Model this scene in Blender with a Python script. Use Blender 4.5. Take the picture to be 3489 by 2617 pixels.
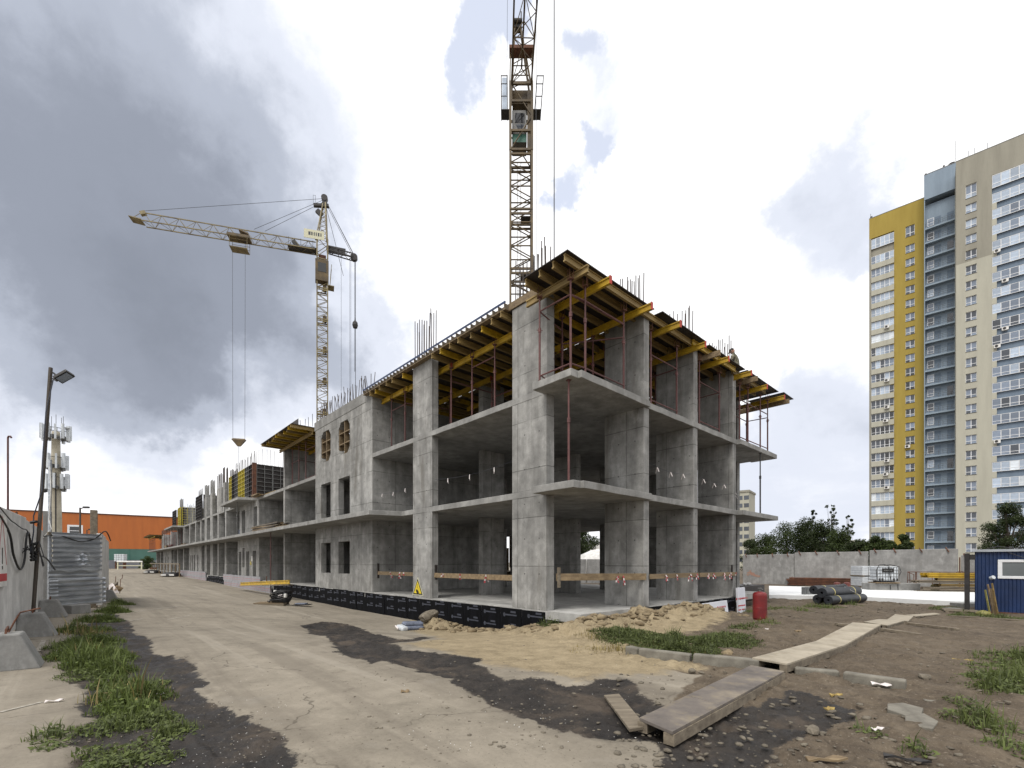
import bpy, bmesh, math, random
import numpy as np
from mathutils import Vector, Matrix

for o in list(bpy.data.objects):
    bpy.data.objects.remove(o)
SC = bpy.context.scene
COL = SC.collection
RND = random.Random(11)
NPR = np.random.RandomState(5)
rad = math.radians

# ------------------------------------------------------------------ camera
F, CX, CY, H = 1588.0, 1744.5, 1916.0, 1.6       # level camera with a vertical shift
cam = bpy.data.cameras.new('camera')
cam.sensor_width = 36.0
cam.lens = 36.0 * F / 3489.0
cam.shift_y = (CY - 1308.5) / 3489.0
cam.clip_start = 0.05
cam.clip_end = 6000
camo = bpy.data.objects.new('camera', cam)
camo.location = (0, 0, H)
camo.rotation_euler = (rad(90), 0, 0)
COL.objects.link(camo)
SC.camera = camo
SC.view_settings.view_transform = 'Standard'
SC.view_settings.look = 'None'
SC.view_settings.exposure = 0.10
SC.view_settings.gamma = 1.0
SC.view_settings.use_curve_mapping = False
SC.cycles.max_bounces = 6
SC.cycles.transparent_max_bounces = 12

# ------------------------------------------------------------------ world: broken cloud over blue
SUN_EL, SUN_AZ = 57.0, 214.0      # elevation, degrees clockwise from straight ahead (behind the camera, to the left)
world = bpy.data.worlds.new('World')
SC.world = world
world.use_nodes = True
wt = world.node_tree
wt.nodes.clear()
def wn(t, **k):
    n = wt.nodes.new(t)
    for a, b in k.items():
        setattr(n, a, b)
    return n
def wl(a, b):
    wt.links.new(a, b)
def wmath(op, a, b=None, clamp=False):
    n = wn('ShaderNodeMath', operation=op, use_clamp=clamp)
    for i, x in enumerate((a, b)):
        if x is None:
            continue
        if isinstance(x, (int, float)):
            n.inputs[i].default_value = x
        else:
            wl(x, n.inputs[i])
    return n.outputs[0]
wout = wn('ShaderNodeOutputWorld')
wbg = wn('ShaderNodeBackground')
wtc = wn('ShaderNodeTexCoord')
DIR = wtc.outputs['Generated']
sky = wn('ShaderNodeTexSky', sky_type='NISHITA')
sky.sun_disc = False
sky.sun_elevation = rad(SUN_EL)
sky.sun_rotation = rad(SUN_AZ)
sky.altitude = 100
sky.dust_density = .6
sky.ozone_density = 2.0
# flat cloud layer: direction projected to a plane overhead
sep = wn('ShaderNodeSeparateXYZ'); wl(DIR, sep.inputs[0])
zc = wmath('ADD', wmath('MAXIMUM', sep.outputs[2], 0.0), 0.22)
comb = wn('ShaderNodeCombineXYZ')
wl(wmath('DIVIDE', sep.outputs[0], zc), comb.inputs[0])
wl(wmath('DIVIDE', sep.outputs[1], zc), comb.inputs[1])
def wnoise(scale, detail, rough, vec, dist=0.0, off=(0, 0, 0)):
    mp = wn('ShaderNodeMapping'); wl(vec, mp.inputs[0])
    mp.inputs['Location'].default_value = off
    n = wn('ShaderNodeTexNoise'); wl(mp.outputs[0], n.inputs['Vector'])
    n.inputs['Scale'].default_value = scale
    n.inputs['Detail'].default_value = detail
    n.inputs['Roughness'].default_value = rough
    n.inputs['Distortion'].default_value = dist
    return n.outputs['Fac']
n1 = wnoise(0.9, 7, 0.52, comb.outputs[0], 0.25, (3.1, 1.7, 0))
n2 = wnoise(3.4, 8, 0.56, comb.outputs[0], 0.2, (8.0, 2.0, 0))
n3 = wnoise(2.2, 8, 0.6, DIR, 0.35, (1.0, 5.0, 2.0))
wmp = wn('ShaderNodeTexNoise'); wl(DIR, wmp.inputs['Vector'])
wmp.inputs['Scale'].default_value = 2.6; wmp.inputs['Detail'].default_value = 8; wmp.inputs['Roughness'].default_value = .62
wsub = wn('ShaderNodeVectorMath', operation='SUBTRACT'); wl(wmp.outputs['Color'], wsub.inputs[0]); wsub.inputs[1].default_value = (.5, .5, .5)
wscl = wn('ShaderNodeVectorMath', operation='SCALE'); wl(wsub.outputs[0], wscl.inputs[0]); wscl.inputs['Scale'].default_value = .5
wadd = wn('ShaderNodeVectorMath', operation='ADD'); wl(DIR, wadd.inputs[0]); wl(wscl.outputs[0], wadd.inputs[1])
wnrm = wn('ShaderNodeVectorMath', operation='NORMALIZE'); wl(wadd.outputs[0], wnrm.inputs[0])
def blob(u, v, r, w):
    """soft cloud bank round a direction, its outline frayed by the warped lookup"""
    d = Vector(((u - CX) / F, 1.0, (CY - v) / F)).normalized()
    vm = wn('ShaderNodeVectorMath', operation='DOT_PRODUCT'); wl(wnrm.outputs[0], vm.inputs[0])
    vm.inputs[1].default_value = d
    mr = wn('ShaderNodeMapRange', interpolation_type='SMOOTHSTEP')
    wl(vm.outputs['Value'], mr.inputs['Value'])
    mr.inputs['From Min'].default_value = math.cos(rad(r))
    mr.inputs['From Max'].default_value = math.cos(rad(r * 0.12))
    mr.inputs['To Min'].default_value = 0.0
    mr.inputs['To Max'].default_value = w
    return mr.outputs['Result']
def total(lst):
    s = lst[0]
    for x in lst[1:]:
        s = wmath('ADD', s, x)
    return s
dark = total([blob(40, 150, 22, .30), blob(150, 620, 22, .34), blob(640, 330, 20, .24), blob(560, 960, 18, .46), blob(330, 1120, 12, .22),
              blob(900, 1160, 15, .52), blob(1230, 1160, 13, .40), blob(160, 980, 16, .24), blob(1330, 620, 12, .24), blob(1150, 300, 13, .10),
              blob(2830, 440, 9, .46), blob(2620, 760, 8, .36), blob(2800, 1120, 9, .12), blob(2740, 1640, 11, .40), blob(2880, 1380, 8, .22),
              blob(2300, 1250, 8, .08), blob(250, 1500, 20, .12), blob(700, 1660, 14, .14),
              blob(950, 1400, 10, -.44), blob(1560, 520, 18, -.34), blob(2100, 420, 20, -.40), blob(3300, 300, 14, -.3), blob(1450, 1000, 10, -.16), blob(2350, 900, 12, -.16)])
n4 = wnoise(6.5, 9, 0.62, DIR, 0.5, (4.0, 1.0, 7.0))
dk = wmath('ADD', dark, wmath('MULTIPLY', wmath('SUBTRACT', n1, 0.5), 0.30))
dk = wmath('ADD', dk, wmath('MULTIPLY', wmath('SUBTRACT', n3, 0.5), 0.40))
dk = wmath('ADD', dk, wmath('MULTIPLY', wmath('SUBTRACT', n2, 0.5), 0.30))
dk = wmath('ADD', dk, wmath('MULTIPLY', wmath('SUBTRACT', n4, 0.5), 0.26))
dk = wmath('MULTIPLY', dk, 0.41)
ramp = wn('ShaderNodeValToRGB'); wl(dk, ramp.inputs[0])
cr = ramp.color_ramp
cr.interpolation = 'EASE'
cr.elements[0].position = 0.02; cr.elements[0].color = (1.16, 1.16, 1.17, 1)
cr.elements[1].position = 1.0; cr.elements[1].color = (0.20, 0.222, 0.27, 1)
e = cr.elements.new(0.17); e.color = (0.76, 0.80, 0.90, 1)
e = cr.elements.new(0.36); e.color = (0.47, 0.51, 0.60, 1)
e = cr.elements.new(0.58); e.color = (0.31, 0.34, 0.41, 1)
# openings of blue between the clouds
blue = total([blob(1590, 190, 7.0, .52), blob(1650, 40, 6, .45), blob(1860, 90, 5, .46), blob(2010, 380, 5.6, .62), blob(1905, 760, 4.2, .42),
              blob(1960, 620, 4.0, .46), blob(1500, 1060, 5, .20), blob(200, 1560, 12, .12)])
bl = wmath('ADD', blue, wmath('MULTIPLY', wmath('SUBTRACT', n3, 0.5), 1.5))
mrb = wn('ShaderNodeMapRange', interpolation_type='SMOOTHSTEP'); wl(bl, mrb.inputs['Value'])
mrb.inputs['From Min'].default_value = 0.33; mrb.inputs['From Max'].default_value = 0.66
mrb.inputs['To Max'].default_value = 0.46
skm = wn('ShaderNodeMix', data_type='RGBA', blend_type='MULTIPLY')
skm.inputs['Factor'].default_value = 1.0
wl(sky.outputs[0], skm.inputs['A'])
skm.inputs['B'].default_value = (0.13, 0.165, 0.20, 1)
mixc = wn('ShaderNodeMix', data_type='RGBA')
wl(mrb.outputs['Result'], mixc.inputs['Factor'])
wl(ramp.outputs[0], mixc.inputs['A'])
wl(skm.outputs['Result'], mixc.inputs['B'])
wl(mixc.outputs['Result'], wbg.inputs['Color'])
wbg.inputs['Strength'].default_value = 1.0
wl(wbg.outputs[0], wout.inputs['Surface'])
world.cycles.sampling_method = 'MANUAL'
world.cycles.sample_map_resolution = 512

# ------------------------------------------------------------------ sun behind thin cloud
sl = bpy.data.lights.new('sun', 'SUN')
sl.energy = 2.5
sl.angle = rad(24)
sl.color = (1.0, 0.955, 0.88)
so = bpy.data.objects.new('sun', sl)
sd = Vector((math.sin(rad(SUN_AZ)) * math.cos(rad(SUN_EL)), math.cos(rad(SUN_AZ)) * math.cos(rad(SUN_EL)), math.sin(rad(SUN_EL))))
so.rotation_euler = sd.to_track_quat('Z', 'Y').to_euler()
so.location = (0, 0, 60)
COL.objects.link(so)

# ------------------------------------------------------------------ materials
def srgb(r, g, b):
    f = lambda c: ((c / 255.0) / 12.92 if c <= 10.3 else (((c / 255.0) + 0.055) / 1.055) ** 2.4)
    return (f(r), f(g), f(b), 1.0)
class NT:
    def __init__(s, name):
        s.m = bpy.data.materials.new(name); s.m.use_nodes = True
        s.t = s.m.node_tree; s.b = s.t.nodes['Principled BSDF']
        s.tc = s.t.nodes.new('ShaderNodeTexCoord')
        s.vec = s.tc.outputs['Object']
    def n(s, t, **k):
        x = s.t.nodes.new(t)
        for a, b in k.items(): setattr(x, a, b)
        return x
    def l(s, a, b): s.t.links.new(a, b)
    def put(s, sock, x):
        if isinstance(x, (int, float, tuple, list)): sock.default_value = x
        else: s.l(x, sock)
    def math(s, op, a, b=None, c=None, clamp=False):
        x = s.n('ShaderNodeMath', operation=op, use_clamp=clamp)
        for i, y in enumerate((a, b, c)):
            if y is not None: s.put(x.inputs[i], y)
        return x.outputs[0]
    def noise(s, scale, detail=5, rough=.55, stretch=(1, 1, 1), vec=None, dist=0.0, off=(0, 0, 0)):
        mp = s.n('ShaderNodeMapping'); s.l(vec or s.vec, mp.inputs[0])
        mp.inputs['Scale'].default_value = stretch; mp.inputs['Location'].default_value = off
        x = s.n('ShaderNodeTexNoise'); s.l(mp.outputs[0], x.inputs['Vector'])
        x.inputs['Scale'].default_value = scale; x.inputs['Detail'].default_value = detail
        x.inputs['Roughness'].default_value = rough; x.inputs['Distortion'].default_value = dist
        return x.outputs['Fac']
    def ramp(s, fac, stops, inter='LINEAR'):
        x = s.n('ShaderNodeValToRGB'); s.put(x.inputs[0], fac)
        r = x.color_ramp; r.interpolation = inter
        r.elements[0].position, r.elements[0].color = stops[0][0], _c4(stops[0][1])
        r.elements[1].position, r.elements[1].color = stops[-1][0], _c4(stops[-1][1])
        for p, c in stops[1:-1]:
            e = r.elements.new(p); e.color = _c4(c)
        return x.outputs[0]
    def mix(s, fac, a, b, mode='MIX'):
        x = s.n('ShaderNodeMix', data_type='RGBA', blend_type=mode)
        s.put(x.inputs['Factor'], fac); s.put(x.inputs['A'], _c4(a) if isinstance(a, tuple) else a); s.put(x.inputs['B'], _c4(b) if isinstance(b, tuple) else b)
        return x.outputs['Result']
    def map(s, v, a, b, c=0.0, d=1.0, smooth=True):
        x = s.n('ShaderNodeMapRange', interpolation_type='SMOOTHSTEP' if smooth else 'LINEAR')
        s.put(x.inputs['Value'], v)
        for k, y in (('From Min', a), ('From Max', b), ('To Min', c), ('To Max', d)): s.put(x.inputs[k], y)
        return x.outputs['Result']
    def color(s, c): s.put(s.b.inputs['Base Color'], _c4(c) if isinstance(c, tuple) else c)
    def rough(s, r): s.put(s.b.inputs['Roughness'], r)
    def bump(s, h, strength=.3, dist=.02):
        x = s.n('ShaderNodeBump'); s.put(x.inputs['Height'], h)
        x.inputs['Strength'].default_value = strength; x.inputs['Distance'].default_value = dist
        s.l(x.outputs[0], s.b.inputs['Normal'])
def _c4(c):
    return c if len(c) == 4 else (c[0], c[1], c[2], 1.0)
def gray(v, w=(1, 1, 1)): return (v * w[0], v * w[1], v * w[2], 1)

MATS = {}
def simple(name, c1, c2=None, scale=3.0, rough=.7, bump=.15, bdist=.01, metal=0.0, stretch=(1, 1, 1), lo=.35, hi=.68, rnd=0.0, spec=None):
    """two-tone procedural paint / timber / metal with fine relief and per-object shift"""
    t = NT(name)
    c2 = c2 or tuple(x * .72 for x in c1[:3])
    n = t.noise(scale, 6, .6, stretch)
    f = t.noise(scale * 9, 3, .6, stretch)
    col = t.ramp(t.math('ADD', t.math('MULTIPLY', n, .8), t.math('MULTIPLY', f, .2)), [(lo, c2), (hi, c1)])
    if rnd:
        oi = t.n('ShaderNodeObjectInfo')
        hs = t.n('ShaderNodeHueSaturation'); t.l(col, hs.inputs['Color'])
        t.l(t.map(oi.outputs['Random'], 0, 1, 1 - rnd, 1 + rnd, False), hs.inputs['Value'])
        col = hs.outputs[0]
    t.color(col); t.rough(rough); t.b.inputs['Metallic'].default_value = metal
    if spec is not None: t.b.inputs['Specular IOR Level'].default_value = spec
    if bump: t.bump(f, bump, bdist)
    MATS[name] = t.m
    return t.m

def concrete(name, base, dark, seams=True, streak=.5, sx=1.25, sz=1.48, warm=(1.0, .99, .955), holes=True, stain=.35):
    t = NT(name)
    sp = t.n('ShaderNodeSeparateXYZ'); t.l(t.vec, sp.inputs[0])
    hx = t.math('ADD', sp.outputs[0], sp.outputs[1])
    big = t.noise(.55, 6, .6)
    mid = t.noise(2.6, 7, .62, off=(4, 1, 2))
    fine = t.noise(26, 4, .7)
    st = t.noise(2.2, 6, .65, (1, 1, .09), off=(1, 7, 0))
    v = t.math('ADD', t.math('MULTIPLY', big, .38), t.math('MULTIPLY', mid, .42))
    v = t.math('ADD', v, t.math('MULTIPLY', fine, .14))
    v = t.math('ADD', v, t.math('MULTIPLY', st, streak * .5))
    v = t.math('SUBTRACT', v, streak * .25)
    col = t.ramp(v, [(.32, gray(dark * .86, warm)), (.47, gray((base + dark) * .5, warm)), (.62, gray(base * 1.22, warm))])
    # pale lime bloom and brownish leaks
    bloom = t.map(t.noise(1.3, 7, .7, (1, 1, .5), off=(9, 3, 4)), .56, .74)
    col = t.mix(t.math('MULTIPLY', bloom, .6), col, gray(base * 1.45, (1, 1, .98)))
    leak = t.map(t.noise(1.7, 5, .6, (1, 1, .14), off=(2, 13, 4)), .57, .75)
    col = t.mix(t.math('MULTIPLY', leak, stain), col, (dark * .62, dark * .56, dark * .46, 1))
    h = t.math('MULTIPLY', fine, .3)
    if seams:
        cb = t.n('ShaderNodeCombineXYZ'); t.l(hx, cb.inputs[0]); t.l(sp.outputs[2], cb.inputs[1])
        br = t.n('ShaderNodeTexBrick'); t.l(cb.outputs[0], br.inputs['Vector'])
        br.offset = 0.0; br.squash = 1.0
        br.inputs['Scale'].default_value = 1.0
        br.inputs['Mortar Size'].default_value = .015
        br.inputs['Mortar Smooth'].default_value = .4
        br.inputs['Brick Width'].default_value = sx; br.inputs['Row Height'].default_value = sz
        br.inputs['Color1'].default_value = (1, 1, 1, 1); br.inputs['Color2'].default_value = (.74, .74, .735, 1)
        br.inputs['Mortar'].default_value = (.36, .36, .35, 1)
        wob = t.map(t.noise(1.1, 3, .5, off=(6, 6, 6)), .30, .52)
        col = t.mix(t.math('MULTIPLY', wob, .85), col, br.outputs['Color'], 'MULTIPLY')
        h = t.math('SUBTRACT', h, t.math('MULTIPLY', br.outputs['Fac'], .6))
    if holes:
        fx = t.math('SUBTRACT', t.math('FRACT', t.math('DIVIDE', hx, sx * .5)), .5)
        fz = t.math('SUBTRACT', t.math('FRACT', t.math('DIVIDE', t.math('ADD', sp.outputs[2], .35), sz * .72)), .5)
        dd = t.math('SQRT', t.math('ADD', t.math('POWER', t.math('MULTIPLY', fx, sx * .5), 2.0), t.math('POWER', t.math('MULTIPLY', fz, sz * .72), 2.0)))
        hole = t.map(dd, .028, .018)
        col = t.mix(t.math('MULTIPLY', hole, .8), col, (dark * .25, dark * .25, dark * .24, 1))
        h = t.math('SUBTRACT', h, hole)
    t.color(col); t.rough(.88); t.b.inputs['Specular IOR Level'].default_value = .25
    t.bump(t.math('ADD', h, t.math('MULTIPLY', mid, .5)), .35, .015)
    MATS[name] = t.m
    return t.m

concrete('concrete', .335, .175, streak=.8, stain=.55)
concrete('concrete_slab', .30, .175, seams=False, holes=False, streak=.35, stain=.45)
concrete('concrete_floor', .37, .24, seams=False, holes=False, streak=0, stain=.1)
concrete('concrete_soffit', .34, .25, seams=True, holes=False, streak=0, sx=2.4, sz=50, stain=.15)
concrete('concrete_pale', .42, .30, seams=True, sx=1.0, sz=.9, holes=False)
concrete('concrete_fence', .33, .22, seams=False, holes=False, streak=.55, warm=(1, .99, .965))
concrete('concrete_fence_pale', .56, .42, seams=False, holes=False, streak=.5, warm=(1, .995, .975), stain=.2)
concrete('concrete_block', .26, .15, seams=False, holes=False, streak=.25)
simple('yellow_paint', srgb(192, 158, 34), srgb(138, 110, 28), 2.2, .55, .1, .005, rnd=.14)
simple('yellow_timber', srgb(150, 128, 78), srgb(98, 80, 48), 3.0, .7, .12, .005, stretch=(.25, 2, 2), rnd=.18)
simple('timber', srgb(140, 122, 94), srgb(96, 80, 60), 3.0, .8, .2, .006, stretch=(.3, 3, 3), rnd=.18)
simple('timber_grey', srgb(132, 122, 106), srgb(88, 79, 67), 3.0, .85, .25, .006, stretch=(.4, 4, 4), rnd=.12)
simple('film_plywood', srgb(48, 40, 36), srgb(28, 24, 22), 2.0, .6, .1, .004, rnd=.1)
simple('ply_edge', srgb(120, 98, 70), srgb(84, 66, 46), 5.0, .8, .1, .004)
simple('red_steel', srgb(106, 68, 66), srgb(74, 46, 45), 6.0, .65, .15, .003, metal=.1, rnd=.2)
simple('panel_yellow', srgb(190, 176, 58), srgb(150, 136, 44), 2.2, .55, .1, .005, rnd=.1)
simple('render_pale_blue', srgb(142, 156, 168), srgb(130, 143, 156), .9, .9, .1, .004, stretch=(1, 1, .12), lo=.3, hi=.6, spec=.2)
simple('red_cap', srgb(196, 62, 40), srgb(150, 44, 30), 6.0, .6, 0)
simple('rust', srgb(104, 66, 46), srgb(64, 40, 30), 4.0, .85, .3, .005, rnd=.1)
simple('steel_dark', srgb(62, 60, 60), srgb(36, 35, 36), 5.0, .55, .1, .003, metal=.3)
simple('steel_grey', srgb(118, 118, 116), srgb(84, 84, 84), 4.0, .5, .1, .003, metal=.4)
simple('rebar', srgb(88, 78, 72), srgb(52, 46, 44), 8.0, .7, 0, metal=.2)
simple('rebar_bright', srgb(176, 176, 174), srgb(60, 58, 56), 2.4, .5, 0, metal=.3, stretch=(3, 3, .3))
simple('crane_yellow', srgb(104, 86, 52), srgb(56, 46, 34), 1.1, .6, .1, .003, rnd=.06)
simple('crane_pale', srgb(146, 134, 96), srgb(86, 74, 50), 1.1, .6, .1, .003, rnd=.06)
simple('rope', srgb(70, 72, 78), srgb(52, 54, 60), 5.0, .6, 0)
simple('orange_panel', srgb(172, 96, 38), srgb(158, 86, 34), .9, .55, .05, .003, stretch=(1, 1, .12), lo=.3, hi=.6)
simple('green_panel', srgb(70, 108, 98), srgb(60, 96, 86), .4, .55, .05, .003)
simple('grey_panel', srgb(120, 122, 128), srgb(96, 98, 104), .5, .6, .05, .003)
simple('render_yellow', srgb(158, 139, 72), srgb(146, 127, 64), .9, .9, .1, .004, stretch=(1, 1, .12), lo=.3, hi=.6, spec=.2)
simple('render_blue', srgb(134, 148, 162), srgb(121, 134, 148), .9, .9, .1, .004, stretch=(1, 1, .12), lo=.3, hi=.6, spec=.2)
simple('render_dark_blue', srgb(112, 126, 142), srgb(100, 113, 128), .9, .9, .1, .004, stretch=(1, 1, .12), lo=.3, hi=.6, spec=.2)
simple('render_cream', srgb(172, 170, 157), srgb(160, 158, 146), .9, .9, .1, .004, stretch=(1, 1, .12), lo=.3, hi=.6, spec=.2)
simple('render_grey', srgb(146, 143, 132), srgb(132, 129, 119), .9, .9, .1, .004, stretch=(1, 1, .12), lo=.3, hi=.6, spec=.2)
simple('pvc_white', srgb(226, 228, 230), srgb(206, 208, 212), 2.0, .4, 0)
simple('white_paint', srgb(226, 226, 224), srgb(186, 184, 180), 2.0, .6, .05, .003)
simple('rubber', srgb(34, 34, 36), srgb(20, 20, 22), 5.0, .55, .1, .003)
simple('bitumen', srgb(52, 56, 62), srgb(32, 34, 40), 3.0, .5, .1, .004, rnd=.12)
simple('tape_yellow', srgb(206, 196, 136), srgb(176, 164, 104), 4.0, .6, 0)
simple('xps_grey', srgb(148, 147, 151), srgb(130, 129, 133), 1.5, .8, .05, .003, rnd=.06)
simple('xps_white', srgb(214, 216, 224), srgb(196, 198, 206), 1.5, .7, .05, .003)
simple('print_red', srgb(186, 66, 70), srgb(160, 52, 56), 5.0, .7, 0)
simple('print_grey', srgb(66, 70, 82), srgb(46, 49, 58), 5.0, .7, 0)
simple('print_black', srgb(26, 24, 20), srgb(14, 13, 12), 5.0, .7, 0)
simple('sign_yellow', srgb(226, 204, 40), srgb(196, 172, 34), 5.0, .5, 0)
simple('sign_cream', srgb(206, 204, 176), srgb(182, 180, 156), 5.0, .5, 0)
simple('gas_red', srgb(124, 26, 30), srgb(86, 20, 22), 5.0, .42, .05, .002)
simple('gas_rust', srgb(112, 54, 46), srgb(76, 36, 32), 5.0, .6, .1, .002)
simple('cabin_blue', srgb(19, 46, 90), srgb(14, 34, 66), 1.6, .5, .05, .003)
simple('galvanised', srgb(206, 210, 215), srgb(140, 145, 152), 3.0, .30, .08, .004, metal=.62, stretch=(.4, .4, 3))
simple('plastic_white', srgb(208, 212, 216), srgb(176, 182, 188), 2.5, .45, .05, .003)
simple('membrane_white', srgb(226, 228, 228), srgb(196, 198, 200), .9, .75, .15, .006)
simple('grey_plastic_film', srgb(120, 128, 146), srgb(78, 84, 98), 7.0, .4, .5, .02)
simple('rock', srgb(132, 124, 110), srgb(84, 77, 67), 6.0, .95, .5, .02, rnd=.25)
simple('sand_rock', srgb(146, 131, 104), srgb(100, 86, 66), 5.0, .95, .5, .02, rnd=.18)
simple('cyl_band_dark', srgb(70, 64, 60), None, 5.0, .7, 0)
simple('bark', srgb(78, 71, 62), srgb(56, 48, 42), 6.0, .9, .3, .01)
simple('camo', srgb(122, 118, 100), srgb(66, 66, 54), 11.0, .9, .1, .004, lo=.46, hi=.54)
simple('skin', srgb(168, 128, 108), srgb(150, 110, 92), 5.0, .6, 0)
simple('hair', srgb(38, 36, 36), srgb(26, 25, 25), 9.0, .8, 0)
simple('cloth_red', srgb(186, 76, 84), srgb(160, 60, 66), 8.0, .8, 0)
simple('cloth_white', srgb(220, 214, 212), srgb(200, 192, 190), 8.0, .8, 0)
simple('bag_yellow', srgb(140, 136, 74), srgb(100, 96, 50), 6.0, .6, .2, .01)
simple('paint_line', srgb(158, 153, 143), srgb(120, 113, 102), 14.0, .85, .1, .002, lo=.42, hi=.56)
simple('kerb_stone', srgb(128, 124, 114), srgb(90, 86, 78), 5.0, .92, .4, .01)
simple('door_green', srgb(58, 106, 92), srgb(48, 92, 80), .8, .55, 0)
simple('drum_grey', srgb(118, 120, 120), srgb(88, 90, 92), 4.0, .6, .1, .003, rnd=.2)
simple('concrete_mast', srgb(176, 170, 154), srgb(142, 136, 120), .9, .8, .1, .01)
simple('lamp_post', srgb(82, 75, 68), srgb(54, 48, 43), 2.5, .8, .3, .006, stretch=(4, 4, .4))
simple('leaf_litter', srgb(176, 156, 96), srgb(130, 108, 60), 9.0, .8, 0, rnd=.3)

def membrane():
    t = NT('membrane')
    n = t.noise(3.5, 6, .65, (1, 1, .3))
    t.color(t.ramp(n, [(.35, srgb(5, 6, 8)), (.7, srgb(17, 18, 24))]))
    t.rough(.8); t.b.inputs['Specular IOR Level'].default_value = .12; t.bump(t.noise(7, 5, .6), .3, .02)
    MATS['membrane'] = t.m
membrane()
def glass(name, c, rough=.06, spec=.8):
    t = NT(name)
    n = t.noise(1.3, 4, .5)
    oi = t.n('ShaderNodeObjectInfo')
    hs = t.n('ShaderNodeHueSaturation')
    t.l(t.ramp(n, [(.3, tuple(x * .72 for x in c[:3])), (.7, c)]), hs.inputs['Color'])
    t.l(t.map(oi.outputs['Random'], 0, 1, .72, 1.28, False), hs.inputs['Value'])
    t.color(hs.outputs[0]); t.rough(rough); t.b.inputs['Specular IOR Level'].default_value = spec
    MATS[name] = t.m
glass('glass_dark', srgb(62, 68, 78))
glass('glass_mid', srgb(118, 130, 148))
glass('glass_film', srgb(166, 180, 198), .25)
glass('glass_bright', srgb(206, 214, 222), .3)
glass('glass_black', srgb(26, 27, 30))
glass('glass_cabin', srgb(88, 94, 96), .15)

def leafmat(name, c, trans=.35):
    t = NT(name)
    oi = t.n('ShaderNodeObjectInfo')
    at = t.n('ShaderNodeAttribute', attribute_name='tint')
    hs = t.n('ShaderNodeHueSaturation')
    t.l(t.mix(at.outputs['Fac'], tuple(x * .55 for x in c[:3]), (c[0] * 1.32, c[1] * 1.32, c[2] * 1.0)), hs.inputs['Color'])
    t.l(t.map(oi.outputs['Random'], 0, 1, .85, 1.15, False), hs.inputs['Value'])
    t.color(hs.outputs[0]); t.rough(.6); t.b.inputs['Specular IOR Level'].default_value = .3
    tr = t.n('ShaderNodeBsdfTranslucent'); t.l(hs.outputs[0], tr.inputs[0])
    mx = t.n('ShaderNodeMixShader'); mx.inputs[0].default_value = trans
    out = t.t.nodes['Material Output']
    t.l(t.b.outputs[0], mx.inputs[1]); t.l(tr.outputs[0], mx.inputs[2]); t.l(mx.outputs[0], out.inputs[0])
    MATS[name] = t.m
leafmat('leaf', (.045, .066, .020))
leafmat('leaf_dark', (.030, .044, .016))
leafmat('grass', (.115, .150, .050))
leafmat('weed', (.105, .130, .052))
leafmat('straw', (.25, .20, .10), .2)

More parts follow.
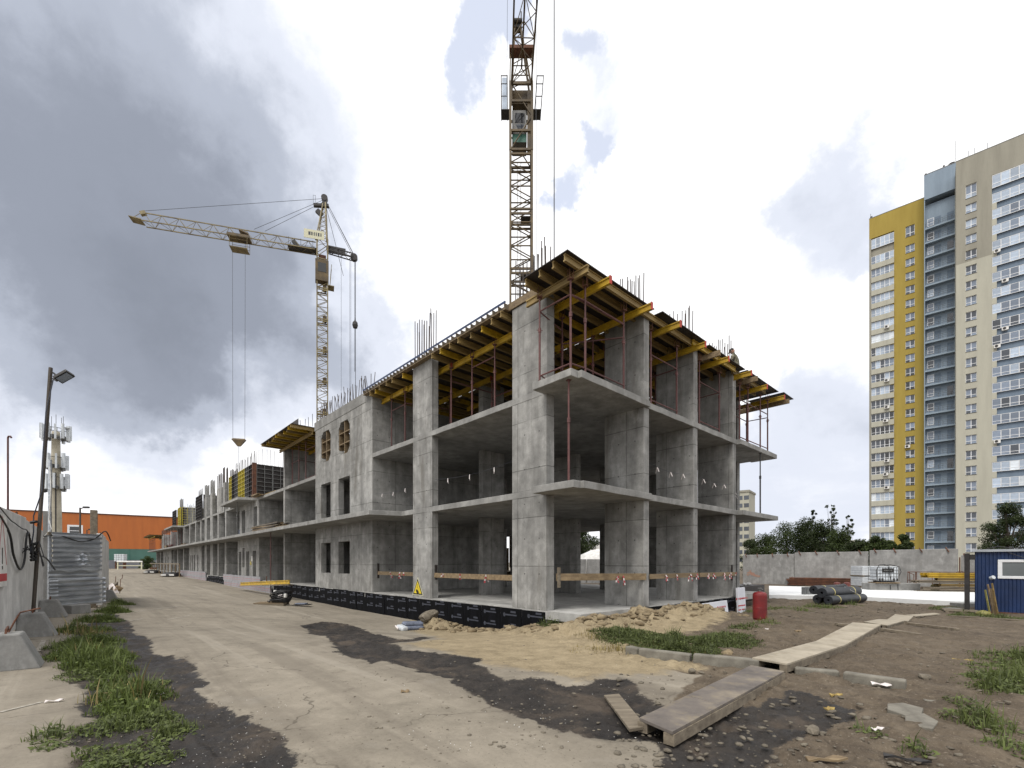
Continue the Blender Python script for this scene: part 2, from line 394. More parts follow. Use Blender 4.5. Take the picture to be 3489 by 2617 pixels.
# ------------------------------------------------------------------ mesh helpers
class MB:
    def __init__(s): s.v = []; s.f = []
    def add(s, vs, fs):
        o = len(s.v); s.v += [tuple(x) for x in vs]; s.f += [tuple(i + o for i in f) for f in fs]; return s
    def box(s, x0, x1, y0, y1, z0, z1):
        return s.add([(x0, y0, z0), (x1, y0, z0), (x1, y1, z0), (x0, y1, z0), (x0, y0, z1), (x1, y0, z1), (x1, y1, z1), (x0, y1, z1)],
                     [(0, 3, 2, 1), (4, 5, 6, 7), (0, 1, 5, 4), (1, 2, 6, 5), (2, 3, 7, 6), (3, 0, 4, 7)])
    def prism(s, poly, z0, z1):
        n = len(poly)
        ar = sum(poly[i][0] * poly[(i + 1) % n][1] - poly[(i + 1) % n][0] * poly[i][1] for i in range(n))
        if ar < 0: poly = poly[::-1]
        vs = [(x, y, z0) for x, y in poly] + [(x, y, z1) for x, y in poly]
        fs = [tuple(range(n - 1, -1, -1)), tuple(range(n, 2 * n))] + [(i, (i + 1) % n, n + (i + 1) % n, n + i) for i in range(n)]
        return s.add(vs, fs)
    def frame(s, p, q, up=(0, 0, 1)):
        d = (Vector(q) - Vector(p)); L = d.length; d.normalize()
        u = Vector(up)
        if abs(d.dot(u)) > .98: u = Vector((1, 0, 0))
        x = d.cross(u).normalized(); y = x.cross(d).normalized()
        return d, x, y, L
    def bar(s, p, q, w, h, up=(0, 0, 1)):
        d, x, y, L = s.frame(p, q, up); p = Vector(p); q = Vector(q)
        c = [(-w / 2, -h / 2), (w / 2, -h / 2), (w / 2, h / 2), (-w / 2, h / 2)]
        vs = [p + x * a + y * b for a, b in c] + [q + x * a + y * b for a, b in c]
        return s.add(vs, [(3, 2, 1, 0), (4, 5, 6, 7), (0, 1, 5, 4), (1, 2, 6, 5), (2, 3, 7, 6), (3, 0, 4, 7)])
    def ibeam(s, p, q, h=.2, w=.08, tf=.04, tw=.027):
        d, x, y, L = s.frame(p, q); p = Vector(p); q = Vector(q)
        for o, ww, hh in ((h / 2 - tf / 2, w, tf), (-h / 2 + tf / 2, w, tf), (0, tw, h - 2 * tf)):
            s.bar(p + y * o, q + y * o, ww, hh)
        return s
    def tube(s, p, q, r, n=6, r2=None, cap=True):
        d, x, y, L = s.frame(p, q); p = Vector(p); q = Vector(q); r2 = r if r2 is None else r2
        vs = []
        for c, rr in ((p, r), (q, r2)):
            for i in range(n):
                a = 2 * math.pi * i / n
                vs.append(c + x * (rr * math.cos(a)) + y * (rr * math.sin(a)))
        fs = [(i, (i + 1) % n, n + (i + 1) % n, n + i) for i in range(n)]
        if cap: fs += [tuple(range(n - 1, -1, -1)), tuple(range(n, 2 * n))]
        return s.add(vs, fs)
    def path(s, pts, r, n=6):
        pts = [Vector(p) for p in pts]; vs = []; prev = None
        for i, p in enumerate(pts):
            d = (pts[min(i + 1, len(pts) - 1)] - pts[max(i - 1, 0)]).normalized()
            u = prev if prev is not None else (Vector((0, 0, 1)) if abs(d.z) < .9 else Vector((1, 0, 0)))
            x = d.cross(u).normalized(); y = x.cross(d).normalized(); prev = y
            rr = r[i] if isinstance(r, (list, tuple)) else r
            for k in range(n):
                a = 2 * math.pi * k / n
                vs.append(p + x * (rr * math.cos(a)) + y * (rr * math.sin(a)))
        fs = [(i * n + k, i * n + (k + 1) % n, (i + 1) * n + (k + 1) % n, (i + 1) * n + k) for i in range(len(pts) - 1) for k in range(n)]
        m = (len(pts) - 1) * n
        fs += [tuple(range(n - 1, -1, -1)), tuple(range(m, m + n))]
        return s.add(vs, fs)
    def lathe(s, prof, n=20, c=(0, 0, 0)):
        vs = []
        for r, z in prof:
            for k in range(n):
                a = 2 * math.pi * k / n
                vs.append((c[0] + r * math.cos(a), c[1] + r * math.sin(a), c[2] + z))
        m = len(prof)
        fs = [(i * n + k, i * n + (k + 1) % n, (i + 1) * n + (k + 1) % n, (i + 1) * n + k) for i in range(m - 1) for k in range(n)]
        fs += [tuple(range(n - 1, -1, -1)), tuple(range((m - 1) * n, m * n))]
        return s.add(vs, fs)
    def mesh(s, name, smooth=False):
        me = bpy.data.meshes.new(name)
        me.from_pydata(s.v, [], s.f); me.update()
        if smooth: me.shade_smooth()
        return me
    def build(s, name, mat, parent=None, smooth=False, bevel=0.0, loc=None, rotz=0.0):
        me = s.mesh(name, smooth)
        me.materials.append(MATS[mat])
        o = bpy.data.objects.new(name, me); COL.objects.link(o)
        if parent is not None: o.parent = parent
        if loc is not None: o.location = loc
        if rotz: o.rotation_euler = (0, 0, rotz)
        if bevel:
            b = o.modifiers.new('bevel', 'BEVEL'); b.width = bevel; b.segments = 2; b.limit_method = 'ANGLE'
        return o
def tag(o, label=None, cat=None, group=None, kind=None):
    for k, v in (('label', label), ('category', cat), ('group', group), ('kind', kind)):
        if v: o[k] = v
    return o
def thing(name, label, cat, loc=(0, 0, 0), rotz=0.0, group=None):
    o = bpy.data.objects.new(name, None); COL.objects.link(o)
    o.empty_display_size = .2
    o.location = loc; o.rotation_euler = (0, 0, rotz)
    return tag(o, label, cat, group)
def dup(root, loc, rotz=0.0, label=None, group=None, parent=None):
    r = root.copy(); COL.objects.link(r)
    r.location = loc; r.rotation_euler = (0, 0, rotz)
    if parent is not None: r.parent = parent
    if label: r['label'] = label
    if group: r['group'] = group
    for ch in root.children:
        c = ch.copy(); COL.objects.link(c); c.parent = r
        for g in ch.children:
            d = g.copy(); COL.objects.link(d); d.parent = c
    return r
def inst(name, me, parent, loc=(0, 0, 0), rot=(0, 0, 0), scale=None):
    o = bpy.data.objects.new(name, me); COL.objects.link(o)
    o.parent = parent; o.location = loc; o.rotation_euler = rot
    if scale: o.scale = scale
    return o
def cmesh(mb, name, mat, smooth=False):
    me = mb.mesh(name, smooth); me.materials.append(MATS[mat]); return me
def np_mesh(name, verts, faces, mat, tint=None, smooth=False):
    """fast mesh from arrays; faces all of one size"""
    me = bpy.data.meshes.new(name)
    verts = np.asarray(verts, np.float32); faces = np.asarray(faces, np.int32)
    k = faces.shape[1]
    me.vertices.add(len(verts)); me.vertices.foreach_set('co', verts.ravel())
    me.loops.add(faces.size); me.loops.foreach_set('vertex_index', faces.ravel())
    me.polygons.add(len(faces)); me.polygons.foreach_set('loop_start', np.arange(0, faces.size, k, dtype=np.int32))
    me.update(calc_edges=True)
    if tint is not None:
        a = me.attributes.new('tint', 'FLOAT', 'POINT'); a.data.foreach_set('value', np.asarray(tint, np.float32))
    if smooth: me.shade_smooth()
    me.materials.append(MATS[mat])
    return me
def link(name, me, parent=None):
    o = bpy.data.objects.new(name, me); COL.objects.link(o)
    if parent is not None: o.parent = parent
    return o
_txt = {}
def text_mesh(s, size, mat, extrude=.002):
    key = (s, size, mat)
    if key not in _txt:
        cu = bpy.data.curves.new('lettering', 'FONT'); cu.body = s; cu.size = size; cu.extrude = extrude
        cu.align_x = 'CENTER'; cu.align_y = 'CENTER'
        o = bpy.data.objects.new('lettering', cu); COL.objects.link(o)
        bpy.context.view_layer.update()
        me = bpy.data.meshes.new_from_object(o.evaluated_get(bpy.context.evaluated_depsgraph_get()))
        bpy.data.objects.remove(o)
        me.materials.clear(); me.materials.append(MATS[mat]); _txt[key] = me
    return _txt[key]

# ------------------------------------------------------------------ site frame and ground shape
dR = np.array([.74, .673]); dR /= np.linalg.norm(dR)
dL = np.array([-dR[1], dR[0]])
P0 = np.array([1.018, 13.64])           # outer corner of the corner column
TH0 = math.atan2(dR[1], dR[0])
def W(a, b):
    return P0 + a * dR + b * dL
CTRL = [(0, 0, 0), (-3, 3, 0), (3, 3, 0), (0, 6, 0), (-6, 6, 0), (-8, 10, 0), (-11, 10, 0), (-15, 15, 0), (-18, 20, -.03), (4, 6, 0), (8, 6, 0),
        (7, 9, .02), (6.6, 12.5, .06), (12, 9, -.05), (14, 14, -.2), (17.5, 17.5, -.34), (19.5, 20, -.32), (13.4, 24.2, -.32), (25, 27, -.2), (23.7, 29, -.19), (26.7, 35, -.16), (20, 31, -.26), (22.2, 44.8, -.42), (23.8, 39.3, -.30), (29.2, 30.5, -.12), (9.5, 16.5, -.36),
        (3, 9.0, 0.0), (0, 10.5, -.14), (-4, 12, -.26)]
for b, z in ((4, -.74), (8, -.76), (13, -.76), (20, -.70), (40, -.60), (70, -.45), (105, -.35)):
    CTRL.append((*W(-.4, b), z))
for b, z in ((4, -.42), (12, -.44), (25, -.42), (50, -.40), (100, -.33)):
    CTRL.append((*W(-5, b), z))
CTRL = np.array([(float(x), float(y), float(z)) for x, y, z in CTRL])
def _k(r2):
    return np.where(r2 > 1e-9, .5 * r2 * np.log(np.maximum(r2, 1e-9)), 0.0)
_n = len(CTRL)
_A = np.zeros((_n + 3, _n + 3))
_d2 = ((CTRL[:, None, :2] - CTRL[None, :, :2]) ** 2).sum(-1)
_A[:_n, :_n] = _k(_d2) + np.eye(_n) * .5
_A[:_n, _n] = 1; _A[:_n, _n + 1:] = CTRL[:, :2]; _A[_n, :_n] = 1; _A[_n + 1:, :_n] = CTRL[:, :2].T
_wts = np.linalg.solve(_A, np.concatenate([CTRL[:, 2], [0, 0, 0]]))
def _tps(x, y):
    x = np.asarray(x, float); y = np.asarray(y, float)
    s = _wts[_n] + _wts[_n + 1] * x + _wts[_n + 2] * y
    for i in range(_n):
        s = s + _wts[i] * _k((x - CTRL[i, 0]) ** 2 + (y - CTRL[i, 1]) ** 2)
    return s
def _h(ix, iy, seed):
    n = (ix.astype(np.int64) * 374761393 + iy.astype(np.int64) * 668265263 + seed * 1442695041) & 0x7fffffff
    n = ((n ^ (n >> 13)) * 1274126177) & 0x7fffffff
    return ((n ^ (n >> 16)) & 0xffff) / 65535.0
def vnoise(x, y, seed=0):
    ix = np.floor(x); iy = np.floor(y); fx = x - ix; fy = y - iy
    fx = fx * fx * (3 - 2 * fx); fy = fy * fy * (3 - 2 * fy)
    a = _h(ix, iy, seed); b = _h(ix + 1, iy, seed); c = _h(ix, iy + 1, seed); d = _h(ix + 1, iy + 1, seed)
    return (a * (1 - fx) + b * fx) * (1 - fy) + (c * (1 - fx) + d * fx) * fy
def fbm(x, y, seed=0, oct=4, gain=.5):
    s = 0; a = 1; t = 0
    for i in range(oct):
        s = s + a * vnoise(x * 2 ** i + 17.3 * i, y * 2 ** i - 9.1 * i, seed + i); t += a; a *= gain
    return s / t
# spoil bank thrown up in front of the foundation: (x, y, crest z, half width)
RIDGE = [(-3.75, 17.5, -.74, .45), (-2.95, 16.55, -.50, .55), (-1.99, 15.46, -.57, .6), (-1.1, 14.5, -.52, .7), (.16, 13.0, -.38, .8), (.85, 12.35, -.16, .9),
         (1.68, 11.2, .12, 1.0), (2.66, 11.89, .20, 1.05), (3.28, 12.46, .20, 1.0), (3.77, 12.9, .33, .9), (4.81, 13.84, .16, .9), (6.02, 14.94, .20, .9),
         (6.75, 15.61, -.10, .8), (8.0, 16.8, -.40, .6)]
def ridge(x, y, base):
    best = np.full(np.shape(x), 0.0)
    lump = (fbm(x * 1.7, y * 1.7, 40, 5, .6) - .5)
    for (x0, y0, z0, w0), (x1, y1, z1, w1) in zip(RIDGE[:-1], RIDGE[1:]):
        dx, dy = x1 - x0, y1 - y0; L2 = dx * dx + dy * dy
        t = np.clip(((x - x0) * dx + (y - y0) * dy) / L2, 0, 1)
        d = np.hypot(x - x0 - t * dx, y - y0 - t * dy)
        zc = z0 + t * (z1 - z0); w = w0 + t * (w1 - w0)
        e = np.exp(-(d / w) ** 2)
        h = np.maximum(zc - base, 0.0) * e + lump * .62 * e * np.clip(1.6 - d / w, 0, 1)
        best = np.where(np.abs(h) > np.abs(best), h, best)
    return best
def base_z(x, y):
    x = np.asarray(x, float); y = np.asarray(y, float)
    r = np.hypot(x, y)
    far = np.clip((r - 50) / 45, 0, 1); far = far * far * (3 - 2 * far)
    side = np.clip((-y + 3) / 8, 0, 1)
    z = np.clip(_tps(x, y), -.85, .10)
    z = z * (1 - far) + (-.34) * far
    return z * (1 - side) + np.clip(1 - (r - 26) / 20, 0, 1) * (fbm(x * .5, y * .5, 70, 2) - .5) * .03
def gz0(x, y):
    z = base_z(x, y)
    return z + ridge(np.asarray(x, float), np.asarray(y, float), z)
# height table for quick look-ups
_GS = .10; _GX0, _GY0, _GX1, _GY1 = -34.0, 0.0, 34.0, 46.0
_gx = np.arange(_GX0, _GX1 + _GS, _GS); _gy = np.arange(_GY0, _GY1 + _GS, _GS)
_XX, _YY = np.meshgrid(_gx, _gy, indexing='ij')
_GRID = gz0(_XX.ravel(), _YY.ravel()).reshape(_XX.shape)
_GL = _GRID.tolist()
def gz(x, y):
    x = float(x); y = float(y)
    fx = (x - _GX0) / _GS; fy = (y - _GY0) / _GS
    i = int(fx); j = int(fy)
    if fx < 0 or fy < 0 or i >= len(_GL) - 1 or j >= len(_GL[0]) - 1:
        return float(gz0(np.array([x]), np.array([y]))[0])
    fx -= i; fy -= j
    return (_GL[i][j] * (1 - fx) + _GL[i + 1][j] * fx) * (1 - fy) + (_GL[i][j + 1] * (1 - fx) + _GL[i + 1][j + 1] * fx) * fy
def hit(u, v):
    """ground point seen at a spot of the photograph"""
    t = (u - CX) / F; s = max((v - CY) / F, 1e-4)
    D = 1.6 / s
    for _ in range(25):
        D = .5 * D + .5 * (H - gz(t * D, D)) / s
    return Vector((t * D, D, gz(t * D, D)))

def poly_sd(x, y, P):
    """signed distance (negative inside) to a polygon"""
    P = np.asarray(P, float); n = len(P)
    d = np.full(x.shape, 1e9); ins = np.zeros(x.shape, bool)
    for i in range(n):
        ax, ay = P[i]; bx, by = P[(i + 1) % n]
        ex, ey = bx - ax, by - ay; wx, wy = x - ax, y - ay
        t = np.clip((wx * ex + wy * ey) / max(ex * ex + ey * ey, 1e-9), 0, 1)
        d = np.minimum(d, (wx - ex * t) ** 2 + (wy - ey * t) ** 2)
        c = ((ay > y) != (by > y))
        with np.errstate(divide='ignore', invalid='ignore'):
            xi = ax + (y - ay) * (bx - ax) / (by - ay if by != ay else 1e-9)
        ins ^= c & (x < xi)
    d = np.sqrt(d)
    return np.where(ins, -d, d)
def pix(z, ox, oy, pts):
    return [tuple(hit(ox + p / z, oy + q / z)[:2]) for p, q in pts]
MUD_L = pix(2.011, 0, 1850, [(860, 520), (900, 560), (960, 640), (1040, 700), (1050, 760), (1180, 760), (1360, 840), (1340, 890), (1420, 950), (1350, 1000), (1440, 1060),
        (1500, 1090), (1600, 1140), (1730, 1170), (1710, 1200), (1900, 1250), (2030, 1330), (2030, 1430), (2090, 1560), (2100, 1700), (480, 1700), (500, 1542), (600, 1400),
        (540, 1330), (600, 1200), (540, 1130), (560, 1010), (470, 930), (420, 860), (430, 740), (540, 610), (650, 500), (760, 470)])
MUD_C = pix(1.7015, 900, 1900, [(210, 392), (330, 370), (440, 375), (560, 400), (640, 440), (760, 470), (850, 470), (900, 455), (1000, 460), (900, 480), (760, 490), (800, 520),
        (960, 540), (1100, 560), (1250, 590), (1220, 610), (1350, 650), (1420, 690), (1520, 670), (1680, 690), (1720, 720), (1830, 730), (1950, 695), (2090, 700), (2180, 760), (2300, 850),
        (2500, 880), (2700, 880), (2900, 830), (3050, 790), (3250, 830), (3400, 860), (3300, 950), (3150, 1010), (3000, 1060), (2850, 1230), (2700, 1330), (2350, 1330), (2320, 1160), (2212, 1075), (2000, 1060), (1850, 1040),
        (1600, 950), (1500, 920), (1400, 880), (1200, 800), (1100, 740), (1040, 700), (1000, 690), (850, 640), (680, 605), (620, 625), (500, 585), (440, 560), (370, 490), (340, 460), (260, 430)])
SAND = pix(1.7015, 900, 1900, [(850, 350), (900, 440), (1000, 470), (900, 480), (780, 500), (960, 540), (1250, 590), (1350, 650), (1530, 665), (1700, 690), (1850, 720), (2000, 680), (2150, 690),
        (2400, 640), (2560, 640), (2420, 590), (2200, 560), (2130, 500), (2600, 400), (2700, 330), (2560, 240)]) + [tuple(W(8, -1.3)), tuple(W(3, -1.0)), tuple(W(-.1, -.8)), tuple(W(-.2, 5.5))]
DIRT = [tuple(W(-.2, 3)), tuple(W(-1.4, 1.0)), tuple(hit(2000, 2235)[:2]), tuple(hit(2170, 2265)[:2]), tuple(hit(2400, 2300)[:2]), tuple(hit(2300, 2390)[:2]), tuple(hit(2290, 2500)[:2]), (2.1, 3.4), (2.0, 1.0),
        (30, -12), (90, -5), (120, 90), (60, 140), tuple(W(22, 90)), tuple(W(14, 60)), tuple(W(14, -1))]

def ground():
    th_f = np.linspace(rad(-66), rad(66), 641)
    th_c = np.linspace(rad(66), rad(294), 58)[1:-1]
    th = np.concatenate([th_f, th_c]); nt = len(th)
    r = np.concatenate([[.25, .5, .8, 1.1, 1.4, 1.7], np.geomspace(2.0, 30, 400), np.geomspace(30, 170, 60)[1:], np.geomspace(170, 3500, 16)[1:]])
    nr = len(r)
    RR, TT = np.meshgrid(r, th, indexing='ij')
    x = (RR * np.sin(TT)).ravel(); y = (RR * np.cos(TT)).ravel()
    b = base_z(x, y); rg = ridge(x, y, b)
    wob = (fbm(x * .9, y * .9, 90, 4) - .5) * .34
    mud = np.minimum(poly_sd(x, y, MUD_L), poly_sd(x, y, MUD_C)) + wob + (fbm(x * 4, y * 4, 91, 3) - .5) * .22
    sand = poly_sd(x, y, SAND) + wob * 1.6
    dirt = poly_sd(x, y, DIRT) + wob
    sm = lambda d, w: np.clip(.5 - d / (2 * w), 0, 1)
    mudm = sm(mud, .13); sandm = sm(sand, .35); dirtm = sm(dirt, .14)
    z = b + rg
    nearf = np.clip(1 - (np.hypot(x, y) - 26) / 20, 0, 1)
    rough = np.maximum(dirtm, mudm * .8)
    z += rough * nearf * ((fbm(x * 2.3, y * 2.3, 7, 4) - .5) * .15 + (fbm(x * 9, y * 9, 9, 4, .6) - .5) * .085)
    z -= mudm * .03
    rm = np.clip(np.abs(rg) / .25, 0, 1) * nearf
    z += rm * ((fbm(x * 4.5, y * 4.5, 61, 4, .62) - .5) * .30)
    # wheel ruts across the earth on the right
    hx = (x - 6.2) * .8 + (y - 5.2) * .6
    rut = np.sin(hx * 9.5 + fbm(x, y, 33, 2) * 5) * .018 * np.clip(1 - ((x - 6.2) ** 2 + (y - 5.4) ** 2) / 9, 0, 1)
    z += rut * dirtm
    verts = np.stack([x, y, z], 1)
    i = np.arange(nr - 1)[:, None] * nt; j = np.arange(nt)[None, :]; j2 = (j + 1) % nt
    quads = np.stack([i + j, i + j2, i + nt + j2, i + nt + j], -1).reshape(-1, 4)
    cls = np.where(sand < 0, 2, np.where(dirt < 0, 1, 0))
    fc = cls[quads].max(1)
    t = NT('ground')
    at = t.n('ShaderNodeAttribute', attribute_name='mask')
    sp = t.n('ShaderNodeSeparateColor'); t.l(at.outputs['Color'], sp.inputs[0])
    nA = t.noise(.45, 7, .6); nB = t.noise(3.2, 8, .65, off=(3, 3, 0)); nC = t.noise(24, 6, .7); nD = t.noise(110, 3, .6); nE = t.noise(1.2, 6, .65, (1, 1, 1), off=(9, 0, 0), dist=.6)
    asp = t.ramp(t.math('ADD', t.math('MULTIPLY', nA, .45), t.math('ADD', t.math('MULTIPLY', nB, .4), t.math('MULTIPLY', nC, .25))),
                 [(.36, srgb(100, 94, 84)), (.52, srgb(126, 119, 107)), (.72, srgb(146, 138, 125))])
    spots = t.map(t.noise(2.2, 7, .72, off=(1, 8, 0)), .60, .70)
    asp = t.mix(t.math('MULTIPLY', spots, .55), asp, srgb(78, 71, 62))
    grit = t.map(nD, .60, .72)
    asp = t.mix(t.math('MULTIPLY', grit, .28), asp, srgb(84, 78, 70))
    pale = t.map(nE, .58, .74)
    asp = t.mix(t.math('MULTIPLY', pale, .35), asp, srgb(146, 142, 134))
    tyr = t.map(t.noise(1.1, 5, .6, (.35, 2.2, 1), off=(5, 2, 0)), .60, .74)
    asp = t.mix(t.math('MULTIPLY', tyr, .30), asp, srgb(92, 86, 79))
    vor = t.n('ShaderNodeTexVoronoi', feature='DISTANCE_TO_EDGE'); vor.inputs['Scale'].default_value = .33
    wv = t.n('ShaderNodeVectorMath', operation='ADD'); t.l(t.vec, wv.inputs[0])
    cw = t.n('ShaderNodeTexNoise'); cw.inputs['Scale'].default_value = 2.0; cw.inputs['Detail'].default_value = 5; t.l(t.vec, cw.inputs['Vector'])
    cs = t.n('ShaderNodeVectorMath', operation='SCALE'); t.l(cw.outputs['Color'], cs.inputs[0]); cs.inputs['Scale'].default_value = .7
    t.l(cs.outputs[0], wv.inputs[1]); t.l(wv.outputs[0], vor.inputs['Vector'])
    crack = t.math('MULTIPLY', t.map(vor.outputs['Distance'], .006, .0015), t.map(t.noise(.6, 3, .5, off=(7, 7, 0)), .47, .58))
    asp = t.mix(t.math('MULTIPLY', crack, .7), asp, srgb(70, 64, 56))
    oil = t.map(t.noise(.9, 6, .7, off=(2, 5, 0), dist=.4), .62, .72)
    asp = t.mix(t.math('MULTIPLY', oil, .45), asp, srgb(86, 80, 72))
    speck = t.map(t.noise(60, 2, .5, off=(4, 2, 0)), .67, .72)
    asp = t.mix(t.math('MULTIPLY', speck, .6), asp, srgb(66, 61, 54))
    mpr = t.n('ShaderNodeMapping'); t.l(t.vec, mpr.inputs[0]); mpr.inputs['Rotation'].default_value = (0, 0, -math.atan2(dL[1], dL[0]))
    trk = t.noise(1.0, 6, .6, (.10, 1.9, 1), vec=mpr.outputs[0], off=(3, 1, 0))
    asp = t.mix(t.math('MULTIPLY', t.map(trk, .50, .66), .42), asp, srgb(96, 89, 80))
    asp = t.mix(t.math('MULTIPLY', t.map(trk, .44, .34), .35), asp, srgb(156, 149, 137))
    drt = t.ramp(t.math('ADD', t.math('MULTIPLY', nA, .35), t.math('ADD', t.math('MULTIPLY', nB, .45), t.math('MULTIPLY', nC, .28))),
                 [(.34, srgb(56, 48, 40)), (.52, srgb(86, 76, 64)), (.74, srgb(116, 105, 90))])
    drt = t.mix(t.math('MULTIPLY', t.map(nD, .62, .70), .5), drt, srgb(140, 131, 117))
    drt = t.mix(t.math('MULTIPLY', t.map(nE, .55, .72), .5), drt, srgb(60, 53, 46))
    snd = t.ramp(t.math('ADD', t.math('MULTIPLY', nB, .6), t.math('MULTIPLY', nC, .45)), [(.34, srgb(104, 93, 74)), (.52, srgb(137, 124, 100)), (.74, srgb(164, 150, 124))])
    wet = t.ramp(t.math('ADD', t.math('MULTIPLY', nB, .6), t.math('MULTIPLY', nC, .4)), [(.36, srgb(34, 32, 31)), (.54, srgb(50, 46, 43)), (.74, srgb(72, 66, 60))])
    wet = t.mix(t.math('MULTIPLY', t.map(nD, .66, .74), .6), wet, srgb(120, 114, 106))
    wet = t.mix(t.math('MULTIPLY', t.map(nE, .48, .66), .65), wet, srgb(84, 74, 64))
    wet = t.mix(t.math('MULTIPLY', t.map(t.noise(.8, 6, .65, off=(6, 4, 0)), .50, .62), .5), wet, srgb(30, 28, 28))
    drt = t.mix(t.math('MULTIPLY', t.map(t.noise(9, 5, .7, off=(2, 2, 0)), .56, .66), .5), drt, srgb(52, 45, 38))
    drt = t.mix(t.math('MULTIPLY', t.map(t.noise(34, 3, .6, off=(5, 2, 0)), .62, .69), .6), drt, srgb(136, 126, 112))
    halo = t.math('MULTIPLY', at.outputs['Alpha'], t.map(nE, .36, .60))
    asp = t.mix(t.math('MULTIPLY', halo, .55), asp, srgb(88, 81, 72))
    snd = t.mix(t.math('MULTIPLY', halo, .4), snd, srgb(96, 84, 68))
    edge = t.math('MULTIPLY', t.math('SUBTRACT', nB, .5), .9)
    fd = t.map(t.math('ADD', sp.outputs[2], edge), .42, .62)
    fs = t.map(t.math('ADD', sp.outputs[1], t.math('MULTIPLY', edge, 1.2)), .3, .75)
    fm = t.map(t.math('ADD', sp.outputs[0], t.math('ADD', t.math('MULTIPLY', edge, 1.0), t.math('MULTIPLY', t.math('SUBTRACT', nC, .5), .8))), .40, .60)
    col = t.mix(fd, asp, drt); col = t.mix(fs, col, snd); col = t.mix(fm, col, wet)
    t.color(col)
    t.rough(t.map(fm, 0, 1, .93, t.map(nB, .4, .6, .5, .86), False))
    t.b.inputs['Specular IOR Level'].default_value = .28
    hgt = t.math('ADD', t.math('MULTIPLY', nC, .6), t.math('MULTIPLY', nD, .35))
    bp = t.n('ShaderNodeBump'); t.l(hgt, bp.inputs['Height']); bp.inputs['Distance'].default_value = .03
    t.l(t.math('ADD', .16, t.math('MULTIPLY', t.math('MAXIMUM', fd, t.math('MAXIMUM', fs, fm)), .5)), bp.inputs['Strength'])
    t.l(bp.outputs[0], t.b.inputs['Normal'])
    MATS['ground'] = t.m
    msk = np.stack([mudm, sandm, dirtm, sm(mud - .25, .7)], 1).astype(np.float32)
    for c, name in ((0, 'asphalt_yard'), (1, 'earth_ground'), (2, 'sand_bank')):
        q = quads[fc == c]
        ids = np.unique(q); remap = np.zeros(len(x), np.int64); remap[ids] = np.arange(len(ids))
        me = np_mesh(name, verts[ids], remap[q], 'ground', smooth=True)
        a = me.attributes.new('mask', 'FLOAT_COLOR', 'POINT'); a.data.foreach_set('color', msk[ids].ravel())
        tag(link(name, me), kind='structure')
ground()

# ================================================================== concrete frame building under construction
ZS, Z2, Z3, Z4, TS = .18, 3.78, 6.74, 9.60, .20
BL = thing('concrete_building', 'long grey concrete frame building under construction, bare slabs and pillars', 'building', (P0[0], P0[1], 0), TH0)
AMAX, BEND = 14.2, 106.0
def bbox(name, a0, a1, b0, b1, z0, z1, mat='concrete', bevel=.012, parent=None):
    return MB().box(a0, a1, b0, b1, z0, z1).build(name, mat, parent or BL, bevel=bevel)
def chipped(poly, seed, step=.45, amp=.014):
    """outline with small knocks along the edges so that slab rims are not ruler straight"""
    rr = random.Random(seed); out = []
    n = len(poly)
    for i in range(n):
        x0, y0 = poly[i]; x1, y1 = poly[(i + 1) % n]
        L = math.hypot(x1 - x0, y1 - y0); k = max(1, int(L / step))
        if L > 60: k = int(L / 1.2)
        nx, ny = (y1 - y0) / L, -(x1 - x0) / L
        for j in range(k):
            t = j / k; o = 0 if j == 0 else rr.uniform(-amp, amp)
            out.append((x0 + (x1 - x0) * t + nx * o, y0 + (y1 - y0) * t + ny * o))
    return out
# floors -------------------------------------------------------------------------------
g_poly = [(0, -1.27), (3.2, -1.25), (10.3, -1.26), (10.3, -1.0), (14.0, -1.0), (14.2, -.9), (14.2, BEND), (0, BEND), (0, 0)]
MB().prism(chipped(g_poly, 1), ZS - .26, ZS).build('ground_slab', 'concrete_floor', BL, bevel=.01)
s2 = [(-.48, -1.42), (-.18, -1.42), (-.18, -1.52), (3.3, -1.46), (3.3, -1.33), (10.2, -1.33), (10.2, -1.56), (14.25, -1.56), (14.25, -.2), (AMAX, -.2), (AMAX, BEND), (-1.32, BEND), (-1.32, 8.9), (0, 8.5), (0, .12), (-.48, .12)]
MB().prism(chipped(s2, 2), Z2 - TS, Z2).build('floor_slab', 'concrete_slab', BL, bevel=.012)
s3 = [(-.5, -1.35), (-.2, -1.35), (-.2, -1.46), (3.3, -1.40), (3.3, -1.30), (10.2, -1.30), (10.2, -1.46), (14.4, -1.46), (14.4, -.3), (AMAX, -.3), (AMAX, 80), (-1.25, 80), (-1.25, 70.5), (0, 70.0),
      (0, 39.2), (-1.25, 38.6), (-1.25, 32.2), (0, 31.8), (0, .1), (-.5, .1)]
MB().prism(chipped(s3, 3), Z3 - TS, Z3).build('floor_slab', 'concrete_slab', BL, bevel=.012)
# foundation wall behind the membrane
bbox('foundation_wall', .05, .35, .05, BEND - .2, -1.4, ZS - .26, 'concrete_block', 0)
bbox('foundation_wall', .36, 10.2, -.6, -.3, -1.4, ZS - .26, 'concrete_block', 0)
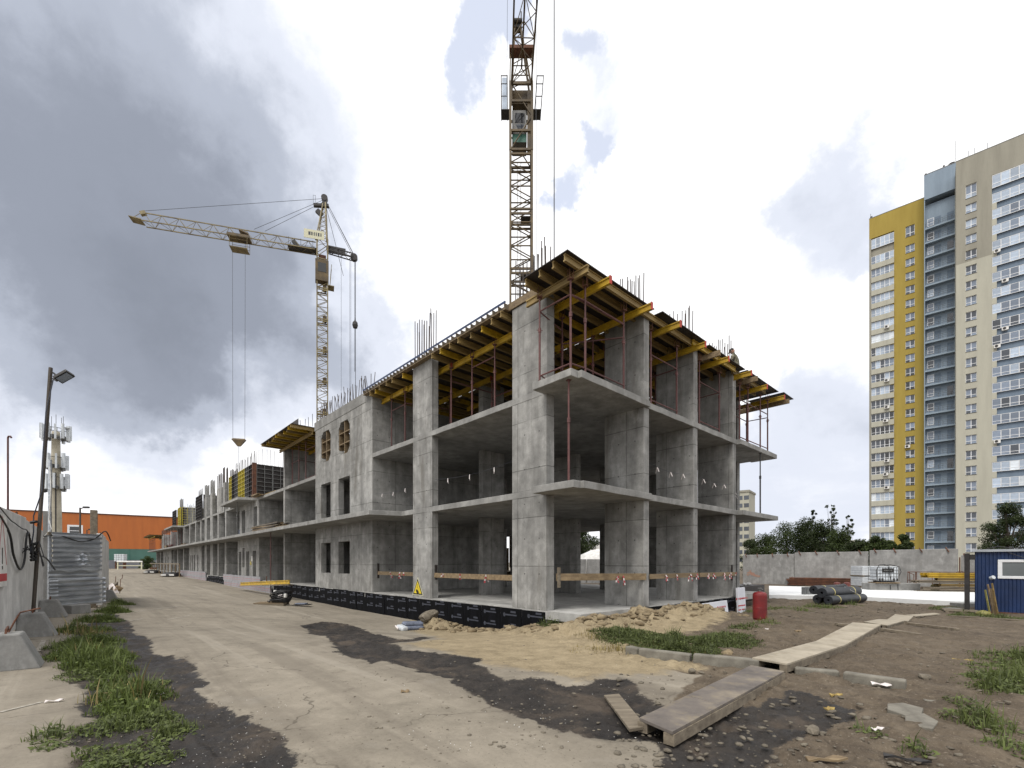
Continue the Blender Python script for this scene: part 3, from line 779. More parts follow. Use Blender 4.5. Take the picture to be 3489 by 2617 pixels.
# pillars ------------------------------------------------------------------------------
def pillar(a0, a1, b0, b1, floors=(0, 1, 2), mat='concrete'):
    for k in floors:
        z0 = (ZS, Z2, Z3)[k]; z1 = (Z2 - TS, Z3 - TS, Z4)[k]
        j = RND.uniform(-.008, .008)
        bbox('pillar', a0 + j, a1 + j, b0, b1, z0, z1, mat)
pillar(.0, .32, .0, 1.51)
pillar(.0, .31, 6.18, 7.60)
for a in (3.13, 6.44, 9.84):
    pillar(a, a + .31, -1.27, .25)
pillar(13.7, 14.0, .1, 1.6)
pillar(6.5, 6.8, 4.3, 5.8); pillar(2.9, 4.15, 6.6, 6.9); pillar(10.2, 10.5, 4.3, 5.8)
for b in (4.5, 12.0, 15.5, 19.0, 23.0, 27.0, 31.0):
    pillar(13.8, 14.1, b, b + 1.4)
# cross walls and the windowed wall on the left side
def cross(b0, b1, a0, a1, floors=(0, 1, 2)):
    for k in floors:
        z0 = (ZS, Z2, Z3)[k]; z1 = (Z2 - TS, Z3 - TS, Z4)[k]
        bbox('cross_wall', a0, a1, b0, b1, z0, z1)
cross(11.31, 11.60, .30, 8.2)
cross(18.46, 18.76, .30, 7.0, (0, 1))
cross(24.58, 24.86, .0, 9.0)
cross(31.1, 31.4, .30, 9.0, (0, 1))
cross(38.0, 38.3, .30, 7.0, (0, 1))
bbox('core_wall', 8.2, 8.5, 11.31, 31.0, ZS, Z2 - TS); bbox('core_wall', 8.2, 8.5, 11.31, 24.8, Z2, Z3 - TS); bbox('core_wall', 8.2, 8.5, 11.31, 24.8, Z3, Z4)
pillar(2.6, 2.9, 20.2, 21.6, (0, 1)); 
for b0, b1, ks in ((42.8, 43.55, (0, 1)), (46.35, 46.95, (0, 1)), (49.4, 50.9, (0, 1)), (52.8, 54.2, (0, 1)), (56.2, 57.0, (1,)), (60, 60.6, (1,)), (64.5, 65.2, (1,)),
                   (69.7, 70.6, (0, 1)), (75.5, 76.7, (0, 1)), (80.0, 80.5, (0,)), (83.1, 84.2, (0, 1)), (88.5, 89.2, (0,)), (93.4, 94.2, (0, 1)), (98, 99, (0,)), (104.8, 105.6, (0,))):
    for k in ks:
        z0 = (ZS, Z2)[k]; z1 = (Z2 - TS, Z3 - TS)[k]
        bbox('pillar', 0, .3, b0, b1, z0, z1)
        bbox('cross_wall', .3, 6.0, b0, b0 + .3, z0, z1)
bbox('rear_wall', 6.0, 6.3, 38.3, 105.6, ZS, Z2 - TS); bbox('rear_wall', 6.0, 6.3, 38.3, 80, Z2, Z3 - TS)
def holed(name, a0, a1, b0, b1, z0, z1, holes, parent=BL, mat='concrete'):
    """wall along b with rectangular openings (bs, be, zs, ze): cut into butted panels, welded into one mesh"""
    bm = bmesh.new()
    bs = sorted({b0, b1, *[h[0] for h in holes], *[h[1] for h in holes]})
    zs = sorted({z0, z1, *[h[2] for h in holes], *[h[3] for h in holes]})
    solid = lambda i, j: 0 <= i < len(bs) - 1 and 0 <= j < len(zs) - 1 and not any(h[0] <= (bs[i] + bs[i + 1]) / 2 <= h[1] and h[2] <= (zs[j] + zs[j + 1]) / 2 <= h[3] for h in holes)
    V = {}
    def vv(a, b, z):
        k = (a, round(b, 4), round(z, 4))
        if k not in V: V[k] = bm.verts.new((a, b, z))
        return V[k]
    for i in range(len(bs) - 1):
        for j in range(len(zs) - 1):
            if not solid(i, j): continue
            p, q, r, s = bs[i], bs[i + 1], zs[j], zs[j + 1]
            bm.faces.new([vv(a0, p, r), vv(a0, p, s), vv(a0, q, s), vv(a0, q, r)])
            bm.faces.new([vv(a1, p, r), vv(a1, q, r), vv(a1, q, s), vv(a1, p, s)])
            if not solid(i - 1, j): bm.faces.new([vv(a0, p, r), vv(a1, p, r), vv(a1, p, s), vv(a0, p, s)])
            if not solid(i + 1, j): bm.faces.new([vv(a0, q, r), vv(a0, q, s), vv(a1, q, s), vv(a1, q, r)])
            if not solid(i, j - 1): bm.faces.new([vv(a0, p, r), vv(a0, q, r), vv(a1, q, r), vv(a1, p, r)])
            if not solid(i, j + 1): bm.faces.new([vv(a0, p, s), vv(a1, p, s), vv(a1, q, s), vv(a0, q, s)])
    bmesh.ops.recalc_face_normals(bm, faces=bm.faces)
    me = bpy.data.meshes.new(name); bm.to_mesh(me); bm.free(); me.materials.append(MATS[mat])
    return link(name, me, parent)
WB = [(13.88, 15.35), (16.43, 17.86)]
holed('window_wall', 0, .30, 11.31, 18.76, ZS, Z2 - TS, [(p, q, ZS + .82, ZS + 2.52) for p, q in WB])
holed('window_wall', 0, .30, 11.31, 18.76, Z2, Z3 - TS, [(p, q, Z2 + .32, Z2 + 2.28) for p, q in WB])
holed('window_wall', 0, .30, 11.31, 18.76, Z3, Z4 - .02, [(p, q, Z3 + .55, Z3 + 2.28) for p, q in WB])
# slab rims between storeys of the window wall
bbox('edge_band', -.003, .3, 11.32, 18.75, Z3 - TS - .002, Z3 + .002, 'concrete', 0)
# upper pair of openings: chamfered with timber box-outs
for p, q in WB:
    z0, z1 = Z3 + .55, Z3 + 2.28
    c = .30
    for (b_, z_, sb, sz) in ((p, z1, 1, -1), (q, z1, -1, -1), (p, z0, 1, 1), (q, z0, -1, 1)):
        m = MB().add([(0.004, b_, z_), (.004, b_ + sb * c, z_), (.004, b_, z_ + sz * c * 1.1), (.29, b_, z_), (.29, b_ + sb * c, z_), (.29, b_, z_ + sz * c * 1.1)],
              [(0, 1, 2), (3, 5, 4), (1, 4, 5, 2), (0, 3, 4, 1), (0, 2, 5, 3)])
        m.build('opening_chamfer', 'concrete', BL)
    t = MB()
    t.box(.03, .27, (p + q) / 2 - .03, (p + q) / 2 + .03, z0, z1)
    for k in (1, 2):
        zz = z0 + (z1 - z0) * k / 3
        t.box(.028, .272, p, q, zz - .025, zz + .025)
    t.box(.035, .265, p + .002, p + .05, z0 + .3, z1 - .3); t.box(.035, .265, q - .05, q - .002, z0 + .3, z1 - .3)
    tag(t.build('box_out', 'timber', BL), 'timber cross frame left in the chamfered opening')
# parapet beam on the window wall, already cast with the roof
bbox('roof_band', -.02, .32, 12.0, 18.9, Z4 - .26, Z4 + .24, 'concrete_block', .015)
bbox('roof_slab', .33, 8.4, 11.4, 18.7, Z4 + .0, Z4 + .2, 'concrete_slab', .01)
# stair core with door slots on the ground floor
holed('core_wall', 0, .3, 31.1, 38.1, ZS, Z2 - TS, [(31.9, 32.9, ZS, ZS + 2.35), (34.1, 35.1, ZS, ZS + 2.35), (35.6, 36.4, ZS + 1.0, ZS + 2.65), (36.8, 37.7, ZS, ZS + 2.35)])
holed('core_wall', 0, .3, 31.1, 37.4, Z2, Z3 - TS, [(31.6, 32.7, Z2, Z2 + 2.3), (35.4, 36.6, Z2, Z2 + 2.3)])
holed('core_wall', 0, .3, 56.1, 65.4, ZS, Z2 - TS, [(58.3, 59.1, ZS, ZS + 2.35), (60.7, 61.6, ZS, ZS + 2.35), (62.4, 63.3, ZS, ZS + 2.35), (64.0, 64.8, ZS, ZS + 2.35)])
holed('core_wall', 0, .3, 84.2, 93.4, ZS, Z2 - TS, [(86.2, 87.1, ZS, ZS + 2.35), (88.1, 89.0, ZS, ZS + 2.35), (90.4, 91.3, ZS, ZS + 2.35)])
# free-standing pillars on the third storey, with their starter bars
def bars(pts, z0, h, mat='rebar', r=.016, lean=.03, jit=.25):
    m = MB()
    for a, b in pts:
        hh = h * (1 - RND.uniform(0, jit)); da, db = RND.uniform(-lean, lean), RND.uniform(-lean, lean)
        m.tube((a, b, z0), (a + da, b + db, z0 + hh), r, 5)
    return m.build('starter_bars', mat, BL)
def ring(a0, a1, b0, b1, n):
    out = []
    for k in range(n):
        t = k / max(1, n - 1)
        out += [(a0, b0 + (b1 - b0) * t), (a1, b0 + (b1 - b0) * t + .02)]
    return out
bars(ring(.05, .26, .1, 1.4, 9), Z4 + .1, 1.5)
bars(ring(3.0, 4.1, 6.62, 6.88, 6), Z4 + .1, 1.4)
bars(ring(6.52, 6.78, 4.4, 5.7, 8), Z4 + .1, 1.4)
bars([(1.5 + .35 * k, 11.5) for k in range(18)], Z4 + .1, 1.3, lean=.06)
bars(ring(.05, .26, 6.25, 7.5, 8), Z4 + .1, 1.9, r=.017)
for a in (3.18, 6.5, 9.9):
    bars(ring(a, a + .22, -1.1, .15, 9), Z4 + .02, 1.55)
bars([(.15, 11.5 + .28 * k) for k in range(26)], Z4 + .2, 1.0, lean=.12)
bars([(.28, 12.5 + .33 * k) for k in range(19)], Z4 + .2, 1.25, lean=.12)
bars([(3 + .4 * k, 11.45) for k in range(12)], Z4 + .2, 1.0, lean=.1)
bars([(.1 + .25 * k, 24.7) for k in range(5)] + [(.1, 19.5 + .7 * k) for k in range(7)], Z4 + .2, .95, lean=.05)
for a0, a1, b0, b1, h in ((0, .3, 49.6, 51.0, 2.35), (0, .3, 52.9, 54.3, 2.25), (0, .35, 43.5, 44.4, 2.75), (0, .3, 45.0, 47.3, 2.45), (0.4, .8, 41.8, 43.4, 2.4), (0, .3, 72.4, 74.0, 2.6)):
    bbox('pillar', a0, a1, b0, b1, Z3, Z3 + h)
    bars(ring(a0 + .04, a1 - .04, b0 + .08, b1 - .08, 8), Z3 + h, 1.55, 'rebar_bright' if b0 > 48 else 'rebar', r=.02, lean=.02, jit=.12)
bars([(.1 + .3 * (k % 3), 56 + .42 * k) for k in range(34)], Z3, 2.9, 'rebar_bright', r=.022, lean=.05)
bars([(.5, 74 + .5 * k) for k in range(10)], Z3, 3.6, 'rebar_bright', r=.022)
bars([(.2, 84 + .5 * k) for k in range(30)], 6.6, 1.0, 'rebar', r=.02)
# far end: one storey less, slab of the last bay still on props
bbox('pillar', 0, .3, 95.2, 96.6, Z2, Z3 - .35)

# black fleece-faced membrane glued to the foundation, sheet by sheet
def print_mesh():
    m = MB()
    for zz in (-.22, -.62):
        m.box(-.004, 0, -.30, -.06, zz + .09, zz + .15)
        m.box(-.004, 0, -.34, .20, zz, zz + .045)
        m.add([(-.004, .24 + .06 * math.cos(k * math.pi / 4), zz + .02 + .07 * math.sin(k * math.pi / 4)) for k in range(8)], [tuple(range(7, -1, -1))])
    return cmesh(m, 'print', 'print_grey')
PRINT = print_mesh()
SHEET = cmesh(MB().box(-.012, 0, -.495, .495, -1.15, -.035), 'membrane_sheet', 'membrane')
def sheet(a, b, rot, z=ZS, black=True):
    s = inst('membrane_sheet', SHEET, BL, (a + RND.uniform(-.006, .006), b, z + RND.uniform(-.02, .02)), (0, rad(RND.uniform(-.6, .6)), rot))
    p = tag(inst('print', PRINT, s, (-.014, RND.uniform(-.05, .1), RND.uniform(-.06, .06))), kind='stuff')
for k in range(27):
    sheet(-.004, .55 + k * 1.0, 0)
for k in range(9):
    sheet(-.004, 43.6 + k, 0)
for k in range(7):
    sheet(3.72 + k * .98, -1.268, math.pi / 2)
# dark recess below the corner slab
for k in range(3):
    sheet(.6 + k, -.62, math.pi / 2, ZS - .25)
# grey insulation boards standing against the far part of the foundation, with red print
XPS = cmesh(MB().box(-.10, 0, -.59, .59, 0, .58), 'insulation_board', 'xps_grey')
XPRT = MB()
for q in (-.42, -.05, .3):
    XPRT.box(-.103, -.1005, q, q + .16, .36, .40); XPRT.box(-.103, -.1005, q + .05, q + .2, .2, .23)
XPRT = cmesh(XPRT, 'print', 'print_red')
for row in range(2):
    for k in range(11):
        o = inst('insulation_board', XPS, BL, (-.06, 30.4 + k * 1.2 + row * .3, -.72 + row * .585 + RND.uniform(0, .02)), (0, 0, rad(RND.uniform(-.6, .6))))
        tag(inst('print', XPRT, o), kind='stuff')
    for k in range(16):
        o = inst('insulation_board', XPS, BL, (-.06, 53.0 + k * 1.2 + row * .3, -.66 + row * .585 + RND.uniform(0, .02)), (0, 0, rad(RND.uniform(-.6, .6))))
        tag(inst('print', XPRT, o), kind='stuff')
for k in range(2):
    o = inst('insulation_board', XPS, BL, (-.06, 28.0 + k * 1.2, -.72), (0, 0, 0)); tag(inst('print', XPRT, o), kind='stuff')

# ------------------------------------------------------------------ slab formwork on the roof: beams, plywood, red props
def ibeam_mesh(L, name, mat):
    return cmesh(MB().ibeam((0, 0, 0), (L, 0, 0)), name, mat)
FW = thing('slab_formwork', 'yellow I-beam slab formwork with dark plywood deck over the near roof corner', 'formwork', (P0[0], P0[1], 0), TH0)
ZB2, ZB1 = Z4 - .13, Z4 - .33            # axes of secondary and primary beams
CAP = cmesh(MB().box(-.012, .004, -.05, .05, -.11, .11), 'end_cap', 'red_cap')
PRIM = ibeam_mesh(3.9, 'primary_beam', 'yellow_paint')
for k, a in enumerate((.56, 2.54, 4.16, 6.15, 7.94, 9.94, 12.0, 14.0)):
    b0 = -1.85 - (k % 3) * .06
    for j in range(3 if k < 6 else 1):
        o = inst('primary_beam', PRIM, FW, (a + (.10 if j % 2 else 0), b0 + j * 3.75, ZB1), (0, 0, math.pi / 2))
        inst('end_cap', CAP, o, (0, 0, 0))
ply = ibeam_mesh(2.3, 'primary_beam', 'yellow_timber')
inst('primary_beam', ply, FW, (-.28, -1.75, ZB1), (0, 0, math.pi / 2))
for a in (7.22, 10.77):
    m = MB().box(-.04, .04, 0, 1.9, -.1, .1); m.build('timber_beam', 'timber', FW, loc=(a, -1.9, ZB1 + .02))
inst('primary_beam', ibeam_mesh(3.4, 'primary_beam', 'yellow_paint'), FW, (.50, 8.9, ZB1), (0, 0, math.pi / 2))
MB().box(-.05, .05, 0, 3.0, -.1, .1).build('timber_beam', 'timber', FW, loc=(14.35, -2.0, ZB1 - .12))
SEC = ibeam_mesh(3.6, 'secondary_beam', 'yellow_timber')
SECY = ibeam_mesh(3.6, 'secondary_beam', 'yellow_paint')
bs = [-1.42, -1.02, -.52, .02]
for b in bs:
    for j in range(4):
        o = inst('secondary_beam', SECY if (j + int(b * 10)) % 3 == 0 and b < -1.2 else SEC, FW, (-.84 + j * 3.5 + (.0 if j == 0 else RND.uniform(-.2, .05)), b + (.09 if j % 2 else 0), ZB2), (0, 0, rad(RND.uniform(-.4, .4))))
for i, b in enumerate([.6, 1.2, 1.76, 2.31, 2.9, 3.5, 4.09, 4.65, 5.23, 5.78, 6.56, 7.2, 8.21, 9.0, 9.5, 10.19, 10.69, 11.15]):
    for j in range(3):
        o = inst('secondary_beam', SECY if (i * 7 + j) % 4 == 0 else SEC, FW, ((.36 if .3 < b < 1.5 or 6.2 < b < 7.6 else -.16) + RND.uniform(-.14, .08) + j * 3.5, b + (.09 if j % 2 else 0), ZB2), (0, 0, rad(RND.uniform(-.4, .4))))
PLY = {}
def plywood(a0, a1, b0, b1, z=Z4 - .028):
    m = MB().box(a0, a1, b0, b1, z, z + .021)
    return m.build('plywood_sheet', 'film_plywood', FW)
plywood(-.88, 3.28, -1.56, .08)
plywood(.0, 3.28, .085, 1.5); plywood(.0, 3.28, 1.505, 3.9); plywood(.0, 3.28, 3.905, 6.1); plywood(.34, 3.28, 6.105, 7.65); plywood(-.0, 3.28, 7.655, 9.6); plywood(-.0, 3.28, 9.605, 11.28)
for a0, a1, f in ((3.6, 6.66, -1.66), (6.95, 10.2, -1.63), (10.35, 14.0, -1.66)):
    for b0, b1 in ((f, .3), (.305, 2.7), (2.705, 5.1), (5.105, 7.5), (7.505, 11.28)):
        plywood(a0, a1, b0, b1, Z4 - .028 + RND.uniform(0, .01))
MB().box(13.95, 15.3, -1.9, -.3, Z4 - .12, Z4 - .10).build('plywood_sheet', 'film_plywood', FW)
for a0, a1 in ((3.29, 3.59), (6.67, 6.94), (10.21, 10.34)):
    MB().box(a0, a1, .3, 11.2, Z4 - .05, Z4 - .03).build('infill_board', 'timber', FW)
# timber edge box along the left side of the deck
eb = MB()
eb.box(-.20, .0, 1.6, 11.9, Z4 - .01, Z4 + .012); eb.box(-.20, -.175, 1.6, 11.9, Z4 + .20, Z4 + .225); eb.box(-.02, .0, .2, 11.9, Z4 + .013, Z4 + .23)
o = eb.build('edge_form', 'timber', FW)
for k in range(36):
    MB().box(-.20, -.021, 1.65 + k * .29, 1.68 + k * .29, Z4 + .013, Z4 + .199).build('edge_rib', 'timber_grey', FW)
MB().box(-.215, -.203, 1.6, 11.9, Z4 + .18, Z4 + .25).build('edge_strip', 'cabin_blue', FW)
# the concrete edge above pillars
MB().box(-.03, 0.36, -.05, 1.58, Z4 - .005, Z4 + .0).build('infill_board', 'timber', FW)
# hangers (U-shaped stirrups) where beams sit in prop heads
STIR = MB()
for s in (-1, 1):
    STIR.bar((s * .05, -.055, -.14), (s * .05, -.055, .12), .02, .008); STIR.bar((s * .05, .055, -.14), (s * .05, .055, .12), .02, .008)
STIR.box(-.07, .07, -.07, .07, -.15, -.135)
STIR = cmesh(STIR, 'prop_head', 'rust')
PROPS = {}
def prop(parent, a, b, z0, z1, mat='red_steel', head=True):
    h = z1 - z0; key = round(h, 2), mat, head
    if key not in PROPS:
        m = MB().tube((0, 0, .01), (0, 0, h * .60), .032, 8); m.tube((0, 0, h * .60), (0, 0, h - .02), .025, 8)
        m.box(-.06, .06, -.06, .06, 0, .01); m.tube((0, 0, h * .58), (0, 0, h * .63), .046, 8)
        m.tube((-.09, 0, h * .605), (.09, 0, h * .605), .008, 5); m.box(-.06, .06, -.06, .06, h - .02, h)
        PROPS[key] = cmesh(m, 'prop', mat)
    return inst('prop', PROPS[key], parent, (a, b, z0), (0, 0, RND.uniform(0, 3)))
SF = []
def shoring(label, props, ledgers, z0=Z3, z1=Z4 - .44, group='red shoring frames under the roof formwork'):
    t = thing('shoring_frame', label, 'shoring', (P0[0], P0[1], 0), TH0, group)
    for a, b in props:
        o = prop(t, a, b, z0, z1)
        inst('prop_head', STIR, o, (0, 0, z1 - z0 + .12))
    for p, q, zz in ledgers:
        MB().tube((*p, z0 + zz), (*q, z0 + zz), .021, 6).build('ledger', 'red_steel', t)
    return t
A = (-.42, -1.27); Bp = (-.42, -.12); Cc = (.12, -1.33); Dd = (1.95, -1.32); E_ = (.9, .2)
shoring('red tube shoring frame on the corner balcony beside the corner pillar', [A, Bp, Cc, Dd, E_, (2.0, 1.2), (2.55, .3)],
        [(A, Cc, .16), (Cc, Dd, .16), (Bp, A, .16), (A, Cc, 2.0), (Cc, Dd, 2.0), (Bp, A, 2.0), (Bp, E_, 2.0), (E_, Dd, 1.6), (Bp, (.0, .0), .2), (A, Dd, 1.99)])
for (a0, a1), lab in (((3.62, 5.30), 'red shoring frame in the second bay of the right side, upper storey'), ((6.98, 8.68), 'red shoring frame in the third bay of the right side, upper storey'),):
    shoring(lab, [(a0, -1.22), (a1, -1.22), (a0, .6), (a1, .6)], [((a0, -1.22), (a1, -1.22), .14), ((a0, -1.22), (a1, -1.22), 1.62), ((a0, -1.22), (a0, .6), 1.62), ((a1, -1.22), (a1, .6), 1.62)])
shoring('red shoring frame at the far right balcony end of the upper storey', [(10.45, -1.3), (11.2, -1.35), (12.6, -1.35), (13.5, -1.35), (11.2, -.45), (13.4, -.45)],
        [((10.45, -1.3), (13.5, -1.35), .16), ((10.45, -1.3), (13.5, -1.35), 1.75), ((11.2, -.45), (13.4, -.45), 1.6), ((13.5, -1.35), (13.4, -.45), 1.6), ((11.2, -1.35), (11.2, -.45), 1.6)])
shoring('red shoring frame between the corner pillar and the second pillar, upper storey', [(.5, 5.57), (.5, 4.24), (.5, 2.95), (.5, 1.95), (2.5, 5.5), (2.5, 3.5), (2.5, 2.0), (4.2, 5.0), (4.2, 2.6), (6.1, 3.2)],
        [((.5, 4.24), (.5, 2.95), 2.0), ((.5, 1.95), (.5, 1.55), 1.7), ((2.5, 5.5), (2.5, 2.0), 1.7), ((.5, 5.57), (2.5, 5.5), 1.9), ((4.2, 5.0), (4.2, 2.6), 1.7)])
shoring('red shoring frame between the second pillar and the window wall, upper storey', [(.45, 10.28), (.45, 9.04), (.45, 8.23), (2.4, 10.1), (2.4, 8.4)],
        [((.45, 10.28), (.45, 9.04), 1.85), ((.45, 9.04), (2.4, 8.4), 1.9), ((.45, 10.28), (.45, 9.04), .1)])
# single props standing on the second-floor balconies
t = thing('steel_prop', 'single red telescopic prop under the corner balcony, second storey', 'prop', (P0[0], P0[1], 0), TH0, 'props under balconies')
prop(t, -.30, -1.10, Z2, Z3 - TS)
t = thing('steel_prop', 'dark telescopic prop under the far right balcony, second storey', 'prop', (P0[0], P0[1], 0), TH0, 'props under balconies')
prop(t, 12.6, -1.35, Z2, Z3 - TS, 'steel_dark')

# second deck section further along the left side
F2 = thing('slab_formwork', 'small yellow formwork deck jutting out beyond the window wall on the left', 'formwork', (P0[0], P0[1], 0), TH0)
S2 = ibeam_mesh(4.6, 'secondary_beam', 'yellow_paint'); S2b = ibeam_mesh(4.6, 'secondary_beam', 'yellow_timber')
for k in range(11):
    inst('secondary_beam', S2 if k % 2 else S2b, F2, (-1.25 + RND.uniform(-.1, .1), 19.0 + k * .6, ZB2), (0, 0, 0))
for a in (-.1, 1.6):
    inst('primary_beam', ibeam_mesh(6.4, 'primary_beam', 'yellow_timber' if a < 0 else 'yellow_paint'), F2, (a, 18.95, ZB1), (0, 0, math.pi / 2))
MB().box(-1.3, 3.2, 18.9, 22.0, Z4 - .028, Z4 - .007).build('plywood_sheet', 'film_plywood', F2)
MB().box(-1.3, 3.2, 22.005, 25.4, Z4 - .028, Z4 - .007).build('plywood_sheet', 'film_plywood', F2)
MB().box(-.9, -.88, 19.0, 20.6, Z4 - .005, Z4 + .36).build('edge_form', 'film_plywood', F2)
shoring('red shoring frame under the small formwork deck beyond the window wall', [(.2, 19.3), (.2, 21.0), (.2, 22.3), (.2, 23.6), (1.7, 20), (1.7, 22.5)],
        [((.2, 19.3), (.2, 21.0), 1.9), ((.2, 22.3), (.2, 23.6), 1.5), ((.2, 19.3), (.2, 21.0), .12), ((.2, 22.3), (1.7, 22.5), 1.5)])

# wall formwork panels: dark ply in ribbed frames, some of them yellow
def panel_mesh(w, h, mat, nr=8):
    m = MB()
    for x in (0, w / 2 - .02, w - .04): m.box(x, x + .04, -.12, 0, 0, h)
    for k in range(nr + 1):
        z = k * (h - .06) / nr
        m.box(.041, w / 2 - .021, -.119, -.001, z, z + .035); m.box(w / 2 + .021, w - .041, -.119, -.001, z, z + .035)
    return cmesh(m, 'panel_frame', mat)
PF = {'y': panel_mesh(1.2, 2.85, 'panel_yellow'), 'd': panel_mesh(1.2, 2.85, 'steel_grey'), 'k': panel_mesh(1.2, 2.85, 'steel_dark')}
PS = cmesh(MB().box(.0, 1.2, -.005, .014, 0.0, 2.85), 'panel_face', 'film_plywood')
def wall_form(label, specs, group='ribbed wall formwork panels on the half-built storey'):
    t = thing('wall_formwork', label, 'formwork', (P0[0], P0[1], 0), TH0, group)
    for a, b, rot, c, z in specs:
        o = inst('panel_frame', PF[c], t, (a, b, z), (0, 0, rot)); inst('panel_face', PS, o, (0, .02, 0))
    return t
wall_form('yellow and dark ribbed wall formwork at the corner of the half-built third storey', [(.15 + k * 1.21, 32.5, 0, c, Z3) for k, c in enumerate('dddyyd')] + [(.0, 32.6 + (k + 1) * 1.21, -math.pi / 2, c, Z3) for k, c in enumerate('kdyydky')])
wall_form('narrow yellow wall formwork standing behind the free pillars', [(.9, 48.5 + k * 1.21, -math.pi / 2, 'y', Z3) for k in range(3)])
wall_form('dark ribbed wall formwork beyond the free pillars', [(.1 + k * 1.21, 55.6, 0, 'd', Z3) for k in range(2)] + [(.0, 55.7 + (k + 1) * 1.21, -math.pi / 2, 'k', Z3) for k in range(3)])
wall_form('yellow wall formwork near the far end above the second balcony', [(.0 + k * 1.21, 71.5, 0, 'y', Z3 - .1) for k in range(3)] + [(-.1, 71.6 + (k + 1) * 1.21, -math.pi / 2, 'y', Z3 - .1) for k in range(2)])
wall_form('dark wall formwork at the far end of the upper storey', [(.0 + k * 1.21, 76.3, 0, 'k', Z3 - .1) for k in range(2)] + [(-.1, 76.4 + (k + 1) * 1.21, -math.pi / 2, 'k', Z3 - .1) for k in range(3)])
MB().box(-.14, .14, 32.36, 32.62, Z3, Z3 + 2.9).build('corner_formwork_post', 'rust', BL)
bars([(.3 + .3 * k, 32.3) for k in range(18)] + [(.3, 33 + .32 * k) for k in range(24)], Z3 + 2.8, 1.4, lean=.05)
bars([(.1, 56 + .3 * k) for k in range(10)], Z3 + 2.8, .9, 'rebar_bright', r=.02)
# raking strut of the formwork
t = thing('raking_strut', 'lilac raking strut propping the yellow wall formwork', 'prop', (P0[0], P0[1], 0), TH0)
MB().tube((2.6, 29.6, Z3 + .05), (2.4, 32.3, Z3 + 1.9), .04, 8).build('strut', 'print_grey', t)
MB().box(2.45, 2.75, 29.4, 29.7, Z3, Z3 + .04).build('foot_plate', 'rust', t)

# far-end deck and clutter on the second slab
F3 = thing('slab_formwork', 'low formwork deck on red props at the far end of the building', 'formwork', (P0[0], P0[1], 0), TH0)
S3 = ibeam_mesh(4.0, 'secondary_beam', 'yellow_timber')
for k in range(14):
    inst('secondary_beam', S3, F3, (-1.9, 96 + k * .8, 6.42), (0, 0, 0))
for a in (-1.1, .6):
    inst('primary_beam', ibeam_mesh(12, 'primary_beam', 'yellow_paint'), F3, (a, 95.5, 6.2), (0, 0, math.pi / 2))
MB().box(-1.9, 2.2, 95.6, 107, 6.53, 6.55).build('plywood_sheet', 'film_plywood', F3)
for k in range(7):
    for a in (-1.0, .7):
        prop(F3, a, 96.2 + k * 1.7, Z2, 6.1)
for zz in (.1, 1.9):
    MB().tube((-1.0, 96, Z2 + zz), (-1.0, 106.5, Z2 + zz), .03, 6).build('ledger', 'red_steel', F3)
shoring('crowd of red props under the second balcony towards the far end', [(-1.0 + .9 * (k % 3), 70.5 + .95 * k) for k in range(13)],
        [((-1.0, 70.8), (-1.0, 79.6), 2.1), ((-1.0, 70.8), (-1.0, 79.6), 1.2), ((-1.0, 70.8), (1.0, 71), 2.1)], Z2, Z3 - TS - .25)
t = thing('steel_prop', 'thin grey prop under the first protruding balcony on the left', 'prop', (P0[0], P0[1], 0), TH0, 'props under balconies')
prop(t, -1.0, 38.2, Z2, Z3 - TS, 'steel_dark')
t = thing('steel_prop', 'second grey prop under the first protruding balcony, beside the stair core', 'prop', (P0[0], P0[1], 0), TH0, 'props under balconies')
prop(t, -.9, 34.0, Z2, Z3 - TS, 'steel_grey')
t = thing('steel_prop', 'rusty prop from the ground slab to the overhang, with the yellow beam on it', 'prop', (P0[0], P0[1], 0), TH0, 'props under balconies')
prop(t, -.9, 24.5, -.35, Z2 - TS, 'red_steel')
# loose timber on the second slab
def boards(name, label, a, b, z, n, L, rot, mats=('timber_grey', 'timber'), w=.18, h=.05, spread=.5, group=None):
    t = thing(name, label, 'planks', (*W(a, b), z), TH0 + rot, group)
    for k in range(n):
        m = MB().box(-L / 2, L / 2, -w / 2, w / 2, 0, h)
        o = m.build('plank', mats[k % len(mats)], t)
        lay = k // 4
        o.location = (RND.uniform(-spread, spread) * .5, (k % 4 - 1.5) * (w + .015), lay * (h + .004)); o.rotation_euler = (0, 0, rad(RND.uniform(-3, 3)))
    return t
boards('timber_stack', 'grey board stack lying on the rim of the second slab', -.80, 25.0, Z2, 28, 6.0, math.pi / 2, ('timber_grey', 'timber', 'film_plywood'), spread=1.2)
boards('timber_stack', 'small board stack on the third slab beside the yellow formwork', .5, 28.6, Z3, 10, 2.6, math.pi / 2, ('timber', 'yellow_timber'))
boards('timber_stack', 'yellow board stack on the third slab in front of the ribbed formwork', -.1, 30.6, Z3, 8, 1.8, math.pi / 2, ('yellow_timber', 'timber'))
boards('timber_stack', 'board stack on the second slab towards the far end', -.7, 62.5, Z2, 12, 3.4, math.pi / 2, ('timber', 'red_steel', 'yellow_timber'))
boards('timber_stack', 'tall pale board stack near the far end of the second slab', -.7, 80.0, Z2, 32, 1.6, math.pi / 2, ('yellow_timber', 'timber'))
boards('prop_stack', 'heap of red props on the second slab near the far end', -.7, 77.5, Z2, 26, 2.2, math.pi / 2, ('red_steel',), .07, .07)
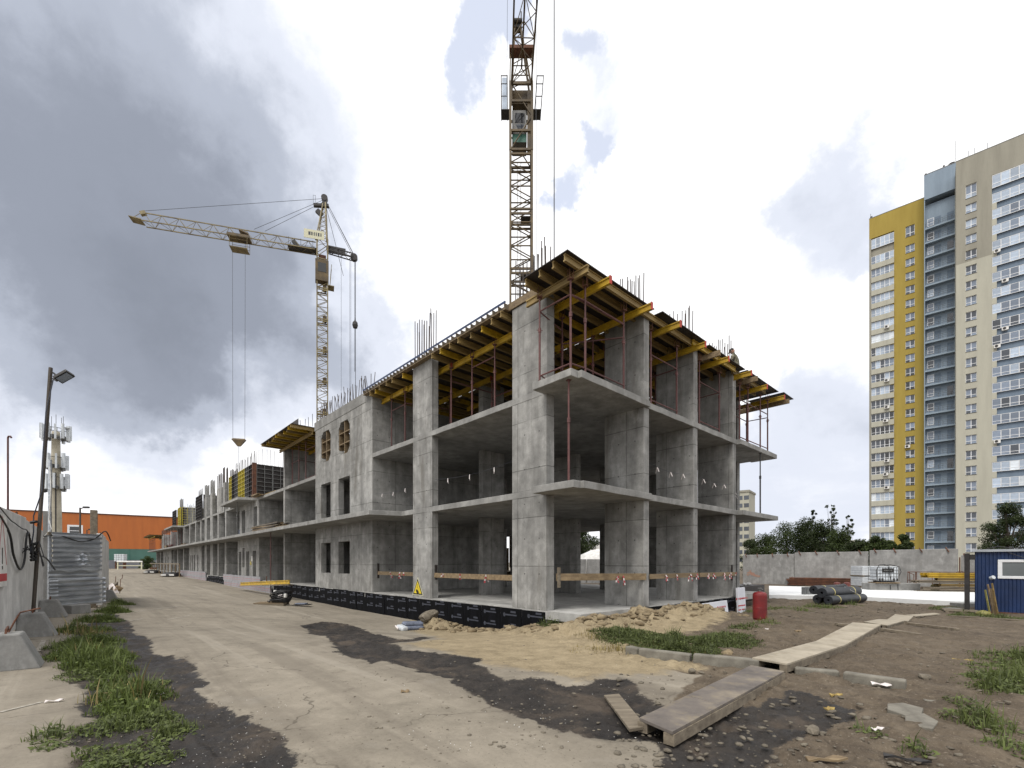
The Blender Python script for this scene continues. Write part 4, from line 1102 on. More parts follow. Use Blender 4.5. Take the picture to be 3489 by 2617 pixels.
# drums seen inside the second storey
for i, (a, b) in enumerate(((.9, 40.6), (1.3, 41.5))):
    m = MB().lathe([(.28, 0), (.29, .02), (.29, .6), (.30, .62), (.29, .64), (.29, .9), (.27, .9), (.27, .88)], 18)
    t = thing('drum', ('blue drum just inside the second storey beside the stair core', 'second blue drum deeper in the second storey')[i], 'drum', (*W(a, b), Z2), 0, 'drums on the second slab')
    m.build('barrel', 'cabin_blue', t); MB().lathe([(.25, .885), (.25, .895)], 18).build('lid', 'cabin_blue', t)

# ------------------------------------------------------------------ guard boards and barrier tape
def guard(label, p, q, z, h=.2, mat='timber', extra=None):
    t = thing('guard_board', label, 'guard board', (P0[0], P0[1], 0), TH0, 'timber guard boards round the ground floor')
    k = max(1, round(math.hypot(q[0] - p[0], q[1] - p[1]) / 3.2))
    for i in range(k):
        s0 = (p[0] + (q[0] - p[0]) * i / k, p[1] + (q[1] - p[1]) * i / k); s1 = (p[0] + (q[0] - p[0]) * (i + 1) / k, p[1] + (q[1] - p[1]) * (i + 1) / k)
        dz = RND.uniform(-.02, .02)
        MB().bar((*s0, z), (*s1, z + dz), .035, h).build('board', mat if i == 0 else 'timber_grey', t, bevel=.004)
    for (a, b, z0, z1, mt) in (extra or []):
        MB().box(a - .05, a + .05, b - .025, b + .025, z0, z1).build('cleat', mt, t, bevel=.004)
    return t
guard('pale guard board between the corner pillar and the first pillar on the right', (.34, -.06), (3.2, -1.31), 1.16, .21, 'timber', [(.40, -.115, .85, 1.45, 'timber_grey')])
guard('guard board in the second bay of the right side, tape tied on', (3.40, -1.32), (6.72, -1.31), 1.14, .16)
guard('guard board in the third bay of the right side, tape tied on', (6.80, -1.33), (10.1, -1.31), 1.13, .16, extra=[(9.72, -1.29, .85, 1.5, 'film_plywood')])
guard('short tilted guard board past the third pillar on the right', (10.15, -1.25), (11.3, -.5), 1.14, .16)
guard('grey guard board in the bay between the corner pillar and the warning sign pillar', (.12, 1.53), (.12, 6.16), 1.10, .18, 'timber', [(.17, 6.12, .92, 1.5, 'film_plywood')])
guard('guard board between the warning sign pillar and the window wall', (.1, 7.62), (.1, 11.0), 1.10, .16, 'timber', [(.12, 10.95, .85, 1.55, 'film_plywood')])
def tape(a, b, z, n, L, label, ang=0.0):
    """strip of red-white tape: loop knotted on a board with hanging ends"""
    t = thing('barrier_tape', label, 'tape', (*W(a, b), z), TH0 + ang, 'scraps of red and white barrier tape')
    for e in range(2):
        x = y = 0.0; zz = .06; w = .035; dx = RND.uniform(-.5, .5); prev = None
        for k in range(n):
            nx = x + dx * L + RND.uniform(-.015, .015); ny = y + RND.uniform(-.02, .02); nz = zz - L * (1 - .3 * abs(dx))
            m = MB().add([(x - w, y, zz), (x + w, y + .004, zz), (nx + w, ny, nz), (nx - w, ny + .004, nz), (x - w, y + .002, zz), (x + w, y + .006, zz), (nx + w, ny + .002, nz), (nx - w, ny + .006, nz)],
                         [(0, 1, 2, 3), (7, 6, 5, 4)])
            m.build('strip', 'cloth_red' if (k + e) % 2 else 'cloth_white', t)
            x, y, zz = nx, ny, nz
    return t
for i, (f, p, q) in enumerate([(.5, (3.40, -1.36), (6.72, -1.35)), (.28, (3.40, -1.36), (6.72, -1.35)), (.8, (3.40, -1.36), (6.72, -1.35)), (.95, (3.40, -1.36), (6.72, -1.35)),
                               (.2, (6.80, -1.37), (10.1, -1.35)), (.33, (6.80, -1.37), (10.1, -1.35)), (.62, (6.80, -1.37), (10.1, -1.35)), (.80, (6.80, -1.37), (10.1, -1.35)), (.97, (6.80, -1.37), (10.1, -1.35)),
                               (.66, (.34, -.10), (3.2, -1.35)), (.72, (.34, -.10), (3.2, -1.35)),
                               (.3, (.08, 1.53), (.08, 6.16)), (.62, (.08, 1.53), (.08, 6.16)), (.86, (.08, 1.53), (.08, 6.16)), (.25, (.06, 7.62), (.06, 11.0)), (.35, (.06, 7.62), (.06, 11.0)), (.6, (.06, 7.62), (.06, 11.0))]):
    g = 0 if i < 4 else 1 if i < 9 else 2 if i < 11 else 3 if i < 14 else 4
    bay = ('second right bay', 'third right bay', 'corner bay', 'bay left of the corner pillar', 'bay beside the window wall')[g]
    nth = ('leftmost', 'second', 'third', 'fourth', 'rightmost')[((1, 0, 2, 3), (0, 1, 2, 3, 4), (0, 4), (4, 1, 0), (4, 1, 0))[g][i - (0, 4, 9, 11, 14)[g]]]
    tape(p[0] + (q[0] - p[0]) * f, p[1] + (q[1] - p[1]) * f, 1.12, RND.choice([2, 3, 4, 4]), .075, nth + ' red and white tape scrap on the guard board, ' + bay)
# tape scraps on cords across the second storey
for (p, q, n, nm) in (((0.1, 7.7), (.1, 11.2), 3, 'beside the window wall'), ((.1, 1.6), (.1, 6.1), 3, 'left of the corner pillar'), ((3.5, -1.2), (6.4, -1.2), 3, 'in the second bay of the right side'), ((6.8, -1.2), (9.8, -1.2), 3, 'in the third bay of the right side'), ((10.2, -1.2), (13.6, .1), 2, 'at the right end')):
    t = thing('tape_cord', 'cord with tape scraps on the second storey ' + nm, 'tape', (P0[0], P0[1], 0), TH0, 'cords with tape scraps on the second storey')
    pts = [Vector((p[0] + (q[0] - p[0]) * k / 10, p[1] + (q[1] - p[1]) * k / 10, Z2 + 1.05 - .12 * math.sin(math.pi * k / 10))) for k in range(11)]
    MB().path(pts, .005, 4).build('cord', 'print_grey', t)
    for k in range(n):
        c = pts[2 + 3 * k] if n > 2 else pts[3 + 4 * k]
        m = MB()
        for s in (-1, 1):
            m.add([c + Vector((0, 0, .01)), c + Vector((.0, .03, .01)), c + Vector((s * .10, s * .12 + .03, -.17)), c + Vector((s * .10, s * .12, -.17)),
                   c + Vector((.003, 0, .01)), c + Vector((.003, .03, .01)), c + Vector((s * .10 + .003, s * .12 + .03, -.17)), c + Vector((s * .10 + .003, s * .12, -.17))], [(0, 1, 2, 3), (7, 6, 5, 4)])
        m.build('ribbon', 'cloth_white', t)

# ------------------------------------------------------------------ warning signs
def tri_sign(label, p, z, s, nrm=0.0):
    t = thing('warning_sign', label, 'sign', (*W(*p), z), TH0, 'yellow triangular warning signs')
    def tri(k, x, th=.004):
        h = s * .866
        c = [(x, -s / 2 * k, h / 3 - h / 3 * k), (x, s / 2 * k, h / 3 - h / 3 * k), (x, 0, h / 3 + h * 2 / 3 * k)]
        return MB().add(c + [(x + th, y, zz) for _, y, zz in c], [(0, 2, 1), (3, 4, 5), (0, 1, 4, 3), (1, 2, 5, 4), (2, 0, 3, 5)])
    tri(1.0, -.010, .008).build('plate', 'sign_cream', t)
    tri(.88, -.013, .002).build('border', 'print_black', t)
    tri(.68, -.016, .002).build('face', 'sign_yellow', t)
    h = s * .866
    m = MB()
    for yy, zz, w, hh, an in ((.02 * s, .20 * h, .30 * s, .17 * s, rad(35)),):
        pts = []
        for k in range(10):
            an2 = k * math.pi / 5
            y0, z0 = w / 2 * math.cos(an2), hh / 2 * math.sin(an2)
            pts.append((-.018, yy + y0 * math.cos(an) - z0 * math.sin(an), zz + y0 * math.sin(an) + z0 * math.cos(an)))
        m.add(pts, [tuple(range(9, -1, -1))])
    m.box(-.018, -.0165, -.012 * s, .012 * s, .40 * h, .62 * h)
    m.build('pictogram', 'print_black', t)
tri_sign('yellow warning triangle with a black falling-load mark at the foot of the second pillar', (-.002, 7.2), .26, .85)
tri_sign('small yellow warning triangle on the stair core wall further left', (-.002, 33.5), 1.35, .62)
t = thing('notice', 'small white paper notice beside a door slot of the stair core', 'notice', (*W(-.003, 33.2), 1.9), TH0)
MB().box(-.004, 0, -.15, .15, -.2, .2).build('sheet', 'white_paint', t); MB().box(-.005, -.0045, -.1, .1, .05, .08).build('print', 'print_grey', t)

# ================================================================== tower cranes
def lattice(m, p, q, half, n, r, rb, sec=4, up=(0, 0, 1), xb=False, top_r=None):
    """braced lattice between p and q: chords of a square (4) or triangular (3) section"""
    d, x, y, L = m.frame(p, q, up); p = Vector(p); q = Vector(q)
    hw, hh = half if isinstance(half, tuple) else (half, half)
    if sec == 4: cs = [(-hw, -hh), (hw, -hh), (hw, hh), (-hw, hh)]
    else: cs = [(-hw, -hh), (hw, -hh), (0, hh)]
    P = lambda c, t: p + d * (L * t) + x * c[0] + y * c[1]
    for c in cs: m.bar(P(c, 0), P(c, 1), r * 2, r * 2, up)
    k = len(cs)
    for f in range(k):
        c0, c1 = cs[f], cs[(f + 1) % k]
        for i in range(n):
            t0, t1 = i / n, (i + 1) / n
            if (i + f) % 2: m.tube(P(c0, t0), P(c1, t1), rb, 5, cap=False)
            else: m.tube(P(c1, t0), P(c0, t1), rb, 5, cap=False)
            if xb and i % xb == 0: m.tube(P(c0, t0), P(c1, t0), rb * 1.2, 5, cap=False)
    return m
# --- near crane, jib reaching towards the camera
C1 = thing('tower_crane', 'near tower crane rising behind the building, its jib reaching overhead', 'crane', (.73, 38.0, 0), 0, 'tower cranes on the site')
hw = .86
for k in range(7):
    z0 = 1.2 + k * 4.75
    m = MB(); lattice(m, (0, 0, z0), (0, 0, z0 + 4.70), hw, 5, .085, .045, 4, (0, 1, 0), xb=2)
    for zz in (z0 + .06, z0 + 4.45):
        for s in (-1, 1):
            m.bar((-hw, s * hw, zz), (hw, s * hw, zz), .12, .14); m.bar((s * hw, -hw, zz), (s * hw, hw, zz), .12, .14)
    m.tube((-.3, .3, z0), (-.3, .3, z0 + 4.7), .02, 5); m.tube((.0, .3, z0), (0, .3, z0 + 4.7), .02, 5)
    for j in range(12): m.tube((-.3, .3, z0 + .3 + j * .38), (0, .3, z0 + .3 + j * .38), .012, 4)
    m.build('mast_section', 'crane_yellow', C1)
    MB().box(.0, .75, -.1, .7, z0 + .02, z0 + .07).build('landing', 'steel_dark', C1)
m = MB(); lattice(m, (0, 0, 34.45), (0, 0, 39.9), hw, 2, .10, .05, 4, (0, 1, 0))
for zz in (34.5, 36.0, 38.35, 39.8):
    for s in (-1, 1):
        m.bar((-hw, s * hw, zz), (hw, s * hw, zz), .14, .16); m.bar((s * hw, -hw, zz), (s * hw, hw, zz), .14, .16)
m.build('slewing_section', 'crane_yellow', C1)
cab = MB().box(-.72, .45, -.70, .6, 35.2, 37.8).build('cab', 'steel_grey', C1, bevel=.04)
MB().box(-.50, .28, -.715, -.703, 36.75, 37.55).build('cab_window', 'glass_black', cab)
MB().add([(-.45, -.712, 36.65), (.25, -.712, 36.65), (-.1, -.712, 35.95)], [(0, 2, 1)]).build('cab_window', 'glass_dark', cab)
MB().box(-.70, .43, -.71, -.702, 35.22, 35.85).build('cab_skirt', 'door_green', cab)
MB().box(.5, .84, -.84, -.2, 34.6, 39.2).build('cable_trunk', 'crane_yellow', C1)
MB().box(-.7, .84, -.5, .5, 38.5, 39.6).build('machinery_box', 'crane_yellow', C1, bevel=.03)
for s, lean in ((-1, -.03), (1, .13)):
    m = MB(); x0 = s * 1.05; x1 = s * 1.55
    for xx in (x0, x1):
        m.tube((xx + s * .05, -.4, 38.1), (xx + lean * 2, -.4, 40.9), .03, 5); m.tube((xx + s * .05, .5, 38.1), (xx + lean * 2, .5, 40.9), .03, 5)
    for zz in (38.1, 39.2, 40.2, 40.85):
        f = (zz - 38.1) / 2.8
        m.tube((x0 + s * .05 * (1 - f) + lean * 2 * f, -.4, zz), (x1 + s * .05 * (1 - f) + lean * 2 * f, -.4, zz), .035, 5)
        m.tube((x1 + s * .05 * (1 - f) + lean * 2 * f, -.4, zz), (x1 + s * .05 * (1 - f) + lean * 2 * f, .5, zz), .035, 5)
    m.bar((s * .8, 0, 38.1), (x1 + s * .05, 0, 38.1), .9, .06)
    m.build('side_platform', 'steel_dark', C1)
    if s < 0: MB().box(x1 + .02, x0 - .03, -.41, -.395, 38.15, 40.7).build('platform_mesh', 'glass_film', C1)
m = MB()
for s in (-1, 1):
    m.bar((s * .78, .6, 39.9), (-.28 + s * .22, .1, 45.3), .15, .15); m.bar((s * .78, -.7, 39.9), (-.28 + s * .22, -.1, 45.3), .13, .13)
for k in range(6):
    f = k / 6; zz = 39.9 + 5.3 * f; hx = .78 * (1 - f) + .24 * f; ox = -.28 * f
    m.tube((ox - hx, -.6 * (1 - f), zz), (ox + hx, -.6 * (1 - f), zz), .04, 5); m.tube((ox - hx, .6 * (1 - f), zz), (ox + hx, .6 * (1 - f), zz + .6), .035, 5)
m.build('tower_head', 'crane_yellow', C1)
m = MB().box(-.62, .06, -.25, .25, 45.0, 45.65); m.tube((-.66, -.3, 45.4), (.1, -.3, 45.4), .16, 10); m.tube((-.58, 0, 45.6), (-.58, 0, 46.5), .05, 5); m.tube((.02, 0, 45.6), (.02, 0, 46.5), .05, 5)
m.build('head_sheaves', 'steel_dark', C1)
# jib and its ropes
jp, jq = Vector((.03, -.9, 40.3)), Vector((.80, -27.0, 40.3))
m = MB(); lattice(m, jp, jq, (.78, .62), 16, .06, .03, 3, (0, 0, 1), xb=2)
m.build('jib', 'crane_yellow', C1)
MB().box(-.95, .95, -1.1, -.3, 42.35, 42.6).build('jib_root_frame', 'rust', C1)
m = MB()
for s in (-1, 1): m.bar((s * .9, -.7, 40.1), (s * .85, -.7, 42.4), .08, .08)
m.build('jib_root_post', 'crane_yellow', C1)
m = MB().box(-.4, 1.9, -15.0, -13.4, 39.1, 39.4); m.tube((-.3, -14.2, 39.45), (1.7, -14.2, 39.45), .14, 10)
m.build('trolley', 'steel_dark', C1)
for dx, y, r in ((2.17 - .73, -14.0, .028), (1.24 - .73, -14.0, .012)):
    MB().tube((dx, y, 39.2), (dx, y, 12.0), r, 5).build('hoist_rope', 'rope', C1)
m = MB().lathe([(.02, .9), (.22, .8), (.30, .4), (.2, .1), (.03, 0)], 10, (.98, -14.0, 11.1)); m.build('hook_block', 'steel_dark', C1)
MB().tube((-1.18, .3, 38), (-1.02, -4.5, 47.0), .012, 4).build('stay_rope', 'rope', C1)
m = MB().box(-2.2, 2.2, -2.4, 2.4, -.4, .9); m.box(-2.4, -1.0, 1.0, 2.6, .9, 2.8); m.box(1.0, 2.4, 1.0, 2.6, .9, 2.8)
m.build('undercarriage', 'crane_yellow', C1)

# --- far crane on the left, jib level to the left
c2 = Vector((-27.75, 68.2, 0))
C2 = thing('tower_crane', 'far pale yellow tower crane on the left with level jib and trolley', 'crane', tuple(c2), 0, 'tower cranes on the site')
RZ = Matrix.Rotation(rad(22), 4, 'Z')
hw2 = .72
def rot_mb(m):
    m.v = [tuple(RZ @ Vector(v)) for v in m.v]; return m
for k in range(10):
    z0 = .8 + k * 4.5
    m = MB(); lattice(m, (0, 0, z0), (0, 0, z0 + 4.45), hw2, 5, .075, .042, 4, (0, 1, 0), xb=2)
    for zz in (z0 + .08, z0 + 4.3):
        for s in (-1, 1): m.bar((-hw2, s * hw2, zz), (hw2, s * hw2, zz), .1, .12); m.bar((s * hw2, -hw2, zz), (s * hw2, hw2, zz), .1, .12)
    rot_mb(m).build('mast_section', 'crane_pale', C2)
    rot_mb(MB().box(.05, .6, -.6, .55, z0 + .15, z0 + .65)).build('landing', 'crane_yellow', C2)
m = MB(); lattice(m, (0, 0, 45.8), (0, 0, 48.6), hw2, 2, .09, .05, 4, (0, 1, 0)); rot_mb(m).build('slewing_section', 'crane_pale', C2)
rot_mb(MB().box(-.95, .85, -.9, .2, 42.3, 45.4)).build('cab', 'crane_yellow', C2, bevel=.05)
rot_mb(MB().box(-.6, .5, -.925, -.905, 43.6, 44.9)).build('cab_window', 'glass_black', C2)
m = MB()
m.tube((1.0, .3, 41.9), (1.25, .3, 45.0), .04, 5); m.tube((1.0, -.8, 41.9), (1.25, -.8, 45.0), .04, 5); m.box(.7, 1.6, -.9, .5, 41.8, 41.9)
rot_mb(m).build('cab_platform', 'crane_pale', C2)
rot_mb(MB().box(-.5, .5, -.5, .5, 45.5, 46.3)).build('machinery_box', 'rust', C2)
jd = Vector((-22.6, -6.3, 0)).normalized()
def J(s, z, side=0.0):
    n = Vector((-jd.y, jd.x, 0)); return jd * s + n * side + Vector((0, 0, z))
# tower head: raked A-frame behind the mast axis
m = MB()
for sd in (-.6, .6):
    m.bar(J(-.65, 48.2, sd), J(-.45, 54.2, sd * .35), .16, .16); m.bar(J(.85, 48.2, sd), J(-.10, 54.0, sd * .35), .12, .12)
for k in range(9):
    f = k / 9; g = (k + 1) / 9
    for sd in (-.6, .6):
        a0 = J(.85 * (1 - f) - .10 * f, 48.2 + 5.8 * f, sd * (1 - .65 * f)); a1 = J(-.65 * (1 - g) - .45 * g, 48.2 + 5.8 * g, sd * (1 - .65 * g))
        m.tube(a0, a1, .03, 4); m.tube(J(-.65 * (1 - f) - .45 * f, 48.2 + 5.8 * f, sd * (1 - .65 * f)), J(.85 * (1 - g) - .10 * g, 48.2 + 5.8 * g, sd * (1 - .65 * g)), .025, 4)
m.build('tower_head', 'crane_pale', C2)
m = MB().bar(J(-.9, 53.9), J(1.2, 53.6), .5, .35); m.bar(J(-.2, 54.0), J(-.5, 54.9), .5, .5); m.tube(J(-.3, 54.9, -.3), J(-.3, 54.9, .3), .45, 12); m.bar(J(.2, 52.9), J(.6, 52.4), .4, .9)
m.tube(J(.9, 53.8, .3), J(.9, 54.9, .3), .02, 4); m.tube(J(1.2, 53.8, .3), J(1.2, 54.9, .3), .02, 4); m.tube(J(.9, 54.85, .3), J(1.2, 54.85, .3), .02, 4)
m.build('head_sheaves', 'steel_dark', C2)
m = MB(); lattice(m, J(.9, 47.55), J(22.2, 47.55), (.66, .72), 21, .055, .028, 3, (0, 0, 1)); m.build('jib', 'crane_pale', C2)
m = MB(); m.bar(J(.7, 47.0), J(4.6, 46.9), 1.4, .06); 
for s in (1.2, 2.8, 4.4): m.tube(J(s, 47, .7), J(s, 48.0, .7), .025, 4); m.tube(J(s, 47, -.7), J(s, 48.0, -.7), .025, 4)
m.tube(J(1.0, 48.0, -.7), J(4.5, 48.0, -.7), .025, 4); m.bar(J(3.2, 47.1), J(3.9, 47.9), .5, .5)
m.build('jib_walkway', 'steel_dark', C2)
m = MB().bar(J(22.0, 48.3), J(22.6, 48.05), .45, .45); m.bar(J(22.3, 47.0), J(23.7, 47.15), 1.3, .1); m.bar(J(23.7, 47.2), J(22.2, 48.5), .05, .05); m.build('jib_tip', 'crane_pale', C2)
board = MB().box(-1.35, 1.35, -.03, .03, -.62, .62).build('name_board', 'sign_cream', C2, loc=tuple(J(1.0, 48.75, .95)), rotz=math.atan2(-jd.y, -jd.x))
m = MB()
for x, w in ((-.75, .28), (-.38, .18), (-.05, .14), (.22, .14), (.5, .22), (.85, .14)): m.box(x, x + w, -.036, -.031, -.2, .3)
m.build('lettering', 'print_grey', board)
m = MB().bar(J(9.4, 47.0), J(12.2, 47.0), 1.5, .35); m.bar(J(9.6, 47.5), J(10.8, 47.9), 1.2, .12); m.build('trolley', 'crane_yellow', C2)
m = MB()
for s in (9.7, 11.9):
    for sd in (-.7, .7): m.tube(J(s, 46.9, sd), J(s, 45.3, sd), .035, 4)
for z in (45.35, 45.9, 46.4):
    for sd in (-.7, .7): m.tube(J(9.7, z, sd), J(11.9, z, sd), .03, 4)
m.bar(J(9.7, 45.3), J(11.9, 45.3), 1.4, .06); m.build('trolley_basket', 'crane_pale', C2)
for s0 in (10.1, 11.7):
    MB().tube(J(s0, 46.8), J(s0 + (.05 if s0 < 11 else -.05), 18.7), .022, 5).build('hoist_rope', 'rope', C2)
m = MB().add([J(10.0, 18.75, -.2), J(11.8, 18.75, -.2), J(11.8, 18.75, .2), J(10.0, 18.75, .2), J(10.7, 17.85, -.15), J(11.1, 17.85, -.15), J(11.1, 17.85, .15), J(10.7, 17.85, .15), J(10.15, 18.95), J(11.65, 18.95)],
             [(0, 1, 5, 4), (1, 2, 6, 5), (2, 3, 7, 6), (3, 0, 4, 7), (4, 5, 6, 7), (0, 3, 8), (1, 9, 2), (0, 8, 9, 1), (3, 2, 9, 8)])
m.build('hook_block', 'crane_yellow', C2)
MB().tube(J(10.9, 17.9), J(10.9, 10.8), .03, 5).build('lifting_chain', 'rope', C2)
m = MB(); lattice(m, J(-.6, 47.5), J(-4.2, 47.0), (.5, .25), 6, .06, .03, 4, (0, 0, 1)); m.bar(J(-.6, 47.6), J(-3.2, 47.5), .05, 1.1); m.build('counter_jib', 'steel_dark', C2)
m = MB().tube(J(-4.4, 46.95, -.3), J(-4.4, 46.95, .3), .5, 14); m.build('counter_sheave', 'steel_dark', C2)
rp = MB()
for a, b in (((-.3, 54.9), (22.1, 48.55)), ((-.2, 54.7), (9.0, 48.6)), ((-.2, 54.4), (7.6, 48.6)), ((-.5, 54.6), (-4.3, 47.4)), ((-.5, 54.2), (-4.2, 47.2)), ((-.55, 54.5), (-4.4, 47.4)), ((-.6, 53.4), (-2.9, 44))):
    rp.tube(J(*a), J(*b), .03, 4)
for s, z1, r in ((-4.6, 18, .04), (-4.5, 30, .04), (-3.8, 14, .022), (-3.95, 14, .022), (-2.6, 14, .02)):
    rp.tube(J(s, 46.6), J(s, z1), r, 4)
rp.build('stay_ropes', 'rope', C2)
m = MB().lathe([(.05, 1.6), (.12, 1.2), (.36, .9), (.42, .5), (.3, .1), (.05, 0)], 12, tuple(J(-4.55, 36.4))); m.build('counter_pulley', 'steel_dark', C2)
MB().box(-2, 2, -2.2, 2.2, -.4, .8).build('undercarriage', 'crane_yellow', C2)

# ================================================================== tall apartment tower on the right
ev = np.array([.747, -.665]); nv = np.array([-.665, -.747])       # along the facade towards the right, and outwards
TD = 98.0
TB = thing('apartment_tower', 'tall apartment tower in yellow, blue and cream with rows of windows', 'building', (.8542 * TD, TD, -.3), math.atan2(ev[1], ev[0]))
# local frame: x along facade to the right, y away from the viewer (inwards), z up; facade of the yellow part at y = 0
ST = 2.88
def tower():
    def wallx(name, mat, x0, x1, z0, z1, y, holes):
        o = holed(name, -.45, 0, x0, x1, z0, z1, holes, TB, mat); me = o.data
        for v in me.vertices: v.co = Vector((v.co.y, y - v.co.x, v.co.z))
        me.flip_normals(); return o
    def part(name, mat, x0, x1, y0, y1, z0, z1): return MB().box(x0, x1, y0, y1, z0, z1).build(name, mat, TB)
    nfl = 25
    ybase = lambda k: 67.9 - ST * k            # window-row centres
    # yellow wing (x from -6.8 to 2.2): glazed loggia strip on the left, wall with windows on the right
    part('wall', 'render_grey', -6.85, -6.5, -.02, 14, 0, 72.9)
    rows = [ybase(k) for k in range(nfl) if ybase(k) > 0]
    wallx('wall', 'render_yellow', -2.6, 2.2, 0, 72.9, 0, [(-.73, .73, z - .85, z + .85) for z in rows] + [(-.73, .73, 71.6 - 1.15, 71.6 + 1.15)])
    part('wall_core', 'glass_black', -2.59, 2.19, .5, 13.9, .01, 72.8)
    part('parapet', 'render_yellow', -6.85, 2.2, 0, 14, 72.9, 77.4)
    part('wall', 'render_grey', -6.5, -2.61, .35, 14, 0, 72.89)
    # blue recess part (x 2.2 .. 7.0), protruding 2.8 m
    b0, b1, yb = 2.21, 7.0, -2.82
    part('wall', 'render_blue', b0, b1, yb + .9, 14, 0, 74.5)
    part('parapet', 'render_blue', b0, b1, yb - .05, 14, 75.2, 80.2)
    part('wall', 'render_blue', b0, b0 + .15, yb, yb + .89, 0, 75.19)
    # cream and grey part, protruding 7 m
    g0, g1, yg = 6.75, 33.0, -7.05
    xc = g0 + 2.05; hs = [(xc - .73, xc + .73, z + .1 - .85, z + .1 + .85) for z in rows]
    wallx('wall', 'render_cream', g0, g0 + 4.75, 0, 58.1, yg, [h for h in hs if h[3] < 58.1])
    wallx('wall', 'render_grey', g0, g0 + 4.75, 58.101, 72.5, yg, [h for h in hs if h[2] > 58.101] + [(xc - .73, xc + .73, 71.2 - 1.27, 71.2 + 1.27)])
    part('wall_core', 'glass_black', g0 + .01, g0 + 4.74, yg + .5, 13.9, .01, 72.4); part('wall', 'render_cream', g0, g0 + .009, yg + .01, 13.9, 0, 72.4)
    part('parapet', 'render_grey', g0, g1, yg, 14, 72.501, 77.7)
    part('wall', 'render_dark_blue', g0 + 4.751, g1, yg + .3, 14, 0, 72.5)
    # cross-framed windows: frame, four panes
    def wmesh(w, h):
        m = MB(); d = .06
        m.box(-w / 2, w / 2, -.04, .02, -h / 2, -h / 2 + d); m.box(-w / 2, w / 2, -.04, .02, h / 2 - d, h / 2)
        m.box(-w / 2, -w / 2 + d, -.04, .02, -h / 2 + d, h / 2 - d); m.box(w / 2 - d, w / 2, -.04, .02, -h / 2 + d, h / 2 - d)
        m.box(-.05, .05, -.045, .02, -h / 2 + d, h / 2 - d); m.box(-w / 2 + d, -.05, -.04, .02, -h * .16 - .04, -h * .16 + .04); m.box(.05, w / 2 - d, -.04, .02, -h * .16 - .04, -h * .16 + .04)
        return cmesh(m, 'window', 'pvc_white')
    def pmesh(mat, w, h): return cmesh(MB().box(-w / 2, w / 2, -.012, .0, -h / 2, h / 2), 'pane', mat)
    GL = ['glass_mid', 'glass_dark', 'glass_film', 'glass_black', 'glass_bright']
    P1 = [pmesh(g, .62, 1.0) for g in GL]; P2 = [pmesh(g, .62, .42) for g in GL]
    WM = wmesh(1.45, 1.68)
    niche = cmesh(MB().box(-.78, .78, -.27, -.05, -.845, -.82), 'sill', 'steel_grey')
    def window(x, y, z, pool, s=1.0):
        o = inst('window', WM, TB, (x, y + .2, z), (0, 0, 0), (1, 1, s))
        inst('sill', niche, o)
        for sx in (-.36, .36):
            inst('pane', P1[RND.choice(pool)], o, (sx, 0, .24)); inst('pane', P2[RND.choice(pool)], o, (sx, 0, -.52))
    for k in range(nfl):
        z = ybase(k)
        if z < 0: break
        window(0.0, 0, z, (0, 1, 0, 3) if k > 6 else (0, 0, 1))
        window(g0 + 2.05, yg, z + .1, (0, 1, 1, 0) if k > 2 else (0, 2))
    window(0.0, 0, 71.6, (0, 0, 1), 1.35); window(g0 + 2.05, yg, 71.2, (0, 0, 2), 1.5)
    # glazed loggia bands
    def bandmesh(n, pw, h):
        m = MB(); L = n * pw; d = .07
        m.box(0, L, -.04, .04, -h / 2, -h / 2 + d); m.box(0, L, -.04, .04, h / 2 - d, h / 2)
        for i in range(n + 1): m.box(max(0, i * pw - .05), min(L, i * pw + .05), -.045, .04, -h / 2 + d, h / 2 - d)
        for i in range(n): m.box(i * pw + .05, (i + 1) * pw - .05, -.04, .04, -h * .19 - .035, -h * .19 + .035)
        return cmesh(m, 'loggia_glazing', 'pvc_white')
    BY = bandmesh(5, .77, 1.75); BG = bandmesh(9, 1.12, 1.72)
    PY = [pmesh(g, .66, 1.62) for g in GL]; PG = [pmesh(g, 1.0, 1.6) for g in GL]
    quoin = cmesh(MB().box(0, .55, -.25, 0, -.62, .62), 'quoin', 'render_yellow')
    sill = cmesh(MB().box(0, 3.88, -.30, 0, -.55, .55), 'spandrel', 'render_cream')
    qg = cmesh(MB().box(0, .62, -.27, 0, -.55, .55), 'quoin', 'render_cream')
    AC = MB().box(-.42, .42, -.38, 0, 0, .62); AC.tube((-.1, -.385, .31), (-.1, -.39, .31), .26, 14)
    AC = cmesh(AC, 'air_conditioner', 'white_paint')
    FAN = cmesh(MB().tube((-.1, -.392, .31), (-.1, -.40, .31), .23, 14), 'fan', 'steel_dark')
    for k in range(nfl):
        z = ybase(k) + .1
        if z < 0: break
        o = inst('loggia_glazing', BY, TB, (-6.48, .12, z))
        pool = (2, 2, 2, 0) if k < 6 else ((1, 0, 1, 1, 3) if 10 < k < 18 else (2, 2, 4, 2, 0) if k >= 18 else (0, 0, 1, 2))
        if k == 6: pool = (4,)
        for i in range(5): inst('pane', PY[RND.choice(pool)], o, (.385 + i * .77, 0, 0))
        inst('spandrel', sill, TB, (-6.48, .12, z - 1.44))
        inst('quoin', quoin, TB, (-3.15, .10, z - 1.44))
        zg = ybase(k) + .3
        o = inst('loggia_glazing', BG, TB, (g0 + 4.78, yg + .05, zg))
        pool = (2, 2, 2, 0) if k < 7 else ((2, 4, 2, 2, 0) if k > 16 else (0, 0, 1, 2, 0))
        for i in range(9): inst('pane', PG[RND.choice(pool)], o, (.56 + i * 1.12, 0, 0))
        inst('quoin', qg, TB, (g0 + 4.755, yg + .29, zg - 1.42))
        if k in (5, 9, 11, 12, 15, 16, 17): 
            o = inst('air_conditioner', AC, TB, (-4.0 + (k % 2) * .2, -.2, z - 1.35)); inst('fan', FAN, o)
